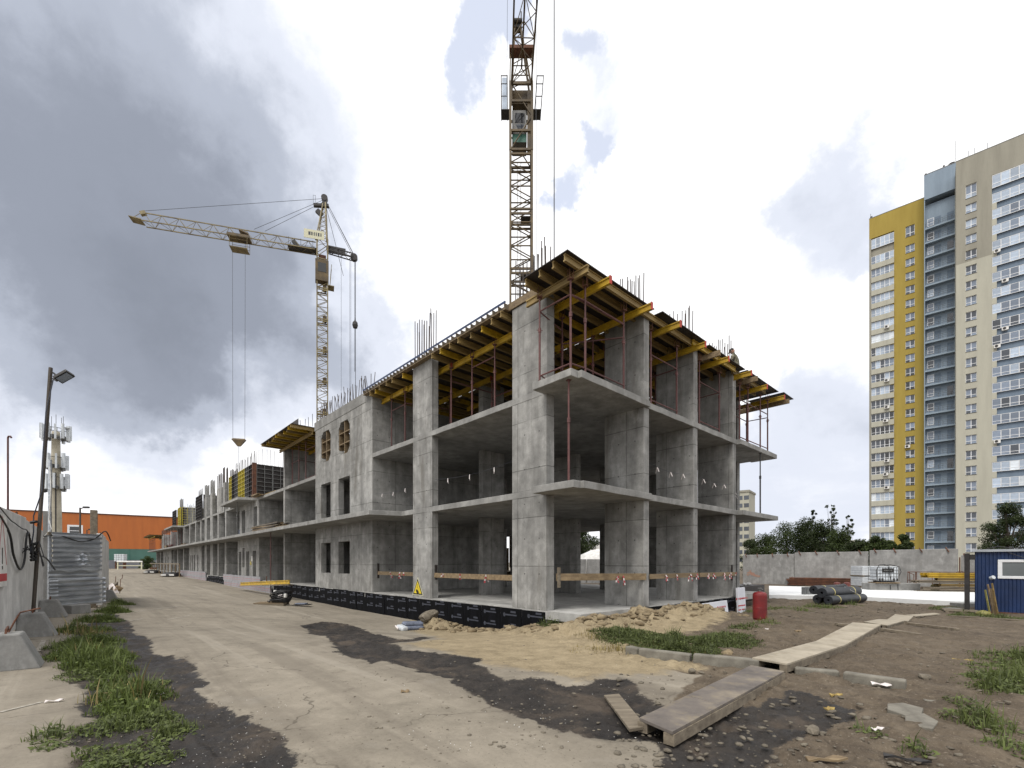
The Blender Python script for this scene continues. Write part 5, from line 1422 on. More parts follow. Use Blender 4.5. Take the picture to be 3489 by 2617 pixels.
        if k in (3, 5, 8, 9, 15):
            o = inst('air_conditioner', AC, TB, (g0 + 5.4 + (k % 3) * .5, yg, zg - 1.5)); inst('fan', FAN, o)
        if k == 14:
            o = inst('air_conditioner', AC, TB, (-.4, -.02, ybase(k) - 1.6)); inst('fan', FAN, o)
    o = inst('loggia_glazing', BY, TB, (-6.48, .10, 71.6), (0, 0, 0), (1, 1, 1.2))
    for i in range(5): inst('pane', PY[2], o, (.385 + i * .77, 0, 0))
    o = inst('loggia_glazing', BG, TB, (g0 + 4.78, yg + .05, 71.3), (0, 0, 0), (1, 1, 1.35))
    for i in range(9): inst('pane', PG[2], o, (.56 + i * 1.12, 0, 0))
    # gallery floors of the blue part with railings, doors and windows
    slabm = cmesh(MB().box(.16, 4.77, 0, .89, -.28, 0), 'gallery_slab', 'render_pale_blue')
    railm = MB()
    for zz in (.35, .7, 1.05): railm.tube((.16, .04, zz), (4.77, .04, zz), .022, 4)
    for i in range(8): railm.tube((.2 + i * .65, .04, 0), (.2 + i * .65, .04, 1.05), .022, 4)
    railm = cmesh(railm, 'railing', 'steel_grey')
    doorm = cmesh(MB().box(-.45, .45, 0, .04, 0, 2.05), 'gallery_door', 'render_dark_blue')
    doord = cmesh(MB().box(-.45, .45, 0, .04, 0, 2.05), 'gallery_door', 'glass_dark')
    WG = cmesh(MB().box(-.5, .5, -.03, .03, -.75, -.66).box(-.5, .5, -.03, .03, .66, .75).box(-.5, -.42, -.03, .03, -.66, .66).box(.42, .5, -.03, .03, -.66, .66).box(-.42, .42, -.03, .03, -.2, -.13), 'window', 'pvc_white')
    PW = [pmesh(g, .84, 1.32) for g in GL]
    for k in range(nfl + 1):
        z = ybase(k) + ST - 1.35
        if z < 1: break
        o = inst('gallery_slab', slabm, TB, (b0, yb, z)); inst('railing', railm, o)
        w = inst('window', WG, TB, (b0 + 1.0, yb + .86, z + 1.35)); inst('pane', PW[(k * 7) % 3], w, (0, .01, 0))
        inst('gallery_door', doorm, TB, (b0 + 2.05, yb + .85, z)); inst('gallery_door', doord if k % 5 == 2 else doorm, TB, (b0 + 3.9, yb + .85, z))
    # roof clutter
    m = MB().tube((6.9, -2.0, 80.2), (6.9, -2.0, 85), .04, 5); m.lathe([(.02, 0), (.5, .3), (.55, .5), (.1, .55)], 10, (6.3, -2.2, 80.2)); m.box(5, 5.3, -2.5, -2.2, 80.2, 80.9)
    m.box(2.3, 2.6, -2.4, -2.1, 80.2, 80.8); m.tube((-6.6, .3, 77.4), (-6.6, .3, 78.6), .04, 5); m.box(-6.7, -6.3, .1, .5, 77.4, 77.9)
    for x in (8.5, 9.3, 11): m.tube((x, -6.5, 77.7), (x, -6.5, 79.2), .035, 4)
    m.build('roof_antennas', 'steel_dark', TB)
    for x0, x1, y0, z in ((-6.87, 2.2, -.03, 77.4), (b0, b1, yb - .08, 80.2), (g0, g1, yg - .03, 77.7)):
        MB().box(x0, x1, y0, y0 + .5, z + .001, z + .12).build('coping', 'steel_grey', TB)
tower()

# pale tower far behind, seen past the right end of the frame
PT = thing('apartment_block', 'pale yellow apartment block far behind, past the right end of the concrete frame', 'building', (94, 185, -.4), rad(-38))
MB().box(-14, 0, 0, 12, 0, 30).build('wall', 'render_cream', PT); MB().box(-14.3, .3, -.3, 12.3, 30, 30.8).build('roof', 'render_grey', PT)
pwm = cmesh(MB().box(-.9, .9, -.05, .0, -.8, .8), 'window', 'glass_dark')
for i in range(6):
    for k in range(9):
        inst('window', pwm, PT, (-12.6 + i * 2.35, -.02, 3 + k * 3.1))
PT2 = thing('apartment_block', 'low pale block with flat roof seen over the shrubs beside the yellow tower', 'building', (116, 160, -.4), rad(-30))
MB().box(-11, 2, 0, 10, 0, 9.6).build('wall', 'render_cream', PT2); MB().box(-6, -1, 2, 7, 9.6, 11.2).build('roof', 'render_blue', PT2)
for i in range(5): inst('window', pwm, PT2, (-9.8 + i * 2.4, -.02, 8.0))

# ================================================================== orange and green warehouse
WH = thing('warehouse', 'long orange warehouse with a green base band far behind on the left', 'building', (-134.0, 134.7, -.35), math.atan2(17.5, 24.0))
def warehouse():
    # facade along local +x; viewer at local -y
    L = 110
    MB().box(-40, L, 0, 40, 6.1, 16.4).build('wall', 'orange_panel', WH)
    MB().box(-40, L, .02, 40, 0, 6.1).build('wall', 'green_panel', WH)
    MB().box(-40.2, L + .2, -.12, 40, 16.4, 16.75).build('roof_trim', 'rust', WH)
    for k in range(9):
        MB().box(6 + k * 12, 6.3 + k * 12, -.03, .019, 0, 6.09).build('pilaster', 'door_green', WH)
        MB().box(6 + k * 12, 6.06 + k * 12, -.02, -.001, 6.2, 16.3).build('panel_joint', 'orange_panel', WH)
    for x in (4.0,):
        f = MB().box(x, x + 3.4, -.10, -.005, 9.8, 13.0).build('window', 'pvc_white', WH)
        MB().box(x + .5, x + 2.9, -.12, -.102, 10.3, 12.5).build('pane', 'glass_black', f); MB().box(x + .5, x + 2.9, -.13, -.121, 11.2, 11.35).build('glazing_bar', 'pvc_white', f)
    for x in (44.0, 15.0):
        MB().box(x, x + 2.2, -.05, .01, 0, 2.9).build('door', 'door_green', WH)
    MB().box(37, 39.5, -.05, -.004, 12.9, 13.5).build('sign', 'crane_yellow', WH)
    s = MB().box(-1.9, 1.9, -.08, -.004, -.7, .7).build('sign', 'white_paint', WH, loc=(54.8, 0, 11.0))
    m = MB()
    for k in range(7): m.box(-1.5 + k * .44, -1.5 + k * .44 + .3, -.09, -.081, -.25, .25)
    m.build('lettering', 'print_grey', s)
    MB().box(-30, 28, -3, -.2, 0, 2.6).build('annex', 'grey_panel', WH)
    for x in (57.5, 30.0): MB().tube((x, -.15, .2), (x, -.15, 6.5), .1, 6).build('downpipe', 'door_green', WH)
warehouse()

# ================================================================== telecom mast
CM = thing('telecom_mast', 'pale tapered telecom mast crowded with antennas behind the corrugated gate', 'mast', (-68.5, 70.0, 0), .3)
MB().lathe([(.76, -.3), (.74, 3), (.48, 20.5), (.46, 21.2)], 14).build('shaft', 'concrete_mast', CM, smooth=True)
MB().path([(.55 * math.cos(-1.0) * (1 - z / 50), .6 * math.sin(-1.0) * (1 - z / 50) - .1, z) for z in range(0, 16, 3)], .12, 6).build('cable_run', 'steel_dark', CM)
ANT = cmesh(MB().box(-.2, .2, -.12, .12, 0, 2.2), 'antenna', 'plastic_white'); RRU = cmesh(MB().box(-.2, .2, -.12, .12, 0, .55), 'radio_unit', 'steel_grey')
for lvl, z, n, rr in ((0, 12.6, 10, 1.35), (1, 15.6, 9, 1.25), (2, 19.9, 12, 1.55)):
    m = MB()
    for k in range(12):
        a0, a1 = k * math.pi / 6, (k + 1) * math.pi / 6
        for zz in (z + .2, z + 1.7): m.tube((rr * .85 * math.cos(a0), rr * .85 * math.sin(a0), zz), (rr * .85 * math.cos(a1), rr * .85 * math.sin(a1), zz), .04, 4)
        if k % 2 == 0: m.tube((0, 0, z + .2), (rr * .85 * math.cos(a0), rr * .85 * math.sin(a0), z + .2), .04, 4)
    m.build('antenna_ring', 'steel_dark', CM)
    for k in range(n):
        an = k * 2 * math.pi / n + lvl
        inst('antenna', ANT, CM, (rr * math.cos(an), rr * math.sin(an), z + RND.uniform(-.2, .2)), (0, 0, an))
        inst('radio_unit', RRU, CM, (rr * .7 * math.cos(an + .3), rr * .7 * math.sin(an + .3), z + RND.uniform(-.3, .2)), (0, 0, an))
m = MB()
for k in range(5): m.tube((.9 * math.cos(k * 1.3), .9 * math.sin(k * 1.3), 21.4), (.9 * math.cos(k * 1.3), .9 * math.sin(k * 1.3), 23.6), .035, 4)
m.build('whip_antennas', 'steel_grey', CM)
MB().lathe([(.05, 0), (.4, .15), (.42, .2)], 12, (1.5, -.4, 21.6)).build('dish', 'plastic_white', CM)

# ================================================================== far yard on the left
def far(u, v, z=-.33):
    D = F * (H - z) / (v - CY); return Vector(((u - CX) / F * D, D, z))
p = hit(442, 1941); 
t = thing('pipe_barrier', 'white pipe barrier on cream posts across the far end of the yard', 'barrier', tuple(p), rad(4))
wd = 82 / F * p.y
m = MB().tube((-wd / 2, 0, 2.1), (wd / 2, 0, 2.1), .2, 10); m.build('pipe', 'white_paint', t)
for s in (-1, 1): MB().box(s * wd / 2 - .12 - s * .2, s * wd / 2 + .12 - s * .2, -.1, .1, 0, 1.9).build('post', 'sign_cream', t)
MB().box(-wd / 2, wd / 2, -.06, .06, .95, 1.15).build('rail', 'sign_cream', t)
q = far(411, 1938); 
t = thing('water_tank', 'white caged water tank standing behind the pipe barrier', 'tank', tuple(q), rad(8))
tw = 30 / F * q.y
for i in range(4):
    for k in range(4):
        MB().box(-tw / 2 + i * tw / 4 + .03, -tw / 2 + (i + 1) * tw / 4 - .03, -.8, .8, 2.2 + k * .55, 2.2 + (k + 1) * .55 - .05).build('panel', 'plastic_white', t, bevel=.06)
for s in (-1, 1): MB().box(s * tw * .4 - .1, s * tw * .4 + .1, -.6, .6, 0, 2.2).build('leg', 'rust', t)
q = far(545, 1942)
t = thing('carport', 'white flat carport roof beside the far end of the building', 'carport', tuple(q + Vector((1, 6, 0))), rad(10))
MB().box(-3.4, 3.2, -2.5, 2.5, 4.1, 4.55).build('roof', 'white_paint', t)
for x in (-2.8, 2.8):
    for y in (-2, 2): MB().box(x - .12, x + .12, y - .12, y + .12, 0, 4.1).build('post', 'steel_dark', t)
MB().bar((-2.8, -2, 1.2), (2.8, -2, 4.0), .1, .1).build('brace', 'steel_dark', t); MB().bar((2.8, -2, 1.2), (-2.8, -2, 4.0), .1, .1).build('brace', 'steel_dark', t)
t = thing('parked_car', 'dark car with a pale headlight parked under the white carport', 'car', tuple(q + Vector((1.6, 6, 0))), rad(60))
m = MB(); prof = [(-2.1, .35), (-2.15, .8), (-1.3, .95), (-.7, 1.45), (.9, 1.5), (1.7, .95), (2.1, .85), (2.15, .35)]
m.add([(x, -.85, z) for x, z in prof] + [(x, .85, z) for x, z in prof], [tuple(range(8)), tuple(range(15, 7, -1))] + [(i, 8 + i, 8 + (i + 1) % 8, (i + 1) % 8) for i in range(8)])
m.build('body', 'rubber', t, bevel=.08)
for x in (-1.35, 1.35):
    for y in (-.8, .8): MB().tube((x, y - .1, .33), (x, y + .1, .33), .33, 14).build('wheel', 'rubber', t)
for y in (-.6, .6): MB().box(-2.2, -2.1, y - .2, y + .2, .55, .8).build('headlight', 'glass_bright', t)
# distant street lamps and poles
for (u, v0, v1, D, lab) in ((567, 1815, 1900, 70, 'short grey lamp pole in front of the orange warehouse'), ):
    pass
def lamp_pole(label, u, vtop, D, r, arm, mat='lamp_post', head=True):
    x = (u - CX) / F * D; z1 = H - (vtop - CY) * D / F; z0 = gz(x, D)
    t = thing('lamp_pole', label, 'lamp', (x, D, z0), 0, 'lamp poles on the left')
    MB().tube((0, 0, 0), (0, 0, z1 - z0), r, 8, r * .8).build('pole', mat, t)
    if head:
        MB().tube((0, 0, z1 - z0 - .1), (arm, 0, z1 - z0 + .05), r * .5, 6).build('arm', mat, t)
        MB().box(arm * .7, arm * 1.7, -.12, .12, z1 - z0 - .05, z1 - z0 + .12).build('lamp_head', 'steel_dark', t)
    return t
lamp_pole('short lamp pole rising in front of the orange warehouse, left part', 273, 1730, 46, .09, .5)
lamp_pole('small lamp pole low in front of the orange warehouse', 296, 1805, 60, .07, .4)
t = lamp_pole('thin pinkish pole with a bent tip at the far left edge', 27, 1492, 30, .06, .25, 'red_steel', False)
zt = H - (1492 - CY) * 30 / F - gz((27 - CX) / F * 30, 30)
MB().path([(0, 0, zt), (.05, 0, zt + .10), (.16, 0, zt + .10), (.22, 0, zt)], .055, 6).build('bent_tip', 'red_steel', t)

# ================================================================== left concrete fence, gate and lighting pole
DF = Vector((-.634, .773, 0)).normalized()
NF = Vector((DF.y, -DF.x, 0))            # towards the yard
def fence_panel(label, p, length, z1, ang, thick=.16, mat='concrete_fence_pale', group='concrete panels of the left fence', z0=None, lift=.12):
    zb = gz(p[0], p[1]) if z0 is None else z0
    t = thing('fence_panel', label, 'fence panel', (p[0], p[1], zb), ang, group)
    m = MB().box(0, length, 0, thick, lift, z1 - zb); m.build('slab', mat, t, bevel=.02)
    for x in (.6, length - .6):
        MB().path([(x - .06, thick / 2, z1 - zb - .02), (x - .05, thick / 2, z1 - zb + .07), (x + .05, thick / 2, z1 - zb + .07), (x + .06, thick / 2, z1 - zb - .02)], .012, 5).build('lifting_loop', 'rust', t)
    return t
a_f = math.atan2(DF.y, DF.x)
pA = Vector((-11.4, 10.95, 0)); 
def along(p, s): return (p.x + DF.x * s, p.y + DF.y * s)
# panels are laid so that their near face (local -y) looks at the yard
fence_panel('concrete fence panel nearest the camera at the left edge, with cable hanging', along(pA, -5.3), 5.25, 2.65, a_f)
fence_panel('second concrete fence panel on the left, behind the lamp post', (-11.52, 11.05), 5.45, 2.62, math.atan2(.741, -.671))
fence_panel('pale concrete fence panel just beyond the corrugated gate', (-14.9, 16.95), 3.5, 2.65, a_f)
fence_panel('far concrete fence panel of the left side, half hidden', along(Vector((-14.75, 16.75, 0)), 3.6), 4.0, 2.6, a_f)
for lab, (x, y), h in (('grey concrete post behind the corrugated gate, left one', (-15.45, 15.5), 3.3), ('grey concrete post behind the corrugated gate, right one', (-15.25, 17.0), 3.5)):
    t = thing('concrete_post', lab, 'post', (x, y, 0), a_f, 'concrete posts of the gate')
    MB().box(-.12, .12, -.1, .1, -.2, h).build('shaft', 'timber_grey' if h > 3.4 else 'concrete_block', t, bevel=.015)
# corrugated sheet gate
gd = Vector((.143, 1, 0)).normalized(); ga = math.atan2(gd.y, gd.x)
G = thing('corrugated_gate', 'dented galvanised corrugated sheets closing the gap in the left fence', 'gate', (-15.25, 15.35, 0), ga)
def corr(name, x0, x1, z0, z1, y, wav, amp, dent=None, jag=0.0):
    nz = int((z1 - z0) / wav * 8); nx = 28; vs = []
    for j in range(nz + 1):
        z = z0 + (z1 - z0) * j / nz
        for i in range(nx + 1):
            x = x0 + (x1 - x0) * i / nx
            ph = (z / wav) % 1.0
            w = min(1, max(0, 2.2 * abs(ph - .5) * 2 - .6))
            yy = y - amp * w
            zz = z
            if dent:
                g = math.exp(-((x - dent[0]) ** 2 / .05 + (z - dent[1]) ** 2 / .05)); yy += dent[2] * g * math.sin(x * 23 + z * 17); zz += .02 * g
                yy += .03 * math.sin(x * 5 + 1) * max(0, 1 - (z - z0) / .5)
            if j < 2: zz += jag * math.sin(x * 9) * .5
            vs.append((x, yy, zz))
    fs = [(j * (nx + 1) + i, j * (nx + 1) + i + 1, (j + 1) * (nx + 1) + i + 1, (j + 1) * (nx + 1) + i) for j in range(nz) for i in range(nx)]
    m = MB().add(vs, fs); o = m.build(name, 'galvanised', G)
    s = o.modifiers.new('thickness', 'SOLIDIFY'); s.thickness = .003
    return o
corr('corrugated_sheet', .02, 1.62, 1.30, 2.60, -.075, .165, .055, (1.0, 1.7, .07), .07)
corr('corrugated_sheet', -.05, 1.60, .98, 1.36, -.03, .165, .035)
corr('corrugated_sheet', -.06, 1.78, .12, 1.06, -.06, .165, .055)
corr('corrugated_sheet', -.08, .18, .42, 1.05, -.11, .12, .03)
MB().box(-.02, 1.7, .0, .06, 2.5, 2.6).build('top_rail', 'timber_grey', G)
t = thing('steel_pole', 'slim galvanised pole with a white cable beside the corrugated gate', 'pole', (-15.33, 15.42, 0), 0)
MB().tube((0, 0, 0), (.03, .02, 5.0), .045, 8).build('pole', 'galvanised', t)
MB().path([(.03, 0, 5.0), (.10, -.03, 4.0), (.06, -.05, 3.0), (.14, -.05, 2.7), (-.1, -.1, 2.4)], .014, 5).build('cable', 'white_paint', t)
MB().lathe([(.01, 0), (.07, .03), (.07, .10), (.01, .13)], 10, (-.10, -.03, 3.9)).build('camera_dome', 'steel_dark', t)
# leaning lighting pole
LP = thing('lighting_pole', 'weathered leaning pole with a floodlight and cables by the left fence', 'lamp', (-10.95, 10.62, 0), 0)
top = Vector((.42, .02, 6.05))
m = MB().bar((0, 0, -.1), top, .06, .06, (0, 1, 0)); m.build('pole', 'lamp_post', LP, bevel=.015)
m = MB().bar(top + Vector((.05, 0, -.12)), top + Vector((.16, -.02, -.20)), .03, .03); m.bar(top + Vector((.05, 0, -.26)), top + Vector((.16, -.02, -.32)), .03, .03); m.build('bracket', 'steel_dark', LP)
head = MB().box(-.16, .16, -.11, .11, -.035, .035).build('floodlight', 'steel_dark', LP, bevel=.01)
head.location = top + Vector((.33, -.03, -.22)); head.rotation_euler = (rad(-14), rad(-34), rad(8))
MB().box(-.13, .13, -.08, .08, -.042, -.036).build('lens', 'glass_mid', head)
MB().path([top + Vector((.08, -.03, -.3)), Vector((.42, -.09, 5.0)), Vector((.36, -.10, 4.0)), Vector((.34, -.1, 3.2)), Vector((.13, -.08, 2.65)), Vector((.12, -.07, 2.3)), Vector((.06, -.08, 1.8))], .013, 5).build('cable', 'print_grey', LP)
m = MB()
for k in range(9):
    an = k * .7; p0 = Vector((.09, -.02, 1.75 + .02 * k)); r0 = RND.uniform(.15, .45)
    m.path([p0, p0 + Vector((r0 * .6 * math.cos(an), -.08, .12 + .05 * math.sin(k))), p0 + Vector((r0 * math.cos(an), -.1, RND.uniform(-.3, .25)))], .013, 4)
for zz in (1.65, 1.72, 1.8, 2.0, 2.5): m.tube((.06, -.07, zz), (.19, -.07, zz + .02), .035, 5)
tag(m.build('tangled_wire', 'rubber', LP), kind='stuff')
def cable(label, pts, r=.02, mat='rubber'):
    t = thing('cable', label, 'cable', tuple(pts[0]), 0, 'black cables along the left fence')
    P = [Vector(p) - Vector(pts[0]) for p in pts]
    # smooth by Catmull-Rom
    out = []
    for i in range(len(P) - 1):
        p0, p1, p2, p3 = P[max(i - 1, 0)], P[i], P[i + 1], P[min(i + 2, len(P) - 1)]
        for k in range(6):
            s = k / 6
            out.append(.5 * ((2 * p1) + (-p0 + p2) * s + (2 * p0 - 5 * p1 + 4 * p2 - p3) * s * s + (-p0 + 3 * p1 - 3 * p2 + p3) * s ** 3))
    out.append(P[-1])
    MB().path(out, r, 6).build('line', mat, t); return t
def on_face(s, z, off=.05):
    return Vector((pA.x + DF.x * s, pA.y + DF.y * s, z)) + NF * off
cable('thick black cable sagging in a loop on the nearest fence panel', [on_face(-5.2, 2.9), on_face(-2.6, 2.25), on_face(-2.0, 1.75), on_face(-1.3, 1.45), on_face(-.75, 1.62), on_face(-.5, 2.1), on_face(-.3, 2.28), on_face(-.1, 2.25), on_face(.1, 1.95), on_face(.3, 1.75)], .02)
cable('thin black cable running down across the nearest fence panel', [on_face(-5.2, 2.95), on_face(-2.6, 2.48), on_face(-1.8, 2.40), on_face(-1.0, 2.34), on_face(-.4, 2.33), on_face(.1, 2.15), on_face(.45, 1.8)], .011)
cable('black cable slung along the top of the corrugated gate', [Vector((-15.3, 15.2, 2.45)), Vector((-15.1, 15.6, 2.48)), Vector((-15.0, 16.2, 2.32)), Vector((-14.95, 16.7, 2.45)), Vector((-14.7, 16.85, 2.72)), Vector((-14.9, 17.3, 2.4))], .02)
cable('black cable from the lamp pole down to the gate sheets', [Vector((-10.85, 10.6, 1.75)), Vector((-13.0, 13.0, 1.72)), Vector((-15.0, 15.3, 1.35))], .02)
# safety poster on the near panel
t = thing('safety_poster', 'red and white safety poster on the nearest fence panel at the left edge', 'poster', tuple(on_face(-3.05, 1.75, .035)), a_f)
MB().box(-.42, .42, -.012, 0, -.6, .75).build('sheet', 'white_paint', t)
m = MB().box(-.40, .40, -.016, -.013, -.5, -.36)
for s in (-1, 1): m.add([(s * .36, -.015, -.2), (s * .40, -.015, -.2), (s * .02, -.015, .7), (s * -.02, -.015, .7)], [(0, 1, 2, 3) if s < 0 else (3, 2, 1, 0)])
m.build('red_print', 'print_red', t)
MB().box(-.03, .03, -.016, -.013, -.18, .12).box(-.03, .03, -.016, -.013, -.28, -.22).build('mark', 'print_black', t)
# trapezoid footing blocks along the fence
def radial(p, d):
    k = 1 + d / math.hypot(p.x, p.y); return (p.x * k, p.y * k)
def footing(label, p, rot, s=1.0, w=.50, d=.66, h=.54, wt=.26, loop=True):
    t = thing('footing_block', label, 'concrete block', (p[0], p[1], gz(p[0], p[1]) - .02), rot, 'concrete footing blocks')
    m = MB().add([(-w / 2, -d / 2, 0), (w / 2, -d / 2, 0), (w / 2, d / 2, 0), (-w / 2, d / 2, 0), (-w / 2 * .8, -wt / 2 * .8, h), (w / 2 * .8, -wt / 2 * .8, h), (w / 2 * .8, d / 2 * .8, h), (-w / 2 * .8, d / 2 * .8, h)],
                 [(0, 3, 2, 1), (4, 5, 6, 7), (0, 1, 5, 4), (1, 2, 6, 5), (2, 3, 7, 6), (3, 0, 4, 7)])
    m.build('block', 'concrete_block', t, bevel=.025)
    if loop:
        MB().path([(-.12, .05, h - .02), (-.10, .05, h + .06), (.05, .05, h + .09), (.12, .06, h - .02)], .014, 5).build('lifting_loop', 'rust', t)
    return t
pb = hit(20, 2292); footing('big footing block at the left edge with a rusty bar sticking up', radial(hit(42, 2290), .36), a_f, 1, .5, .66, .54)
r = thing('rusty_bar', 'bent rusty reinforcing bar above the block at the left edge', 'bar', (*radial(hit(22, 2290), .36), .5), 0)
MB().path([(0, 0, 0), (.02, .1, .22), (.05, .15, .34), (.3, .2, .40)], .012, 5).build('bar', 'rust', r)
pb = hit(125, 2172); footing('footing block at the foot of the lamp pole', radial(pb, .34), a_f)
pb = hit(180, 2105); footing('third footing block, below the corrugated gate', radial(pb, .34), a_f)
pb = hit(372, 2050); footing('footing block with rubbish beyond the gate', radial(pb, .4), a_f, 1, .55, .7, .5)
pb = hit(260, 2092); t = thing('footing_block', 'low dark concrete block under the corrugated gate', 'concrete block', (*radial(pb, .3), pb.z - .02), ga, 'concrete footing blocks'); MB().box(-.3, .3, -.2, .2, 0, .3).build('block', 'concrete_block', t, bevel=.02)
pr = hit(385, 2030)
t = thing('rag_heap', 'heap of dirty white rags and rubble on the block beyond the gate', 'rubbish', (pr.x - .1, pr.y + .2, pr.z + .3), 0)
for k in range(5):
    m = MB(); n = 7
    vs = [(RND.uniform(-.2, .2), RND.uniform(-.2, .2), RND.uniform(0, .35)) for _ in range(9)]
    bm = bmesh.new(); [bm.verts.new(Vector(v) + Vector((RND.uniform(-.2, .2), 0, RND.uniform(-.3, .2)))) for v in vs]; bmesh.ops.convex_hull(bm, input=bm.verts)
    me = bpy.data.meshes.new('rag'); bm.to_mesh(me); bm.free(); me.materials.append(MATS[('cloth_white', 'rock', 'cloth_white', 'timber', 'rock')[k]]); link('rag', me, t)
r = thing('rusty_bar', 'pair of rusty bars standing up beside the rag heap', 'bar', (pr.x - .15, pr.y + .3, pr.z), 0)
MB().tube((0, 0, 0), (.04, 0, 1.0), .015, 5).build('bar', 'rust', r); MB().path([(.25, 0, .1), (.3, 0, .85), (.38, 0, .9), (.4, 0, 1.1)], .015, 5).build('bar', 'rust', r)

# ================================================================== right side: boundary wall and stored materials
def D_at(u, D, v=None, z=None):
    x = (u - CX) / F * D
    return Vector((x, D, z if z is not None else (gz(x, D) if v is None else H - (v - CY) * D / F)))
fr_dir = Vector((.115, 1, 0)).normalized(); fr_ang = math.atan2(-fr_dir.y, -fr_dir.x)
def right_fence(label, u0, D0, u1, D1, ztop, mat='concrete_fence'):
    p, q = D_at(u0, D0), D_at(u1, D1); d = q - p; d.z = 0
    t = thing('fence_panel', label, 'fence panel', (p.x, p.y, min(p.z, q.z) - .05), math.atan2(d.y, d.x), 'concrete panels of the right boundary wall')
    MB().box(.02, d.length - .02, 0, .2, 0, ztop - min(p.z, q.z) + .05).build('slab', mat, t, bevel=.03)
    hh = ztop - min(p.z, q.z) + .05
    for f in (.08, .32, .62, .9):
        x = d.length * f
        MB().path([(x - .12, .1, hh - .02), (x - .1, .06, hh + .1), (x + .02, -.08, hh - .06), (x + .1, -.06, hh - .22)], .035, 5).build('lifting_loop', 'rust', t)
    return t
right_fence('boundary wall panel with an orange paint smear, next to the concrete frame', 2530, 44.8, 2704, 39.4, 2.30)
right_fence('second boundary wall panel behind the rusty sheets', 2706, 39.3, 2958, 35.3, 2.42)
right_fence('third boundary wall panel behind the white tank', 2961, 35.1, 3262, 30.6, 2.50)
right_fence('last boundary wall panel beside the blue cabin', 3272, 30.3, 3500, 27.3, 2.06)
simple('smear', srgb(168, 112, 92), srgb(150, 138, 126), 3.0, .85, 0)
# orange smear: spray paint on the wall
p = D_at(2530, 44.8); q = D_at(2704, 39.4); dd = (q - p); dd.z = 0
t = thing('paint_smear', 'faded orange spray paint smear on the boundary wall', 'graffiti', (p.x, p.y, 0), math.atan2(dd.y, dd.x))
x0 = dd.length * .16
for k, (xx, zz, rx, rz) in enumerate(((0, .62, .38, .16), (.3, .50, .5, .16), (.75, .36, .55, .12), (-.25, .42, .28, .10), (.95, .28, .3, .08), (.05, .78, .18, .10))):
    MB().add([(x0 + xx + rx * math.cos(j * .6283) * RND.uniform(.6, 1), -.006 - .002 * k, zz + rz * math.sin(j * .6283) * RND.uniform(.6, 1)) for j in range(10)], [tuple(range(10))]).build('spray_patch', 'smear', t)
# rusty sheet piles
def stack_box(label, name, cat, u, v, w, d, h, mat, n=4, rot=0.0, group=None):
    p = D_at(u, 37.0); t = thing(name, label, cat, tuple(p), rot, group)
    for k in range(n):
        m = MB().box(-w / 2 + RND.uniform(-.15, .15), w / 2 + RND.uniform(-.15, .15), -d / 2, d / 2, k * h / n, (k + .82) * h / n)
        m.build('sheet', mat, t, bevel=.01)
    return t
stack_box('long rusty brown stack of steel sheets lying along the boundary wall', 'steel_stack', 'steel', 2800, 2000, 4.6, 1.2, .62, 'rust', 5, math.atan2(-1.6, 2.8))
pf = D_at(2700, 38.6); footing('pale footing block at the joint of the boundary wall panels', (pf.x, pf.y), fr_ang + math.pi / 2, 1, .8, 1.2, .62)
# pallets of wrapped blocks, two high
def block_pallet(label, p, z, rot):
    t = thing('block_pallet', label, 'pallet', (p.x, p.y, z), rot, 'wrapped block pallets by the boundary wall')
    for k in range(5): MB().box(-.62, .62, -.6 + k * .27, -.6 + k * .27 + .12, .10, .125).build('deck_board', 'timber', t)
    for x in (-.56, 0, .56): MB().box(x - .06, x + .06, -.6, .6, 0, .098).build('bearer', 'timber_grey', t)
    for i in range(2):
        for k in range(4):
            MB().box(-.60 + i * .63, -.60 + i * .63 + (.60 if i == 0 else .56), -.58, .58, .128 + k * .27, .128 + k * .27 + .262).build('block_course', 'plastic_white' if i == 0 else 'grey_panel' if k % 2 and i else 'plastic_white', t, bevel=.02)
    for k in range(4): MB().box(.02, .12, -.592, -.581, .15 + k * .27, .36 + k * .27).build('print', 'print_grey', t)
    return t
pp = D_at(2957, 33.6); sc = 1.0
o1 = block_pallet('wrapped pale block pallet standing on the ground by the boundary wall', pp, pp.z, rad(-8))
o2 = block_pallet('wrapped pale block pallet stacked on top of another pallet', pp, pp.z + 1.215, rad(-8))
k = (75 / F * pp.y) / 1.26
for o_ in (o1, o2): o_.scale = (k, k, .62)
o2.location.z = pp.z + 1.215 * .62
# water tank in its cage on a concrete block
pi_ = D_at(3046, 28.4)
t = thing('concrete_slab_block', 'long low concrete block carrying the white tank', 'concrete block', tuple(pi_), rad(-12))
bw = 150 / F * pi_.y
MB().box(-bw / 2, bw / 2, -.1, .9, 0, .52).build('block', 'concrete_block', t, bevel=.03)
MB().path([(-.25, -.11, .4), (-.25, -.13, .05), (-.02, -.13, .0), (.15, -.13, .05), (.15, -.11, .45)], .02, 5).build('hose', 'rubber', t)
IB = thing('ibc_tank', 'white caged plastic tank with hoses draped over it on the concrete block', 'tank', (pi_.x - .35, pi_.y + .35, pi_.z + .53), rad(-12))
iw = 68 / F * pi_.y
MB().box(-iw * .52, iw * .52, -.5, .5, 0, .05).build('pallet_top', 'timber', IB); MB().box(-iw * .3, iw * .3, -.45, .45, .05, .12).build('pallet_base', 'steel_dark', IB)
MB().box(-iw * .46, iw * .46, -.48, .48, .13, 1.02).build('bottle', 'plastic_white', IB, bevel=.09)
m = MB()
for z in (.2, .4, .6, .8, .98):
    for y in (-.5, .5): m.tube((-iw * .48, y, z), (iw * .48, y, z), .013, 5)
    for s in (-1, 1): m.tube((s * iw * .48, -.5, z), (s * iw * .48, .5, z), .013, 5)
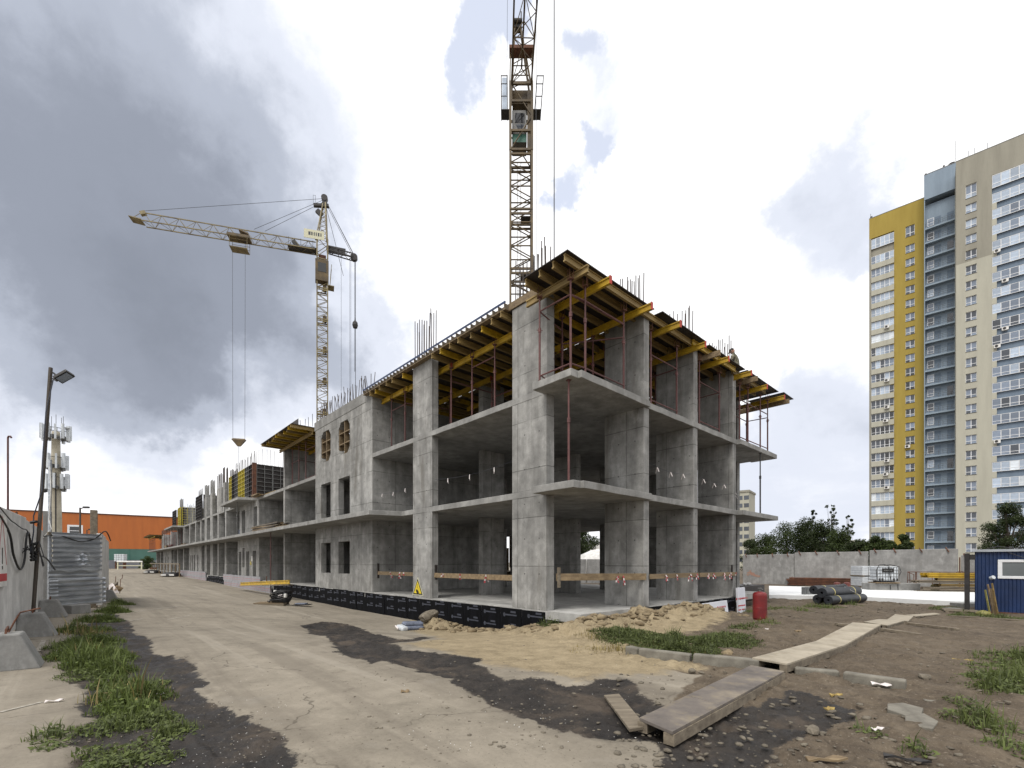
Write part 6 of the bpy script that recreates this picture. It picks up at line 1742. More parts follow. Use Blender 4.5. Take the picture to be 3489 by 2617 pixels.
for i in range(9):
    x = -iw * .48 + i * iw * .96 / 8
    for y in (-.5, .5): m.tube((x, y, .13), (x, y, .98), .013, 5)
m.build('cage', 'steel_grey', IB)
lb = MB().box(-iw * .28, iw * .22, -.52, -.508, .66, .90).build('label_plate', 'print_black', IB)
m = MB()
for k in range(5): m.box(-iw * .2 + k * iw * .075, -iw * .2 + k * iw * .075 + iw * .05, -.526, -.521, .74, .82)
m.build('lettering', 'steel_grey', lb)
for x in (-.42, -.30, .2, .34): MB().box(x * iw, x * iw + .1, -.52, -.505, .14, .30).build('corner_foot', 'steel_dark', IB)
m = MB().path([(-iw * .5, -.53, .2), (-iw * .55, -.55, .8), (-iw * .4, -.5, 1.12), (-iw * .1, -.3, 1.14), (0, -.55, 1.05), (.05, -.56, .5), (.12, -.56, .1)], .02, 6)
m.path([(iw * .1, .2, 1.08), (iw * .3, 0, 1.13), (iw * .52, -.4, 1.0), (iw * .55, -.5, .7), (iw * .45, -.55, .45)], .02, 6)
m.build('hose', 'rubber', IB)
# steel railing by the wall
pl = D_at(3165, 29.0)
t = thing('steel_railing', 'rusty open steel railing frame standing before the boundary wall', 'railing', (pl.x, pl.y + 1.0, pl.z), rad(-20))
m = MB(); Lr = 4.4
for z in (.12, .62, 1.15): m.tube((-.4, 0, z), (Lr, 0, z), .022, 5)
for x in (-.4, -.25, 0, .1, .9, 1.25, 2.4, 3.4, 4.4): m.tube((x, RND.uniform(-.02, .02), 0), (x + RND.uniform(-.06, .06), 0, 1.15), .022, 5)
m.tube((-.4, 0, 1.15), (-.4, -.9, 1.0), .022, 5); m.tube((-.4, -.9, 0), (-.4, -.9, 1.0), .022, 5)
m.build('bars', 'rust', t)
t2 = thing('steel_post', 'thin steel post with a ring against the boundary wall joint', 'post', (*D_at(3270, 29.9)[:2], D_at(3270, 29.9).z), 0)
MB().tube((0, 0, 0), (0, 0, 2.05), .035, 6).build('post', 'rust', t2)
MB().path([(.28 * math.cos(k * .52), -.05, 1.0 + .16 * math.sin(k * .52)) for k in range(13)], .016, 5).build('ring', 'rust', t2)
# stack of yellow formwork beams, grey timbers below
py = D_at(3262, 26.6)
t = thing('beam_stack', 'stack of yellow formwork beams beside the blue cabin', 'beams', (py.x, py.y + .6, py.z), rad(-16))
for r_, (n, z, mt, x0, L) in enumerate(((4, .0, 'timber_grey', -1.5, 3.2), (3, .22, 'timber_grey', -1.2, 3.4), (4, .40, 'yellow_timber', -.55, 3.2), (3, .60, 'timber_grey', -1.6, 3.6), (4, .74, 'yellow_timber', -.55, 2.8), (4, .90, 'yellow_paint', -1.1, 3.6), (3, 1.04, 'yellow_paint', -1.2, 3.4))):
    for k in range(n):
        m = MB().ibeam((x0 + RND.uniform(-.15, .15), -.25 + k * .17, z + .07), (x0 + L, -.25 + k * .17, z + .07), .14, .12)
        m.build('beam', mt, t)
pb_ = D_at(3186, 27.6)
t = thing('yellow_bag', 'yellow sack leaning on the end of the concrete block', 'sack', tuple(pb_), 0)
MB().box(-.22, .22, -.12, .12, 0, .50).build('sack', 'bag_yellow', t, bevel=.1)
# white membrane-topped slab
zt_ = -.09
def on_z(u, v, z):
    D = F * (H - z) / (v - CY); return Vector(((u - CX) / F * D, D, z))
WSP = [on_z(*q, zt_) for q in ((2620, 2026), (2905, 2031), (3312, 2051), (3420, 2036), (3320, 2018), (3000, 2005), (2620, 1996))]
t = tag(MB().prism([(q.x, q.y) for q in WSP], -.42, zt_).build('concrete_pad', 'membrane_white', bevel=.02), 'wide pad under bright white sheeting on the right of the site', 'slab')
# roll pile: black bitumen rolls with pale bands
def roll(label, p0, p1, r, bands=(.22, .78), core=True, group='black bitumen rolls'):
    p0 = Vector(p0); p1 = Vector(p1); d = (p1 - p0)
    t = thing('bitumen_roll', label, 'roll', tuple(p0), 0, group)
    m = MB(); n = 22
    dd, x, y, L = m.frame((0, 0, 0), d)
    ring_ = lambda s, rr: [dd * s + x * (rr * math.cos(k * 2 * math.pi / n)) + y * (rr * math.sin(k * 2 * math.pi / n)) for k in range(n)]
    prof = [(0, r * .25), (0, r * .95), (.02, r), (L - .02, r), (L, r * .95), (L, r * .25), (L - .15, r * .25), (.15, r * .25)]
    vs = [v for s, rr in prof for v in ring_(s, rr)]; kk = len(prof)
    m.add(vs, [(i * n + k, i * n + (k + 1) % n, ((i + 1) % kk) * n + (k + 1) % n, ((i + 1) % kk) * n + k) for i in range(kk) for k in range(n)])
    m.build('roll', 'bitumen', t, smooth=False)
    for f in bands:
        b = MB(); b.tube(dd * (L * f - .03), dd * (L * f + .03), r + .004, n, cap=False); b.build('band', 'tape_yellow', t)
    return t
q0, q1 = hit(2822, 2064), hit(2940, 2052)
ax = (q1 - q0); ax.z = 0; Lr = ax.length; ax.normalize(); nx = Vector((-ax.y, ax.x, 0))
zb = (q0.z + q1.z) / 2 + .02
base = Vector((q0.x, q0.y, zb))
roll('front lower black bitumen roll of the pile', base + Vector((0, 0, .21)), base + ax * Lr + Vector((0, 0, .21)), .20)
roll('fat black bitumen roll lying on top in the middle of the pile', base + ax * .05 + nx * .30 + Vector((0, 0, .52)), base + ax * (Lr + .1) + nx * .30 + Vector((0, 0, .52)), .23, (.22, .80))
roll('rear lower black bitumen roll of the pile', base + ax * .25 + nx * .62 + Vector((0, 0, .21)), base + ax * (Lr - .1) + nx * .62 + Vector((0, 0, .21)), .20)
roll('rear upper black bitumen roll of the pile', base + ax * .3 + nx * .80 + Vector((0, 0, .62)), base + ax * (Lr + .1) + nx * .85 + Vector((0, 0, .62)), .20, (.28, .76))
roll('thin black roll wedged between the upper rolls of the pile', base + ax * .8 + nx * .60 + Vector((0, 0, .66)), base + ax * (Lr - .3) + nx * .66 + Vector((0, 0, .78)), .09, ())
t = thing('pale_strap', 'loose pale strap lying across the bitumen rolls', 'strap', tuple(base), 0)
MB().bar(ax * Lr * .62 + nx * .25 + Vector((0, 0, .76)), ax * Lr * .80 - nx * .16 + Vector((0, 0, .36)), .03, .01).build('strap', 'white_paint', t)
# grey buckets / short drums standing in a row
for i, (u, lab) in enumerate(((2739, 'leftmost grey drum in the row beside the bitumen rolls'), (2752, 'second grey drum from the left beside the bitumen rolls'), (2765, 'third grey drum from the left beside the bitumen rolls'), (2778, 'rightmost grey drum in the row beside the bitumen rolls'))):
    c = D_at(u, 24.5 + i * .05, z=zt_); rr = 7.2 / F * c.y; hh = 25 / F * c.y
    t = thing('drum', lab, 'drum', tuple(c), 0, 'row of grey drums')
    MB().lathe([(rr * .95, 0), (rr, .02), (rr, hh * .5), (rr * 1.03, hh * .52), (rr, hh * .54), (rr, hh), (rr * .9, hh), (rr * .9, hh - .03)], 18).build('shell', 'drum_grey', t)
    MB().lathe([(rr * .85, hh - .025), (rr * .85, hh - .012)], 18).build('lid', 'steel_grey', t)
# gas cylinders
def gas(label, p, r, h, mat, valve=True):
    t = thing('gas_cylinder', label, 'gas cylinder', tuple(p), RND.uniform(0, 3), 'red gas cylinders')
    pr_ = [(r * .85, 0), (r * .9, .02), (r, .05), (r, h * .40), (r * 1.012, h * .405), (r * 1.012, h * .43), (r, h * .435), (r, h * .86), (r * .95, h * .91), (r * .75, h * .955), (r * .35, h * .98), (.03, h * .985)]
    MB().lathe(pr_, 28).build('body', mat, t, smooth=False)
    MB().lathe([(r * .92, -.02), (r * .92, .03)], 24).build('foot_ring', mat, t)
    if valve:
        m = MB().lathe([(.035, h * .98), (.035, h * 1.03), (.022, h * 1.04), (.022, h * 1.08), (.05, h * 1.085), (.05, h * 1.11)], 10); m.tube((0, 0, h * 1.05), (.09, 0, h * 1.05), .02, 6)
        m.build('valve', 'steel_grey', t)
    return t
pg = Vector(((2589 - CX) / F * 12.5, 12.5, 0)); pg.z = H - (2110 - CY) * 12.5 / F
gas('red gas cylinder standing on the earth at the right end of the frame', Vector((pg.x, pg.y, gz(pg.x, pg.y))), .175, .77, 'gas_red')
for u, lab in ((2852, 'small rusty red cylinder behind the bitumen rolls, left one'), (2886, 'small rusty red cylinder behind the bitumen rolls, right one')):
    D = 25.5; p = D_at(u, D, z=zt_); gas(lab, p, .155, .62, 'gas_rust', False)
# insulation boards with red print by the corner
def xps(label, p, rot, w, h, lean):
    t = thing('insulation_board', label, 'insulation', tuple(p), rot, 'white insulation boards with red print'); 
    o = MB().box(-w / 2, w / 2, 0, .1, 0, h).build('board', 'xps_white', t, bevel=.008)
    for x in (-w * .25, w * .25):
        l = inst('lettering', text_mesh('ТЕХНОНИКОЛЬ', .085, 'print_red'), o, (x + .05, -.003, h * .62), (rad(90), 0, 0))
        m = MB().add([(x - .36 + .055 * math.cos(k * .785), -.004, h * .62 + .055 * math.sin(k * .785)) for k in range(8)], [tuple(range(8))]); m.build('emblem', 'print_red', o)
        MB().box(x - .25, x + .1, -.004, -.002, h * .36, h * .40).box(x - .25, x, -.004, -.002, h * .22, h * .26).build('small_print', 'print_red', o)
    o.rotation_euler = (rad(-lean), 0, 0)
    return t
pw = W(6.9, -1.9); xps('white insulation board with red print lying on its edge by the foundation', (pw[0], pw[1], -.42), TH0 + rad(2), 2.3, .58, 6)
pw = W(10.0, -1.62); xps('upright insulation board with red print at the end of the foundation', (pw[0], pw[1], -.62), TH0 - rad(1), .66, 1.18, 3)
# dark heap behind the far corner of the frame
t = thing('dark_crate', 'dark open crate with white scraps by the far right corner of the frame', 'crate', (*W(15.6, .6), -.35), TH0)
MB().box(-1.4, 1.4, -.6, .6, 0, .75).build('box', 'film_plywood', t, bevel=.03)
for k in range(6): MB().lathe([(.01, 0), (.09, .04), (.08, .1), (.01, .13)], 8, (-.2 + RND.uniform(-.5, .7), RND.uniform(-.6, .2), .76)).build('scrap', 'white_paint', t)

# ================================================================== blue site cabin
cb = Vector((17.9, 18.0, -.36)); cdir = Vector((.62, -.78, 0)).normalized()
cdir = Vector((18.49 - 17.82, 17.14 - 17.96, 0)).normalized()
CA = thing('site_cabin', 'blue corrugated site cabin with a white-framed window at the right edge', 'cabin', tuple(cb), math.atan2(cdir.y, cdir.x))
def cabin():
    L, Dp, Hh = 6.2, 2.4, 2.36
    # ribbed skin on the two seen sides
    def ribs(x0, x1, y, z0, z1, axis):
        m = MB(); n = int((x1 - x0) / .10); vs = []
        for i in range(n * 4 + 1):
            x = x0 + (x1 - x0) * i / (n * 4); o = (0, .018, .018, 0)[i % 4]
            for z in (z0, z1): vs.append((x, y + o, z) if axis == 'x' else (y + o, x, z))
        m.add(vs, [(2 * i, 2 * i + 2, 2 * i + 3, 2 * i + 1) for i in range(n * 4)])
        return m
    for (x0, x1, z0, z1) in ((0, .62, .1, Hh), (2.62, L, .1, Hh), (.62, 2.62, .1, 1.37), (.62, 2.62, 2.02, Hh)):
        ribs(x0, x1, -.02, z0, z1, 'x').build('corrugated_wall', 'cabin_blue', CA)
    ribs(0, Dp, -.02, .1, Hh, 'y').build('corrugated_wall', 'cabin_blue', CA)
    MB().box(.0, L, .0, Dp, .1, Hh).build('shell', 'cabin_blue', CA)
    MB().box(-.08, L + .1, -.1, Dp + .1, Hh, Hh + .09).build('roof', 'galvanised', CA)
    MB().box(-.05, L, -.03, .05, 0, .1).build('sill_beam', 'rust', CA)
    w = MB()
    w.box(.60, 2.64, -.05, .015, 1.35, 1.45); w.box(.60, 2.64, -.05, .015, 1.96, 2.06); w.box(.60, .72, -.05, .015, 1.45, 1.96); w.box(2.52, 2.64, -.05, .015, 1.45, 1.96)
    wo = w.build('window', 'pvc_white', CA, bevel=.01)
    MB().box(.72, 2.52, -.02, .01, 1.45, 1.96).build('pane', 'glass_cabin', wo)
    MB().box(-.30, -.16, -.10, .04, -.1, Hh - .05).build('corner_post', 'steel_dark', CA); MB().box(-.28, -.0, -.02, .03, Hh - .3, Hh - .1).build('bracket', 'steel_dark', CA)
    MB().tube((.42, -.03, 1.36), (.50, -.10, 1.40), .07, 10).build('lamp', 'plastic_white', CA)
    m = MB().path([(.3, -.05, Hh + .1), (.6, -.03, Hh + .2), (1.0, .1, Hh + .12), (1.6, 0, Hh + .22), (2.3, .1, Hh + .1)], .015, 5); m.path([(.8, -.06, Hh), (1.6, -.12, 1.95), (3.0, -.1, 1.75)], .01, 5)
    m.build('wiring', 'rubber', CA)
cabin()
for i, (u, v, hgt, lean, mt, lab) in enumerate(((3374, 2098, .92, .06, 'bag_yellow', 'short yellowish stick leaning on the blue cabin'), (3384, 2092, 1.10, .10, 'timber', 'grey brown stick leaning on the blue cabin, between the others'),
                                                (3394, 2094, .95, .04, 'timber', 'broad plank leaning on the blue cabin'), (3400, 2096, 1.15, .12, 'yellow_timber', 'thin long stick leaning on the blue cabin, rightmost'))):
    p = hit(u, v); t = thing('leaning_stick', lab, 'stick', tuple(p), 0, 'sticks leaning on the cabin')
    MB().bar((0, 0, 0), (.03 - lean * .5, .18, hgt), .05 if i != 2 else .10, .03).build('stick', mt, t)
for (u, v, w, d, h, rot, mt, lab) in ((3245, 2077, .65, .45, .06, .3, 'concrete_block', 'thin concrete slab lying in the grass left of the cabin'), (3280, 2067, .62, .55, .16, .1, 'concrete_block', 'thick concrete step block by the cabin corner')):
    p = hit(u, v); t = thing('paving_slab', lab, 'slab', tuple(p), rot, 'slabs by the cabin'); MB().box(-w / 2, w / 2, -d / 2, d / 2, -.02, h).build('slab', mt, t, bevel=.012)
p = hit(3272, 2086); t = thing('wooden_pallet', 'grey wooden pallet sunk in the grass in front of the cabin', 'pallet', (p.x, p.y, p.z), rad(-38))
for k in range(5): MB().box(-.5, .5, -.55 + k * .25, -.55 + k * .25 + .13, .07, .095).build('deck_board', 'timber_grey', t)
for x in (-.42, 0, .42): MB().box(x - .05, x + .05, -.55, .58, 0, .069).build('bearer', 'timber_grey', t)
p = hit(3350, 2098); t = thing('yellow_bag', 'crumpled yellow bag in the grass below the cabin wall', 'sack', (p.x, p.y, p.z), .3)
MB().lathe([(.05, -.02), (.20, .03), (.23, .08), (.16, .15), (.06, .19), (.01, .20)], 9).build('sack', 'bag_yellow', t, smooth=True)
p = hit(3440, 2113); t = thing('plank', 'long pale plank on the ground along the cabin', 'plank', (p.x, p.y, p.z), math.atan2(cdir.y, cdir.x) + .1); MB().box(-1.4, 1.6, -.06, .06, 0, .04).build('plank', 'timber_grey', t)

# ================================================================== plank walkway
def walkway(label, c, w, th, mats=('timber_grey', 'timber_grey'), beams=True, seam=None, sag=0.0, raise_=.0):
    """plywood panel on two edge timbers; c = near-left, near-right, far-right, far-left corners"""
    c = [Vector(x) for x in c]
    o = (c[0] + c[1] + c[2] + c[3]) / 4
    t = thing('plank_walkway', label, 'walkway', tuple(o), 0, 'sections of the plank walkway')
    d = ((c[3] + c[2]) / 2 - (c[0] + c[1]) / 2); L = d.length
    parts = [0, 1] if seam is None else [0, seam, 1]
    for a, b in zip(parts[:-1], parts[1:]):
        ns = 6; vs = []
        for i in range(ns + 1):
            s = a + (b - a) * i / ns; s2 = s
            if i == 0 and a > 0: s2 += .004 / L
            if i == ns and b < 1: s2 -= .004 / L
            l, r_ = c[0].lerp(c[3], s2) - o, c[1].lerp(c[2], s2) - o
            dz = Vector((0, 0, -sag * math.sin(math.pi * s)))
            for q in (l + dz, r_ + dz): vs.append(q)
            for q in (l + dz, r_ + dz): vs.append(q - Vector((0, 0, th)))
        fs = []
        for i in range(ns):
            k = i * 4
            fs += [(k, k + 1, k + 5, k + 4), (k + 2, k + 6, k + 7, k + 3), (k, k + 4, k + 6, k + 2), (k + 1, k + 3, k + 7, k + 5)]
        fs += [(0, 2, 3, 1), (ns * 4, ns * 4 + 1, ns * 4 + 3, ns * 4 + 2)]
        MB().add(vs, fs).build('panel', mats[0] if a == 0 else mats[1], t, bevel=.003)
    if beams:
        for k in (0.10, .90):
            pts = [c[0].lerp(c[1], k).lerp(c[3].lerp(c[2], k), s / 5) - o - Vector((0, 0, th + .052 + sag * math.sin(math.pi * s / 5))) for s in range(6)]
            m = MB()
            for a, b in zip(pts[:-1], pts[1:]): m.bar(a, b, .10, .10)
            m.build('bearer', 'timber_grey', t)
    return t
def gp(u, v, dz):
    """point dz above the ground, seen at a spot of the photograph"""
    t = (u - CX) / F; s = (v - CY) / F; D = 1.5 / s
    for _ in range(25):
        D = .5 * D + .5 * (H - dz - gz(t * D, D)) / s
    return Vector((t * D, D, gz(t * D, D) + dz))
Z8 = lambda x, y, dz: gp(2000 + x / 1.4856, 1950 + y / 1.4856, dz)
MATS['walk_dark'] = None
def walkmat(name, c1, c2, c3):
    t = NT(name); n = t.noise(1.6, 8, .66); f = t.noise(40, 4, .6, (1, 1, 1)); g = t.noise(5, 6, .7, off=(5, 1, 1))
    col = t.ramp(n, [(.34, c1), (.5, c2), (.66, c3)])
    col = t.mix(t.math('MULTIPLY', t.map(g, .52, .68), .55), col, srgb(126, 114, 92))
    t.color(col); t.rough(.75); t.bump(f, .25, .004); MATS[name] = t.m
walkmat('walk_dark', srgb(76, 71, 69), srgb(102, 95, 89), srgb(132, 122, 106))
walkmat('walk_pale', srgb(128, 120, 106), srgb(154, 145, 129), srgb(168, 159, 142))
walkway('dark stained walkway panel in the foreground, nearest section', [Z8(265, 735, .13), Z8(432, 806, .14), Z8(1000, 500, .12), Z8(830, 470, .12)], .5, .03, ('walk_dark', 'walk_dark'), True, .33)
walkway('long pale walkway section bending over the kerb', [Z8(836, 432, .17), Z8(1012, 462, .16), Z8(1308, 366, .10), Z8(1160, 347, .10)], .5, .028, ('walk_pale', 'walk_pale'), True, None, .0)
walkway('second pale walkway section rising to the right', [Z8(1160, 347, .10), Z8(1308, 366, .10), Z8(1488, 264, .13), Z8(1345, 253, .13)], .5, .028, ('walk_pale', 'walk_pale'), True, None, .0)
walkway('short pale walkway section past the crossing timbers', [Z8(1400, 250, .09), Z8(1520, 268, .10), Z8(1605, 244, .09), Z8(1480, 236, .09)], .5, .028, ('walk_pale', 'walk_pale'), True)
walkway('tilted pale walkway section before the last board', [Z8(1520, 238, .06), Z8(1625, 247, .08), Z8(1652, 222, .07), Z8(1560, 212, .07)], .5, .028, ('walk_pale', 'walk_pale'), True)
walkway('last pale walkway board leading to the cabin', [Z8(1610, 216, .04), Z8(1660, 222, .05), Z8(1790, 211, .04), Z8(1760, 205, .04)], .5, .028, ('walk_pale', 'walk_pale'), False)
walkway('loose short weathered board lying beside the nearest walkway panel', [Z8(215, 793, .05), Z8(302, 780, .06), Z8(162, 614, .03), Z8(86, 621, .03)], .2, .03, ('timber_grey', 'timber_grey'), False)
for (x0, y0, x1, y1, w, lab) in ((1490, 288, 1690, 318, .09, 'squared timber sticking out from under the walkway to the right'), (1620, 258, 1880, 290, .09, 'thin far timber sticking out from under the walkway'), (1262, 262, 1330, 268, .14, 'short timber end left of the walkway')):
    p, q = Z8(x0, y0, .05), Z8(x1, y1, .03); t = thing('timber', lab, 'timber', tuple(p), 0, 'timbers under the walkway'); MB().bar((0, 0, 0), q - p, w, .06).build('timber', 'timber_grey', t, bevel=.006)
# kerb stones
KL = [(1346 * 1.5773, 1402 * 1.5773), (2130 + 30, 2222), (2360, 2252), (2362, 2254), (2590, 2284)]
def kerb(label, u0, v0, u1, v1, h=.16):
    p, q = hit(u0, v0), hit(u1, v1); d = q - p
    t = thing('kerb_stone', label, 'kerb', (p.x, p.y, min(p.z, q.z)), math.atan2(d.y, d.x), 'kerb stones half buried in the earth')
    MB().box(0.012, d.xy.length - .012, 0, .15, -.15, h).build('stone', 'kerb_stone', t, bevel=.02)
kerb('first kerb stone at the foot of the sand bank', 2128, 2232, 2170, 2241)
kerb('second kerb stone, left of the joint by the weeds', 2172, 2242, 2352, 2263)
kerb('kerb stone ending under the walkway', 2358, 2264, 2590, 2285)
kerb('low kerb stone just right of the walkway, half buried', 2705, 2292, 2865, 2306, .07)
kerb('tilted kerb stone further right on the earth', 2868, 2312, 3090, 2345, .09)

# ================================================================== things on the yard
# coil of black hose on a pallet
p = hit(955, 2062); sc_ = p.y / F
PC = thing('wooden_pallet', 'wooden pallet on the asphalt carrying a coil of black hose', 'pallet', tuple(p), rad(8))
for k in range(5): MB().box(-1.15, .25, -.42 + k * .2, -.42 + k * .2 + .13, .12, .145).build('deck_board', 'timber', PC)
for y in (-.38, 0, .38): MB().box(-1.1, .3, y - .05, y + .05, 0, .119).build('bearer', 'timber_grey', PC)
HC = thing('hose_coil', 'thick coil of black hose with white tape lying on the pallet', 'hose', (p.x + .05, p.y, p.z + .15), 0)
for k in range(9):
    rr = .42 + .04 * (k % 4); zz = .05 + .055 * k; tilt = .10 + .03 * k
    pts = [(rr * math.cos(a * .393), rr * .8 * math.sin(a * .393), zz + tilt * rr * math.sin(a * .393 + .3 * k) * .9) for a in range(17)]
    MB().path(pts, .033, 7).build('hose_turn', 'rubber', HC, smooth=True)
MB().path([(-.35, -.3, .1), (-.5, -.25, .05), (-.62, .0, .03), (-.75, .1, .05)], .033, 7).build('hose_end', 'rubber', HC, smooth=True)
for x, y, z in ((-.40, .18, .5), (.36, -.3, .36)): MB().box(x - .06, x + .06, y - .09, y + .09, z - .1, z + .1).build('tape', 'white_paint', HC, bevel=.03)
MB().lathe([(.02, .2), (.18, .24), (.14, .36), (.02, .40)], 9).build('fitting', 'cloth_white', HC)
TP = thing('tarp_end', 'dark folded sheet lying on the asphalt right of the hose pallet', 'sheet', (p.x + .95, p.y + .1, p.z), 0)
MB().box(-.25, .55, -.25, .25, 0, .04).build('fold', 'steel_dark', TP, bevel=.02); MB().box(-.2, .35, -.18, .2, .041, .1).build('fold', 'grey_plastic_film', TP, bevel=.03)
# yellow beam with board hung across the facade
bq = W(-1.35, 24.2); 
YB = thing('yellow_beam', 'yellow I-beam on a board set across the front of the building', 'beam', (P0[0], P0[1], 0), TH0)
pL, pR = plane = (Vector((-1.0, 27.8, .02)), Vector((-.95, 19.8, -.06)))
def at_plane(u, v, a):
    t = (u - CX) / F; d = np.array([t, 1.0]); s = (P0 @ dR + a) / (d @ dR); q = s * d
    return Vector((a, float((q - P0) @ dL), H - (v - CY) * s / F))
pL, pR = at_plane(820, 1990, -1.0), at_plane(986, 1983, -1.0)
MB().ibeam(pL, pR, .24, .10).build('beam', 'yellow_paint', YB); MB().bar(pL - Vector((0, -.1, .16)), pR - Vector((0, .3, .16)), .26, .05).build('board', 'timber_grey', YB)
MB().tube(pL.lerp(pR, .6) + Vector((0, 0, .1)), pL.lerp(pR, .6) + Vector((0, 0, .45)), .03, 6).build('hanger', 'rust', YB)
# grey film bundle and rubble lump
p = hit(1395, 2148)
FB = thing('film_bundle', 'folded bundle of grey blue plastic film lying by the sand bank', 'film', tuple(p + Vector((.0, .15, 0))), rad(28))
for k, (x, y, w, d, h, z, rz) in enumerate(((0, 0, .85, .34, .14, 0, .1), (.12, .22, .75, .26, .16, .02, -.1), (.1, .08, .7, .30, .12, .14, .15), (-.32, -.1, .26, .36, .16, .02, .5))):
    o = MB().box(-w / 2, w / 2, -d / 2, d / 2, 0, h).build('fold', 'grey_plastic_film' if k < 3 else 'plastic_white', FB, bevel=.06); o.location = (x, y, z); o.rotation_euler = (.08 * k, .05, rz)
MB().path([(-.45, -.15, .08), (-.50, -.02, .16), (-.42, .1, .10), (-.36, .0, .06)], .03, 6).build('edge', 'cloth_white', FB)
def rock_mesh(seed, mat, s=(1, 1, .6), sub=2):
    rr = random.Random(seed); bm = bmesh.new(); bmesh.ops.create_icosphere(bm, subdivisions=sub, radius=1)
    dirs = [Vector((rr.gauss(0, 1), rr.gauss(0, 1), rr.gauss(0, 1))).normalized() for _ in range(9)]; ds = [rr.uniform(.55, .95) for _ in dirs]
    for v in bm.verts:
        c = v.co.copy()
        for d, q in zip(dirs, ds):
            k = c.dot(d)
            if k > q: c -= d * (k - q)
        v.co = Vector((c.x * s[0], c.y * s[1], c.z * s[2])) * (1 + rr.uniform(-.05, .05))
    me = bpy.data.meshes.new('stone'); bm.to_mesh(me); bm.free(); me.materials.append(MATS[mat]); return me
p = hit(1465, 2125); t = thing('rubble_lump', 'pale broken lump of concrete on the sand bank beside the film bundle', 'stone', tuple(p), .5)
o = link('lump', rock_mesh(3, 'rock', (.42, .22, .20), 3), t); o.location = (0, .1, .12); o.rotation_euler = (.2, -.25, .2)
# far pallets with black bundles
for (u, v, lab, w) in ((520, 1954, 'black bundle on a pallet far down the yard, left one', 2.6), (585, 1965, 'black bundle on a pallet far down the yard, beside a red bucket', 2.4)):
    c = hit(u, v); t = thing('bundle_pallet', lab, 'pallet', tuple(c), rad(12), 'far bundles on pallets')
    MB().box(-w / 2, w / 2, -.5, .5, 0, .12).build('pallet', 'timber_grey', t); MB().lathe([(w * .48, .12), (w * .46, .35), (w * .34, .55), (w * .12, .62), (.02, .62)], 9).build('bundle', 'rubber', t)
    for x in (-.5, .45): MB().box(x - .3, x + .3, -w * .46, -w * .42, .16, .38).build('label', 'white_paint', t)
c = hit(603, 1963); t = thing('bucket', 'small red bucket beside the far black bundle', 'bucket', tuple(c), 0); MB().lathe([(.2, 0), (.28, .55), (.26, .55), (.19, .04)], 14).build('pail', 'gas_red', t); MB().path([(.27 * math.cos(k * .524), 0, .5 + .2 * math.sin(k * .524)) for k in range(7)], .015, 4).build('handle', 'steel_dark', t)
c = hit(600, 1947); t = thing('long_beam', 'long brown beam lying across the far end of the frame', 'beam', tuple(c + Vector((0, 0, .5))), rad(14)); MB().box(-4.8, 4.2, -.15, .15, 0, .35).build('beam', 'rust', t); MB().box(-3, -2.6, -.2, .2, -.5, 0).build('support', 'timber_grey', t); MB().box(3, 3.4, -.2, .2, -.5, 0).build('support', 'timber_grey', t)
RL = thing('timber_railing', 'timber railing in front of the far ground-floor pillars', 'railing', (P0[0], P0[1], 0), TH0)
for b in range(66, 106, 4): MB().box(-1.0, -.9, b, b + .15, -.4, 1.45).build('post', 'timber', RL)
MB().box(-1.02, -.88, 66, 105.9, 1.3, 1.45).build('rail', 'timber_grey', RL)
# road paint
def paint(pts, w, name='road_marking'):
    vs = []; n = 24
    for i in range(n + 1):
        u = pts[0][0] + (pts[1][0] - pts[0][0]) * i / n; v = pts[0][1] + (pts[1][1] - pts[0][1]) * i / n
        p = hit(u, v); vs.append(p)
    d = (vs[-1] - vs[0]); d.z = 0; d.normalize(); nn = Vector((-d.y, d.x, 0)) * w / 2
    V = []
    for p in vs:
        for s in (1, -1):
            q = p + nn * s; V.append((q.x, q.y, gz(q.x, q.y) + .006))
    o = MB().add(V, [(2 * i, 2 * i + 1, 2 * i + 3, 2 * i + 2) for i in range(n)]).build(name, 'paint_line')
    tag(o, kind='structure')
paint([(0, 2428), (142, 2393)], .055); paint([(85, 2180), (192, 2171)], .06); paint([(458, 2085), (608, 2066)], .07); paint([(445, 2116), (485, 2109)], .06); paint([(570, 2112), (655, 2096)], .05); paint([(125, 2225), (150, 2182)], .07)

# ================================================================== behind the frame: what shows through the open ground floor
for i in range(4):
    p = Vector((2 + i * 3.15 + 2, 44 + i * .4, -.4)); 
    t = thing('fence_panel', ('leftmost', 'second', 'third', 'rightmost')[i] + ' low concrete panel seen through the open ground floor', 'fence panel', tuple(p), .12, 'concrete panels behind the frame')
    MB().box(0, 3.1, 0, .2, 0, 2.3).build('slab', 'concrete_fence', t, bevel=.03)
t = thing('white_tent', 'white rounded tent roof seen through the open ground floor', 'tent', (11.0, 58, -.4), .2)
MB().lathe([(3.2, 0), (3.2, 1.9), (2.5, 2.9), (1.2, 3.5), (.05, 3.7)], 16).build('roof', 'white_paint', t, smooth=True); MB().box(-.7, .7, -3.3, -3.1, 0, 1.8).build('door', 'grey_panel', t)
t = thing('shop', 'small white shop with a red sign band seen through the open ground floor', 'building', (21, 110, -.4), .1)
MB().box(-7, 7, 0, 8, 0, 6.5).build('wall', 'white_paint', t); MB().box(-2, 6, -.1, -.01, 3.0, 5.0).build('sign', 'print_red', t); MB().box(-7.2, 7.2, -.2, 8.2, 6.5, 6.9).build('roof', 'grey_panel', t)

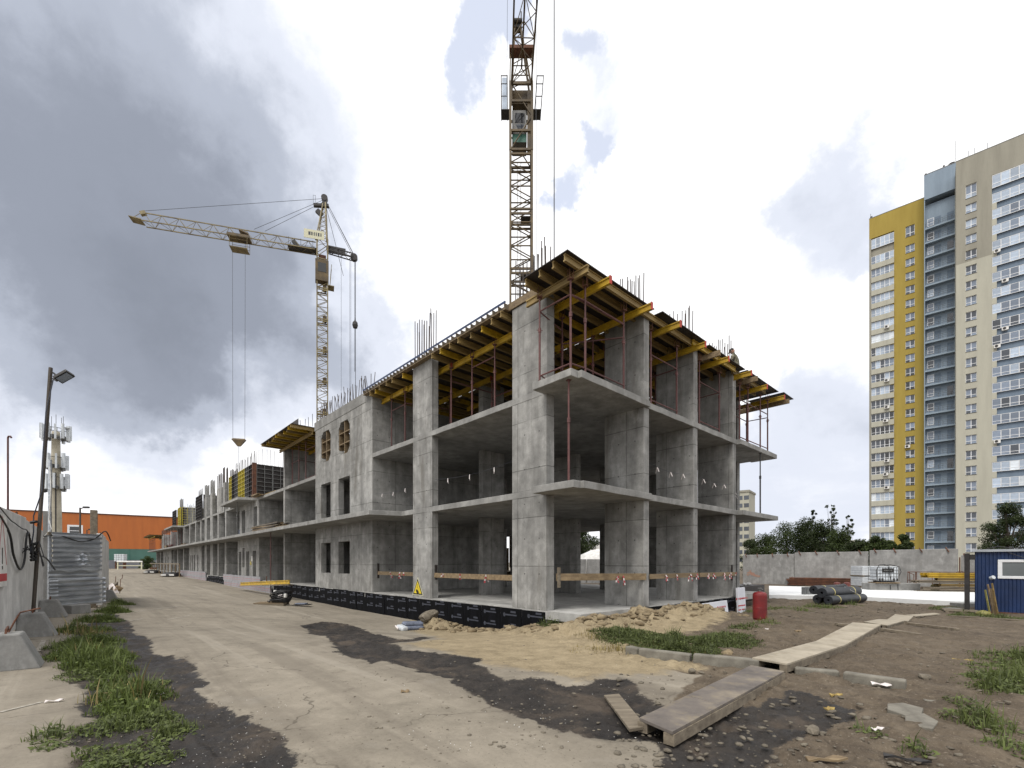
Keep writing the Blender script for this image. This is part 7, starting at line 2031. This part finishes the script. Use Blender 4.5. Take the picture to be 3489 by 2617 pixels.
# ================================================================== vegetation
def leaf_cloud(centers, radii, n, size, squash=.9, tintf=None, outward=True):
    """n small leaf faces spread through the given clumps (two triangles each, folded along the midrib)"""
    centers = np.asarray(centers, float); radii = np.asarray(radii, float)
    w = radii ** 2; idx = NPR.choice(len(centers), n, p=w / w.sum())
    d = NPR.normal(size=(n, 3)); d /= np.linalg.norm(d, axis=1)[:, None]
    rr = NPR.uniform(.25, 1, n) ** .55
    pos = centers[idx] + d * (radii[idx] * rr)[:, None] * np.array([1, 1, squash])
    nrm = d * .7 + NPR.normal(size=(n, 3)) * .55 + np.array([0, 0, .35]); nrm /= np.linalg.norm(nrm, axis=1)[:, None]
    t = np.cross(nrm, NPR.normal(size=(n, 3))); t /= np.linalg.norm(t, axis=1)[:, None]
    b = np.cross(nrm, t); s = size * NPR.uniform(.6, 1.35, n)[:, None]
    v = np.stack([pos - t * s, pos + b * s * .45 + nrm * s * .12, pos + t * s, pos - b * s * .45 + nrm * s * .12], 1).reshape(-1, 3)
    f = np.arange(4 * n).reshape(n, 4)
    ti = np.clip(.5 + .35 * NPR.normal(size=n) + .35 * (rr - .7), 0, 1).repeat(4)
    return v, f, ti
def make_tree(name, label, cat, base, h, w, n, leaf, mat, clumps, group, trunk=.12, low=.1, sparse=False, seed=0):
    rr = random.Random(seed); t = thing(name, label, cat, tuple(base), rr.uniform(0, 6), group)
    cs, rs = [], []
    m = MB()
    for k in range(clumps):
        an = rr.uniform(0, 6.28); f = (k + .5) / clumps; z = h * (low + (1 - low) * f) * rr.uniform(.88, 1.05)
        sh = math.sin(math.pi * min(1, (z / h) * .75 + .18)) if not sparse else .55
        q = w / 2 * sh * rr.uniform(.1, 1.0)
        c = (q * math.cos(an), q * math.sin(an), min(z, h * .97)); r = w * rr.uniform(.07, .17) * (1 if not sparse else .5)
        cs.append(c); rs.append(r)
        a0 = Vector((rr.uniform(-.05, .05), rr.uniform(-.05, .05), c[2] * rr.uniform(.35, .6)))
        m.path([a0, a0.lerp(Vector(c), .5) + Vector((0, 0, .1)), Vector(c)], [trunk * .35, trunk * .22, trunk * .08], 5)
    m2 = MB().path([(0, 0, -.2), (.05, .02, h * .3), (-.04, .05, h * .6), (.02, 0, h * .93)], [trunk, trunk * .75, trunk * .5, trunk * .1], 7)
    m2.build('trunk', 'bark', t); m.build('branches', 'bark', t)
    v, f, ti = leaf_cloud(cs, rs, n, leaf)
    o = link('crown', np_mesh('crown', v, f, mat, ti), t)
    return t
G1 = 'shrubs and trees behind the right boundary wall'
def at_D(u, D):
    x = (u - CX) / F * D; return Vector((x, D, -.35))
for i, (u, D, top, wpx, lab, mat) in enumerate(((2560, 62, 1838, 70, 'dark shrub at the end of the boundary wall beside the concrete frame', 'leaf_dark'), (2610, 56, 1822, 95, 'rounded green shrub, second from the concrete frame', 'leaf'),
        (2680, 50, 1790, 130, 'broad green bush behind the paint-smeared wall panel', 'leaf'), (2742, 47, 1775, 120, 'tall dark bush in the middle of the hedge', 'leaf_dark'), (2800, 45, 1782, 120, 'dark green bush behind the second wall panel', 'leaf_dark'),
        (2862, 42, 1812, 110, 'olive bush right of the tall dark bush', 'leaf'), (2925, 40, 1838, 90, 'low bush behind the block pallets', 'leaf_dark'), (2990, 38, 1828, 80, 'low light green bush below the yellow tower', 'leaf'),
        (3035, 37, 1846, 60, 'small bush right of the yellow strip of the tower', 'leaf'), (3080, 36, 1822, 55, 'thin light shrub in front of the yellow tower', 'leaf'))):
    b = at_D(u, D); h = H - (top - CY) * D / F + .35; w = wpx / F * D * 1.15
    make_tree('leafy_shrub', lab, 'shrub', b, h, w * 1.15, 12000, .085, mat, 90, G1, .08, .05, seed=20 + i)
for i, (u, D, top, wpx, lab) in enumerate(((2765, 52, 1735, 40, 'sparse young tree poking above the hedge, left one'), (2832, 50, 1715, 60, 'sparse young tree poking above the hedge, middle one'), (2890, 49, 1752, 45, 'sparse young tree poking above the hedge, right one'), )):
    b = at_D(u, D); h = H - (top - CY) * D / F + .35
    make_tree('young_tree', lab, 'tree', b, h, wpx / F * D * 1.3, 900, .10, 'leaf_dark', 34, G1, .06, .55, True, seed=60 + i)
b = at_D(3432, 40); make_tree('birch_tree', 'grey green birch behind the blue cabin in front of the tower', 'tree', b, H - (1722 - CY) * 40 / F + .35, 4.0, 15000, .075, 'leaf_dark', 60, G1, .14, .25, seed=81)
b = at_D(3500, 41); make_tree('birch_tree', 'second birch at the right edge behind the cabin', 'tree', b, 5.4, 3.4, 9000, .075, 'leaf_dark', 44, G1, .12, .2, seed=82)
make_tree('leafy_tree', 'green tree seen through the open ground floor of the frame', 'tree', (9.3, 62, -.4), 6.5, 4.6, 7000, .12, 'leaf_dark', 40, 'trees behind the frame', .16, .3, seed=83)
make_tree('leafy_tree', 'second green tree seen between the right pillars of the frame', 'tree', (19.5, 64, -.4), 6.0, 4.0, 6000, .12, 'leaf_dark', 36, 'trees behind the frame', .14, .2, seed=84)
c = hit(500, 1940); make_tree('leafy_shrub', 'round bush far down the yard beside the carport', 'shrub', (c.x, c.y, -.35), 3.4, 4.2, 6000, .12, 'leaf', 34, 'bushes far down the yard', .08, .05, seed=85)
c = hit(2920 + 95, 1996); make_tree('leafy_shrub', 'small dark weed bush between the block pallets and the tank', 'shrub', (c.x, c.y, c.z), 1.35, 1.3, 2500, .06, 'leaf_dark', 18, 'weeds by the boundary wall', .03, .05, seed=86)

# grass and weeds ---------------------------------------------------------------------------
def grass_patch(name, label, spots, hgt, dens, mat='grass', leafy=.4, cat='grass'):
    """spots: (u, v, radius m); curved blades plus broad leaves on stems"""
    V, Fc, T = [], [], []; n0 = 0
    for (u, v, r) in spots:
        c = hit(u, v); n = int(dens * r * r * 3.2)
        an = NPR.uniform(0, 6.283, n); q = r * 1.25 * NPR.uniform(0, 1, n) ** .7
        x = c.x + q * np.cos(an); y = c.y + q * np.sin(an); z = gz0(x, y) - .02
        fall = np.clip(1.15 - (q / r) ** 2 * .7, .2, 1)
        cl = np.clip(fbm(x * 3, y * 3, 55, 3) * 1.7 - .25, .15, 1.3)
        h = hgt * (.3 + 1.15 * NPR.uniform(0, 1, n) ** 1.8) * fall * cl
        lean = NPR.uniform(.1, .75, n) * h; la = NPR.uniform(0, 6.283, n); wv = NPR.uniform(.0028, .007, n) * (1 + h * 1.5)
        px, py = -np.sin(la) * wv, np.cos(la) * wv; lx, ly = np.cos(la) * lean, np.sin(la) * lean
        p0 = np.stack([x - px, y - py, z], 1); p1 = np.stack([x + px, y + py, z], 1)
        m0 = np.stack([x + lx * .35 - px * .8, y + ly * .35 - py * .8, z + h * .6], 1); m1 = np.stack([x + lx * .35 + px * .8, y + ly * .35 + py * .8, z + h * .6], 1)
        e0 = np.stack([x + lx - px * .1, y + ly - py * .1, z + h], 1); e1 = np.stack([x + lx + px * .1, y + ly + py * .1, z + h], 1)
        v6 = np.stack([p0, p1, m1, m0, e1, e0], 1).reshape(-1, 3)
        i6 = np.arange(n)[:, None] * 6 + n0
        f = np.concatenate([i6 + np.array([0, 1, 2, 3]), i6 + np.array([3, 2, 4, 5])], 0)
        V.append(v6); Fc.append(f); T.append(NPR.uniform(0, 1, n).repeat(6)); n0 += len(v6)
        # broad leaves
        k = int(n * leafy)
        if k:
            an = NPR.uniform(0, 6.283, k); q = r * np.sqrt(NPR.uniform(0, 1, k)); x = c.x + q * np.cos(an); y = c.y + q * np.sin(an)
            zz = gz0(x, y) + hgt * NPR.uniform(.02, .85, k) * np.clip(1.1 - (q / r) ** 2, .2, 1) * np.clip(fbm(x * 3, y * 3, 55, 3) * 1.7 - .25, .1, 1.3)
            pos = np.stack([x, y, zz], 1); nr = NPR.normal(size=(k, 3)) * .45 + np.array([0, 0, 1.0]); nr /= np.linalg.norm(nr, axis=1)[:, None]
            tt = np.cross(nr, NPR.normal(size=(k, 3))); tt /= np.linalg.norm(tt, axis=1)[:, None]; bb = np.cross(nr, tt); s = (NPR.uniform(.015, .042, k) * (.6 + hgt * 1.2))[:, None]
            v4 = np.stack([pos - tt * s, pos + bb * s * .5, pos + tt * s, pos - bb * s * .5], 1).reshape(-1, 3)
            V.append(v4); Fc.append(np.arange(4 * k).reshape(k, 4) + n0); T.append(NPR.uniform(0, 1, k).repeat(4)); n0 += len(v4)
    o = link(name, np_mesh(name, np.concatenate(V), np.concatenate(Fc), mat, np.concatenate(T)))
    return tag(o, label, cat, kind='stuff')
grass_patch('weeds', 'tall green weeds growing along the muddy strip on the left', [(285, 2150, .5), (335, 2115, .5), (385, 2085, .5), (415, 2060, .42), (255, 2235, .42), (320, 2235, .45), (285, 2265, .3), (385, 2245, .3), (390, 2330, .24), (430, 2365, .32), (490, 2380, .28), (420, 2410, .26), (465, 2430, .24), (350, 2190, .3), (300, 2195, .35), (345, 2285, .25), (390, 2290, .25)], .31, 2300, 'grass', .5, 'weeds')
grass_patch('weeds', 'low weeds thinning out on the wet mud at the bottom left', [(300, 2300, .35), (420, 2470, .35), (520, 2460, .25), (570, 2510, .22), (600, 2490, .18), (440, 2570, .28), (400, 2605, .25), (190, 2510, .2), (175, 2545, .14), (330, 2560, .16), (520, 2330, .2), (180, 2150, .35), (195, 2210, .2), (560, 2580, .15), (255, 2190, .3)], .16, 1500, 'weed', .8, 'weeds')
grass_patch('weeds', 'green weeds spread over the front of the sand bank', [(2160, 2170, .8), (2230, 2185, .9), (2330, 2190, .9), (2420, 2190, .8), (2490, 2175, .6), (2090, 2160, .5), (2280, 2220, .6), (2380, 2225, .6), (2540, 2140, .35)], .22, 950, 'weed', 1.1, 'weeds')
grass_patch('weeds', 'weeds at the foot of the corner slab behind the sand bank', [(1880, 2132, .45), (1960, 2120, .5), (2030, 2112, .5), (2110, 2095, .45), (2230, 2078, .4), (2330, 2075, .4), (1840, 2140, .25)], .34, 800, 'weed', 1.2, 'weeds')
grass_patch('dry_grass', 'dry straw on the sand near the kerb', [(2090, 2215, .5), (2150, 2225, .45), (2020, 2215, .5), (2210, 2210, .5), (2350, 2235, .4), (2000, 2170, .4)], .16, 260, 'straw', 0, 'straw')
grass_patch('weeds', 'green weeds at the right edge of the earth', [(3480, 2250, .6), (3470, 2290, .6), (3450, 2330, .55), (3489, 2340, .6), (3400, 2350, .3), (3300, 2440, .25), (3270, 2400, .2), (3380, 2480, .2), (2960, 2500, .15), (3130, 2560, .12), (3440, 2560, .2)], .24, 900, 'weed', .9, 'weeds')
grass_patch('grass', 'grass round the base of the blue cabin', [(3215, 2072, .5), (3260, 2062, .5), (3320, 2092, .5), (3370, 2105, .5), (3420, 2108, .45), (3470, 2112, .4), (3290, 2098, .5), (3190, 2078, .3)], .22, 700, 'weed', .8, 'grass')
grass_patch('grass', 'pale grass tufts before the bitumen rolls and behind the red cylinder', [(2640, 2076, .6), (2560, 2085, .5), (2690, 2074, .5), (2780, 2068, .5), (2830, 2070, .5), (2910, 2062, .4), (2605, 2122, .35), (2740, 2082, .4)], .24, 420, 'grass', .5, 'grass')
grass_patch('grass', 'rough grass verge behind the pipe barrier at the far end of the yard', [(380, 1937, 5), (450, 1936, 5), (520, 1937, 4), (330, 1938, 4)], .7, 60, 'grass', .4, 'grass')

grass_patch('dry_grass', 'dead stalks among the left weeds', [(285, 2160, .5), (330, 2230, .5), (430, 2370, .4), (480, 2400, .3)], .42, 160, 'straw', .1, 'straw')
# loose stones, clods, chips ------------------------------------------------------------------
ROCKS = [rock_mesh(100 + k, 'sand_rock', (1, RND.uniform(.6, .9), RND.uniform(.45, .75)), 1) for k in range(5)] + [rock_mesh(200 + k, 'rock', (1, RND.uniform(.6, .9), RND.uniform(.35, .6)), 1) for k in range(4)]
def scatter(name, label, cat, n, sampler, smin, smax, mat, seed, flat=.6, power=2.2):
    """one mesh of many small faceted pieces"""
    rs = np.random.RandomState(seed); V, Fc = [], []
    base = [(np.array([v.co for v in me.vertices]), np.array([p.vertices[:] for p in me.polygons])) for me in ROCKS]
    off = 0
    xs, ys = sampler(rs, n)
    zs = gz0(xs, ys)
    for i in range(len(xs)):
        v, f = base[rs.randint(len(base))]; s = smin + (smax - smin) * rs.uniform() ** power; an = rs.uniform(0, 6.28); c, sn = math.cos(an), math.sin(an)
        q = v * s * np.array([1, 1, flat]); q = np.stack([q[:, 0] * c - q[:, 1] * sn, q[:, 0] * sn + q[:, 1] * c, q[:, 2]], 1) + np.array([xs[i], ys[i], zs[i] + s * .15 * flat])
        V.append(q); Fc.append(f + off); off += len(q)
    o = link(name, np_mesh(name, np.concatenate(V), np.concatenate(Fc), mat)); return tag(o, label, cat, kind='stuff')
def along_ridge(rs, n):
    k = rs.randint(1, len(RIDGE) - 2, n); t = rs.uniform(0, 1, n); A_ = np.array(RIDGE)
    c = A_[k] * (1 - t)[:, None] + A_[k + 1] * t[:, None]
    return c[:, 0] + rs.normal(0, .38, n), c[:, 1] + rs.normal(0, .38, n)
scatter('clods', 'lumps and clods of sandy soil on the bank before the foundation', 'clods', 1100, along_ridge, .02, .19, 'sand_rock', 1, .8, 2.6)
def px_area(u0, u1, v0, v1):
    def f(rs, n):
        us = rs.uniform(u0, u1, n); vs = v0 + (v1 - v0) * rs.uniform(0, 1, n) ** .8
        P = np.array([hit(u, v)[:2] for u, v in zip(us, vs)]); return P[:, 0], P[:, 1]
    return f
scatter('gravel', 'small stones scattered over the earth on the right', 'stones', 900, px_area(2100, 3489, 2130, 2617), .006, .06, 'rock', 2, .6, 3.0)
scatter('gravel', 'small stones and grit on the wet mud on the left', 'stones', 260, px_area(250, 1050, 2200, 2617), .004, .022, 'rock', 3, .6, 2.5)
scatter('gravel', 'grit and stones on the dark mud in the middle', 'stones', 420, px_area(1150, 2250, 2150, 2560), .005, .035, 'rock', 4, .6, 3.0)
scatter('gravel', 'rough gravel in front of the white pad on the right', 'stones', 420, px_area(2620, 3150, 2040, 2110), .02, .09, 'rock', 5, .6, 2.2)
scatter('paint_chips', 'tiny white chips sprinkled over the mud', 'chips', 170, px_area(500, 980, 2290, 2617), .003, .007, 'white_paint', 6, .5, 1.0)
scatter('paint_chips', 'tiny white chips sprinkled over the dark mud in the middle', 'chips', 140, px_area(1350, 2450, 2230, 2560), .003, .010, 'white_paint', 7, .5, 1.2)
scatter('gravel', 'fine grit scattered over the pale asphalt', 'stones', 420, px_area(300, 2000, 2060, 2617), .004, .016, 'rock', 9, .6, 2.0)
# single stones and scraps one can point at
for i, (u, v, s, lab, mat) in enumerate(((2480, 2232, .13, 'rounded brown stone behind the kerb near the walkway', 'sand_rock'), (2356, 2288, .07, 'small stone in front of the kerb joint', 'rock'), (2770, 2498, .10, 'half buried stone on the dark mud below the walkway', 'rock'),
        (3080, 2420, .26, 'flat pale broken slab on the earth, upper one of the pair', 'concrete_block'), (3140, 2462, .30, 'flat pale broken slab on the earth, lower one of the pair', 'concrete_block'), (2110, 2318, .06, 'small pale stone on the dark mud', 'rock'),
        (3150, 2310, .10, 'dark stone on the earth near the tilted kerb', 'rock'), (3180, 2392, .16, 'thin flat slab shard above the pair of broken slabs', 'concrete_block'), (2390, 2296, .05, 'tiny stone beside the nearest walkway panel', 'rock'))):
    p = hit(u, v); t = thing('stone', lab, 'stone', (p.x, p.y, p.z), RND.uniform(0, 6), 'single stones on the ground')
    if s > .15:
        kk = RND.choice((5, 6)); MB().prism([(s * RND.uniform(.6, 1.1) * math.cos(j * 6.283 / kk), s * .7 * RND.uniform(.6, 1.1) * math.sin(j * 6.283 / kk)) for j in range(kk)], -.03, .022).build('stone_body', 'kerb_stone', t, bevel=.008); continue
    o = link('stone_body', rock_mesh(300 + i, mat, (s, s * .7, s * .6), 2), t); o.location = (0, 0, s * .2)
for i, (u, v, w, d, rz, mat, lab) in enumerate(((185, 2393, .16, .05, .5, 'cloth_white', 'crumpled white paper on the left asphalt'), (3002, 2336, .20, .13, -.5, 'cloth_white', 'sheet of white paper on the earth right of the walkway'), (2826, 2420, .10, .07, .4, 'leaf_litter', 'yellow scrap on the earth below the walkway'),
        (2848, 2372, .14, .05, .1, 'leaf_litter', 'small yellow strip near the low kerb'), (3280, 2252, .26, .05, -.4, 'leaf_litter', 'yellow wooden splinter on the earth at the right'), (2815, 2592, .32, .06, .05, 'timber', 'pale wooden splinter at the bottom right'),
        (3090, 2592, .30, .04, -.5, 'steel_dark', 'dark stick at the bottom right'), (2718, 2152, .14, .09, .3, 'timber', 'brown scrap of wood beside the walkway'), (2613, 2146, .12, .08, 1.0, 'cloth_white', 'pale scrap on the earth in front of the red cylinder'),
        (545, 2370, .08, .05, .2, 'cloth_white', 'white scrap beside the left weeds'), (255, 2262, .22, .05, .1, 'door_green', 'green plastic bottle in the weeds'), (2990, 2490, .12, .05, .3, 'cloth_white', 'white scrap on the dark mud at the lower right'), (1380, 2359, .10, .05, .2, 'timber', 'small wood chip on the asphalt'))):
    p = hit(u, v); t = thing('scrap', lab, 'scrap', (p.x, p.y, p.z + .012), rz, 'scraps lying on the ground')
    m = MB(); n = 4; vs = []
    for a in range(n + 1):
        for b in (-1, 1): vs.append((-w / 2 + w * a / n, b * d / 2 * RND.uniform(.7, 1), .012 * math.sin(a * 2.1 + b) + .012))
    m.add(vs, [(2 * a, 2 * a + 2, 2 * a + 3, 2 * a + 1) for a in range(n)])
    o = m.build('piece', mat, t); s = o.modifiers.new('thickness', 'SOLIDIFY'); s.thickness = .006 if mat.startswith('cloth') else .018
# ragged branch on the left asphalt
p = hit(120, 2235); t = thing('fallen_branch', 'withered branch lying on the asphalt by the left blocks', 'branch', tuple(p), 0)
m = MB().path([(-.2, .2, .03), (.0, .1, .06), (.2, -.08, .04), (.42, -.22, .03)], .008, 5)
for k in range(7): m.path([(-.1 + .07 * k, .14 - .05 * k, .04), (-.06 + .07 * k + .08, .2 - .05 * k, .08)], .004, 4)
m.build('twig', 'bark', t)

# ================================================================== worker on the roof
def worker():
    wl_ = W(11.2, -.9)
    t = thing('person', 'worker in camouflage kneeling on the roof formwork, seen from behind', 'person', (wl_[0], wl_[1], Z4 - .005), TH0 + rad(8))
    # local: faces +y (away from the camera); kneeling, bent slightly forward
    J_ = {'pel': (0, 0, .50), 'sp': (.0, .03, .74), 'ch': (.01, .07, .98), 'nk': (.0, .12, 1.16), 'hd': (-.03, .18, 1.28),
          'shl': (-.20, .10, 1.07), 'ell': (-.30, .20, .80), 'hal': (-.16, .42, .72), 'shr': (.22, .08, 1.06), 'elr': (.34, .16, .80), 'har': (.20, .42, .76),
          'hil': (-.11, .0, .46), 'knl': (-.15, .34, .12), 'anl': (-.16, -.06, .09), 'ftl': (-.16, -.22, .06), 'hir': (.11, 0, .46), 'knr': (.17, .32, .12), 'anr': (.17, -.08, .09), 'ftr': (.18, -.24, .06)}
    Rr = {'pel': .17, 'sp': .165, 'ch': .19, 'nk': .065, 'hd': .06, 'shl': .085, 'ell': .062, 'hal': .04, 'shr': .085, 'elr': .062, 'har': .04, 'hil': .115, 'knl': .085, 'anl': .055, 'ftl': .05, 'hir': .115, 'knr': .085, 'anr': .055, 'ftr': .05}
    E_l = [('pel', 'sp'), ('sp', 'ch'), ('ch', 'nk'), ('nk', 'hd'), ('ch', 'shl'), ('shl', 'ell'), ('ell', 'hal'), ('ch', 'shr'), ('shr', 'elr'), ('elr', 'har'), ('pel', 'hil'), ('hil', 'knl'), ('knl', 'anl'), ('anl', 'ftl'), ('pel', 'hir'), ('hir', 'knr'), ('knr', 'anr'), ('anr', 'ftr')]
    ks = list(J_); me = bpy.data.meshes.new('body'); me.from_pydata([J_[k] for k in ks], [(ks.index(a), ks.index(b)) for a, b in E_l], [])
    o = link('body', me, t)
    o.modifiers.new('skin', 'SKIN')
    for i, k in enumerate(ks):
        sv = me.skin_vertices[0].data[i]; sv.radius = (Rr[k], Rr[k] * (.72 if k in ('ch', 'sp', 'pel') else 1)); sv.use_root = (k == 'pel')
    s = o.modifiers.new('sub', 'SUBSURF'); s.levels = 2; s.render_levels = 2
    me.materials.append(MATS['camo'])
    bm = bmesh.new(); bmesh.ops.create_uvsphere(bm, u_segments=16, v_segments=12, radius=.105)
    for v in bm.verts: v.co = Vector((v.co.x * .86, v.co.y, v.co.z * 1.12))
    hm = bpy.data.meshes.new('head'); bm.to_mesh(hm); bm.free(); hm.materials.append(MATS['skin']); hm.shade_smooth()
    h = link('head', hm, t); h.location = (-.03, .20, 1.34); h.rotation_euler = (rad(-20), 0, 0)
    m = MB().lathe([(.093, -.02), (.10, .02), (.097, .07), (.07, .115), (.02, .128)], 14); m.box(-.06, .06, .06, .17, -.01, .008); m.build('cap', 'hair', h, smooth=False)
    for s_ in (-1, 1): MB().lathe([(.012, -.03), (.02, 0), (.012, .03)], 8, (s_ * .092, .0, -.01)).build('ear', 'skin', h)
    MB().box(-.012, .012, .098, .122, -.03, .01).build('nose', 'skin', h)
    for s_, hx in ((-1, 'hal'), (1, 'har')):
        c = Vector(J_[hx]); m = MB().box(c.x - .04, c.x + .04, c.y, c.y + .09, c.z - .02, c.z + .02)
        for k in range(4): m.path([(c.x - .032 + k * .021, c.y + .088, c.z), (c.x - .032 + k * .021, c.y + .13, c.z - .01), (c.x - .032 + k * .021, c.y + .145 - .008 * abs(k - 1), c.z - .045)], .009, 5)
        m.path([(c.x - s_ * .04, c.y + .03, c.z), (c.x - s_ * .065, c.y + .06, c.z - .005), (c.x - s_ * .06, c.y + .095, c.z - .015)], .01, 5)
        m.build('hand', 'skin', t)
worker()
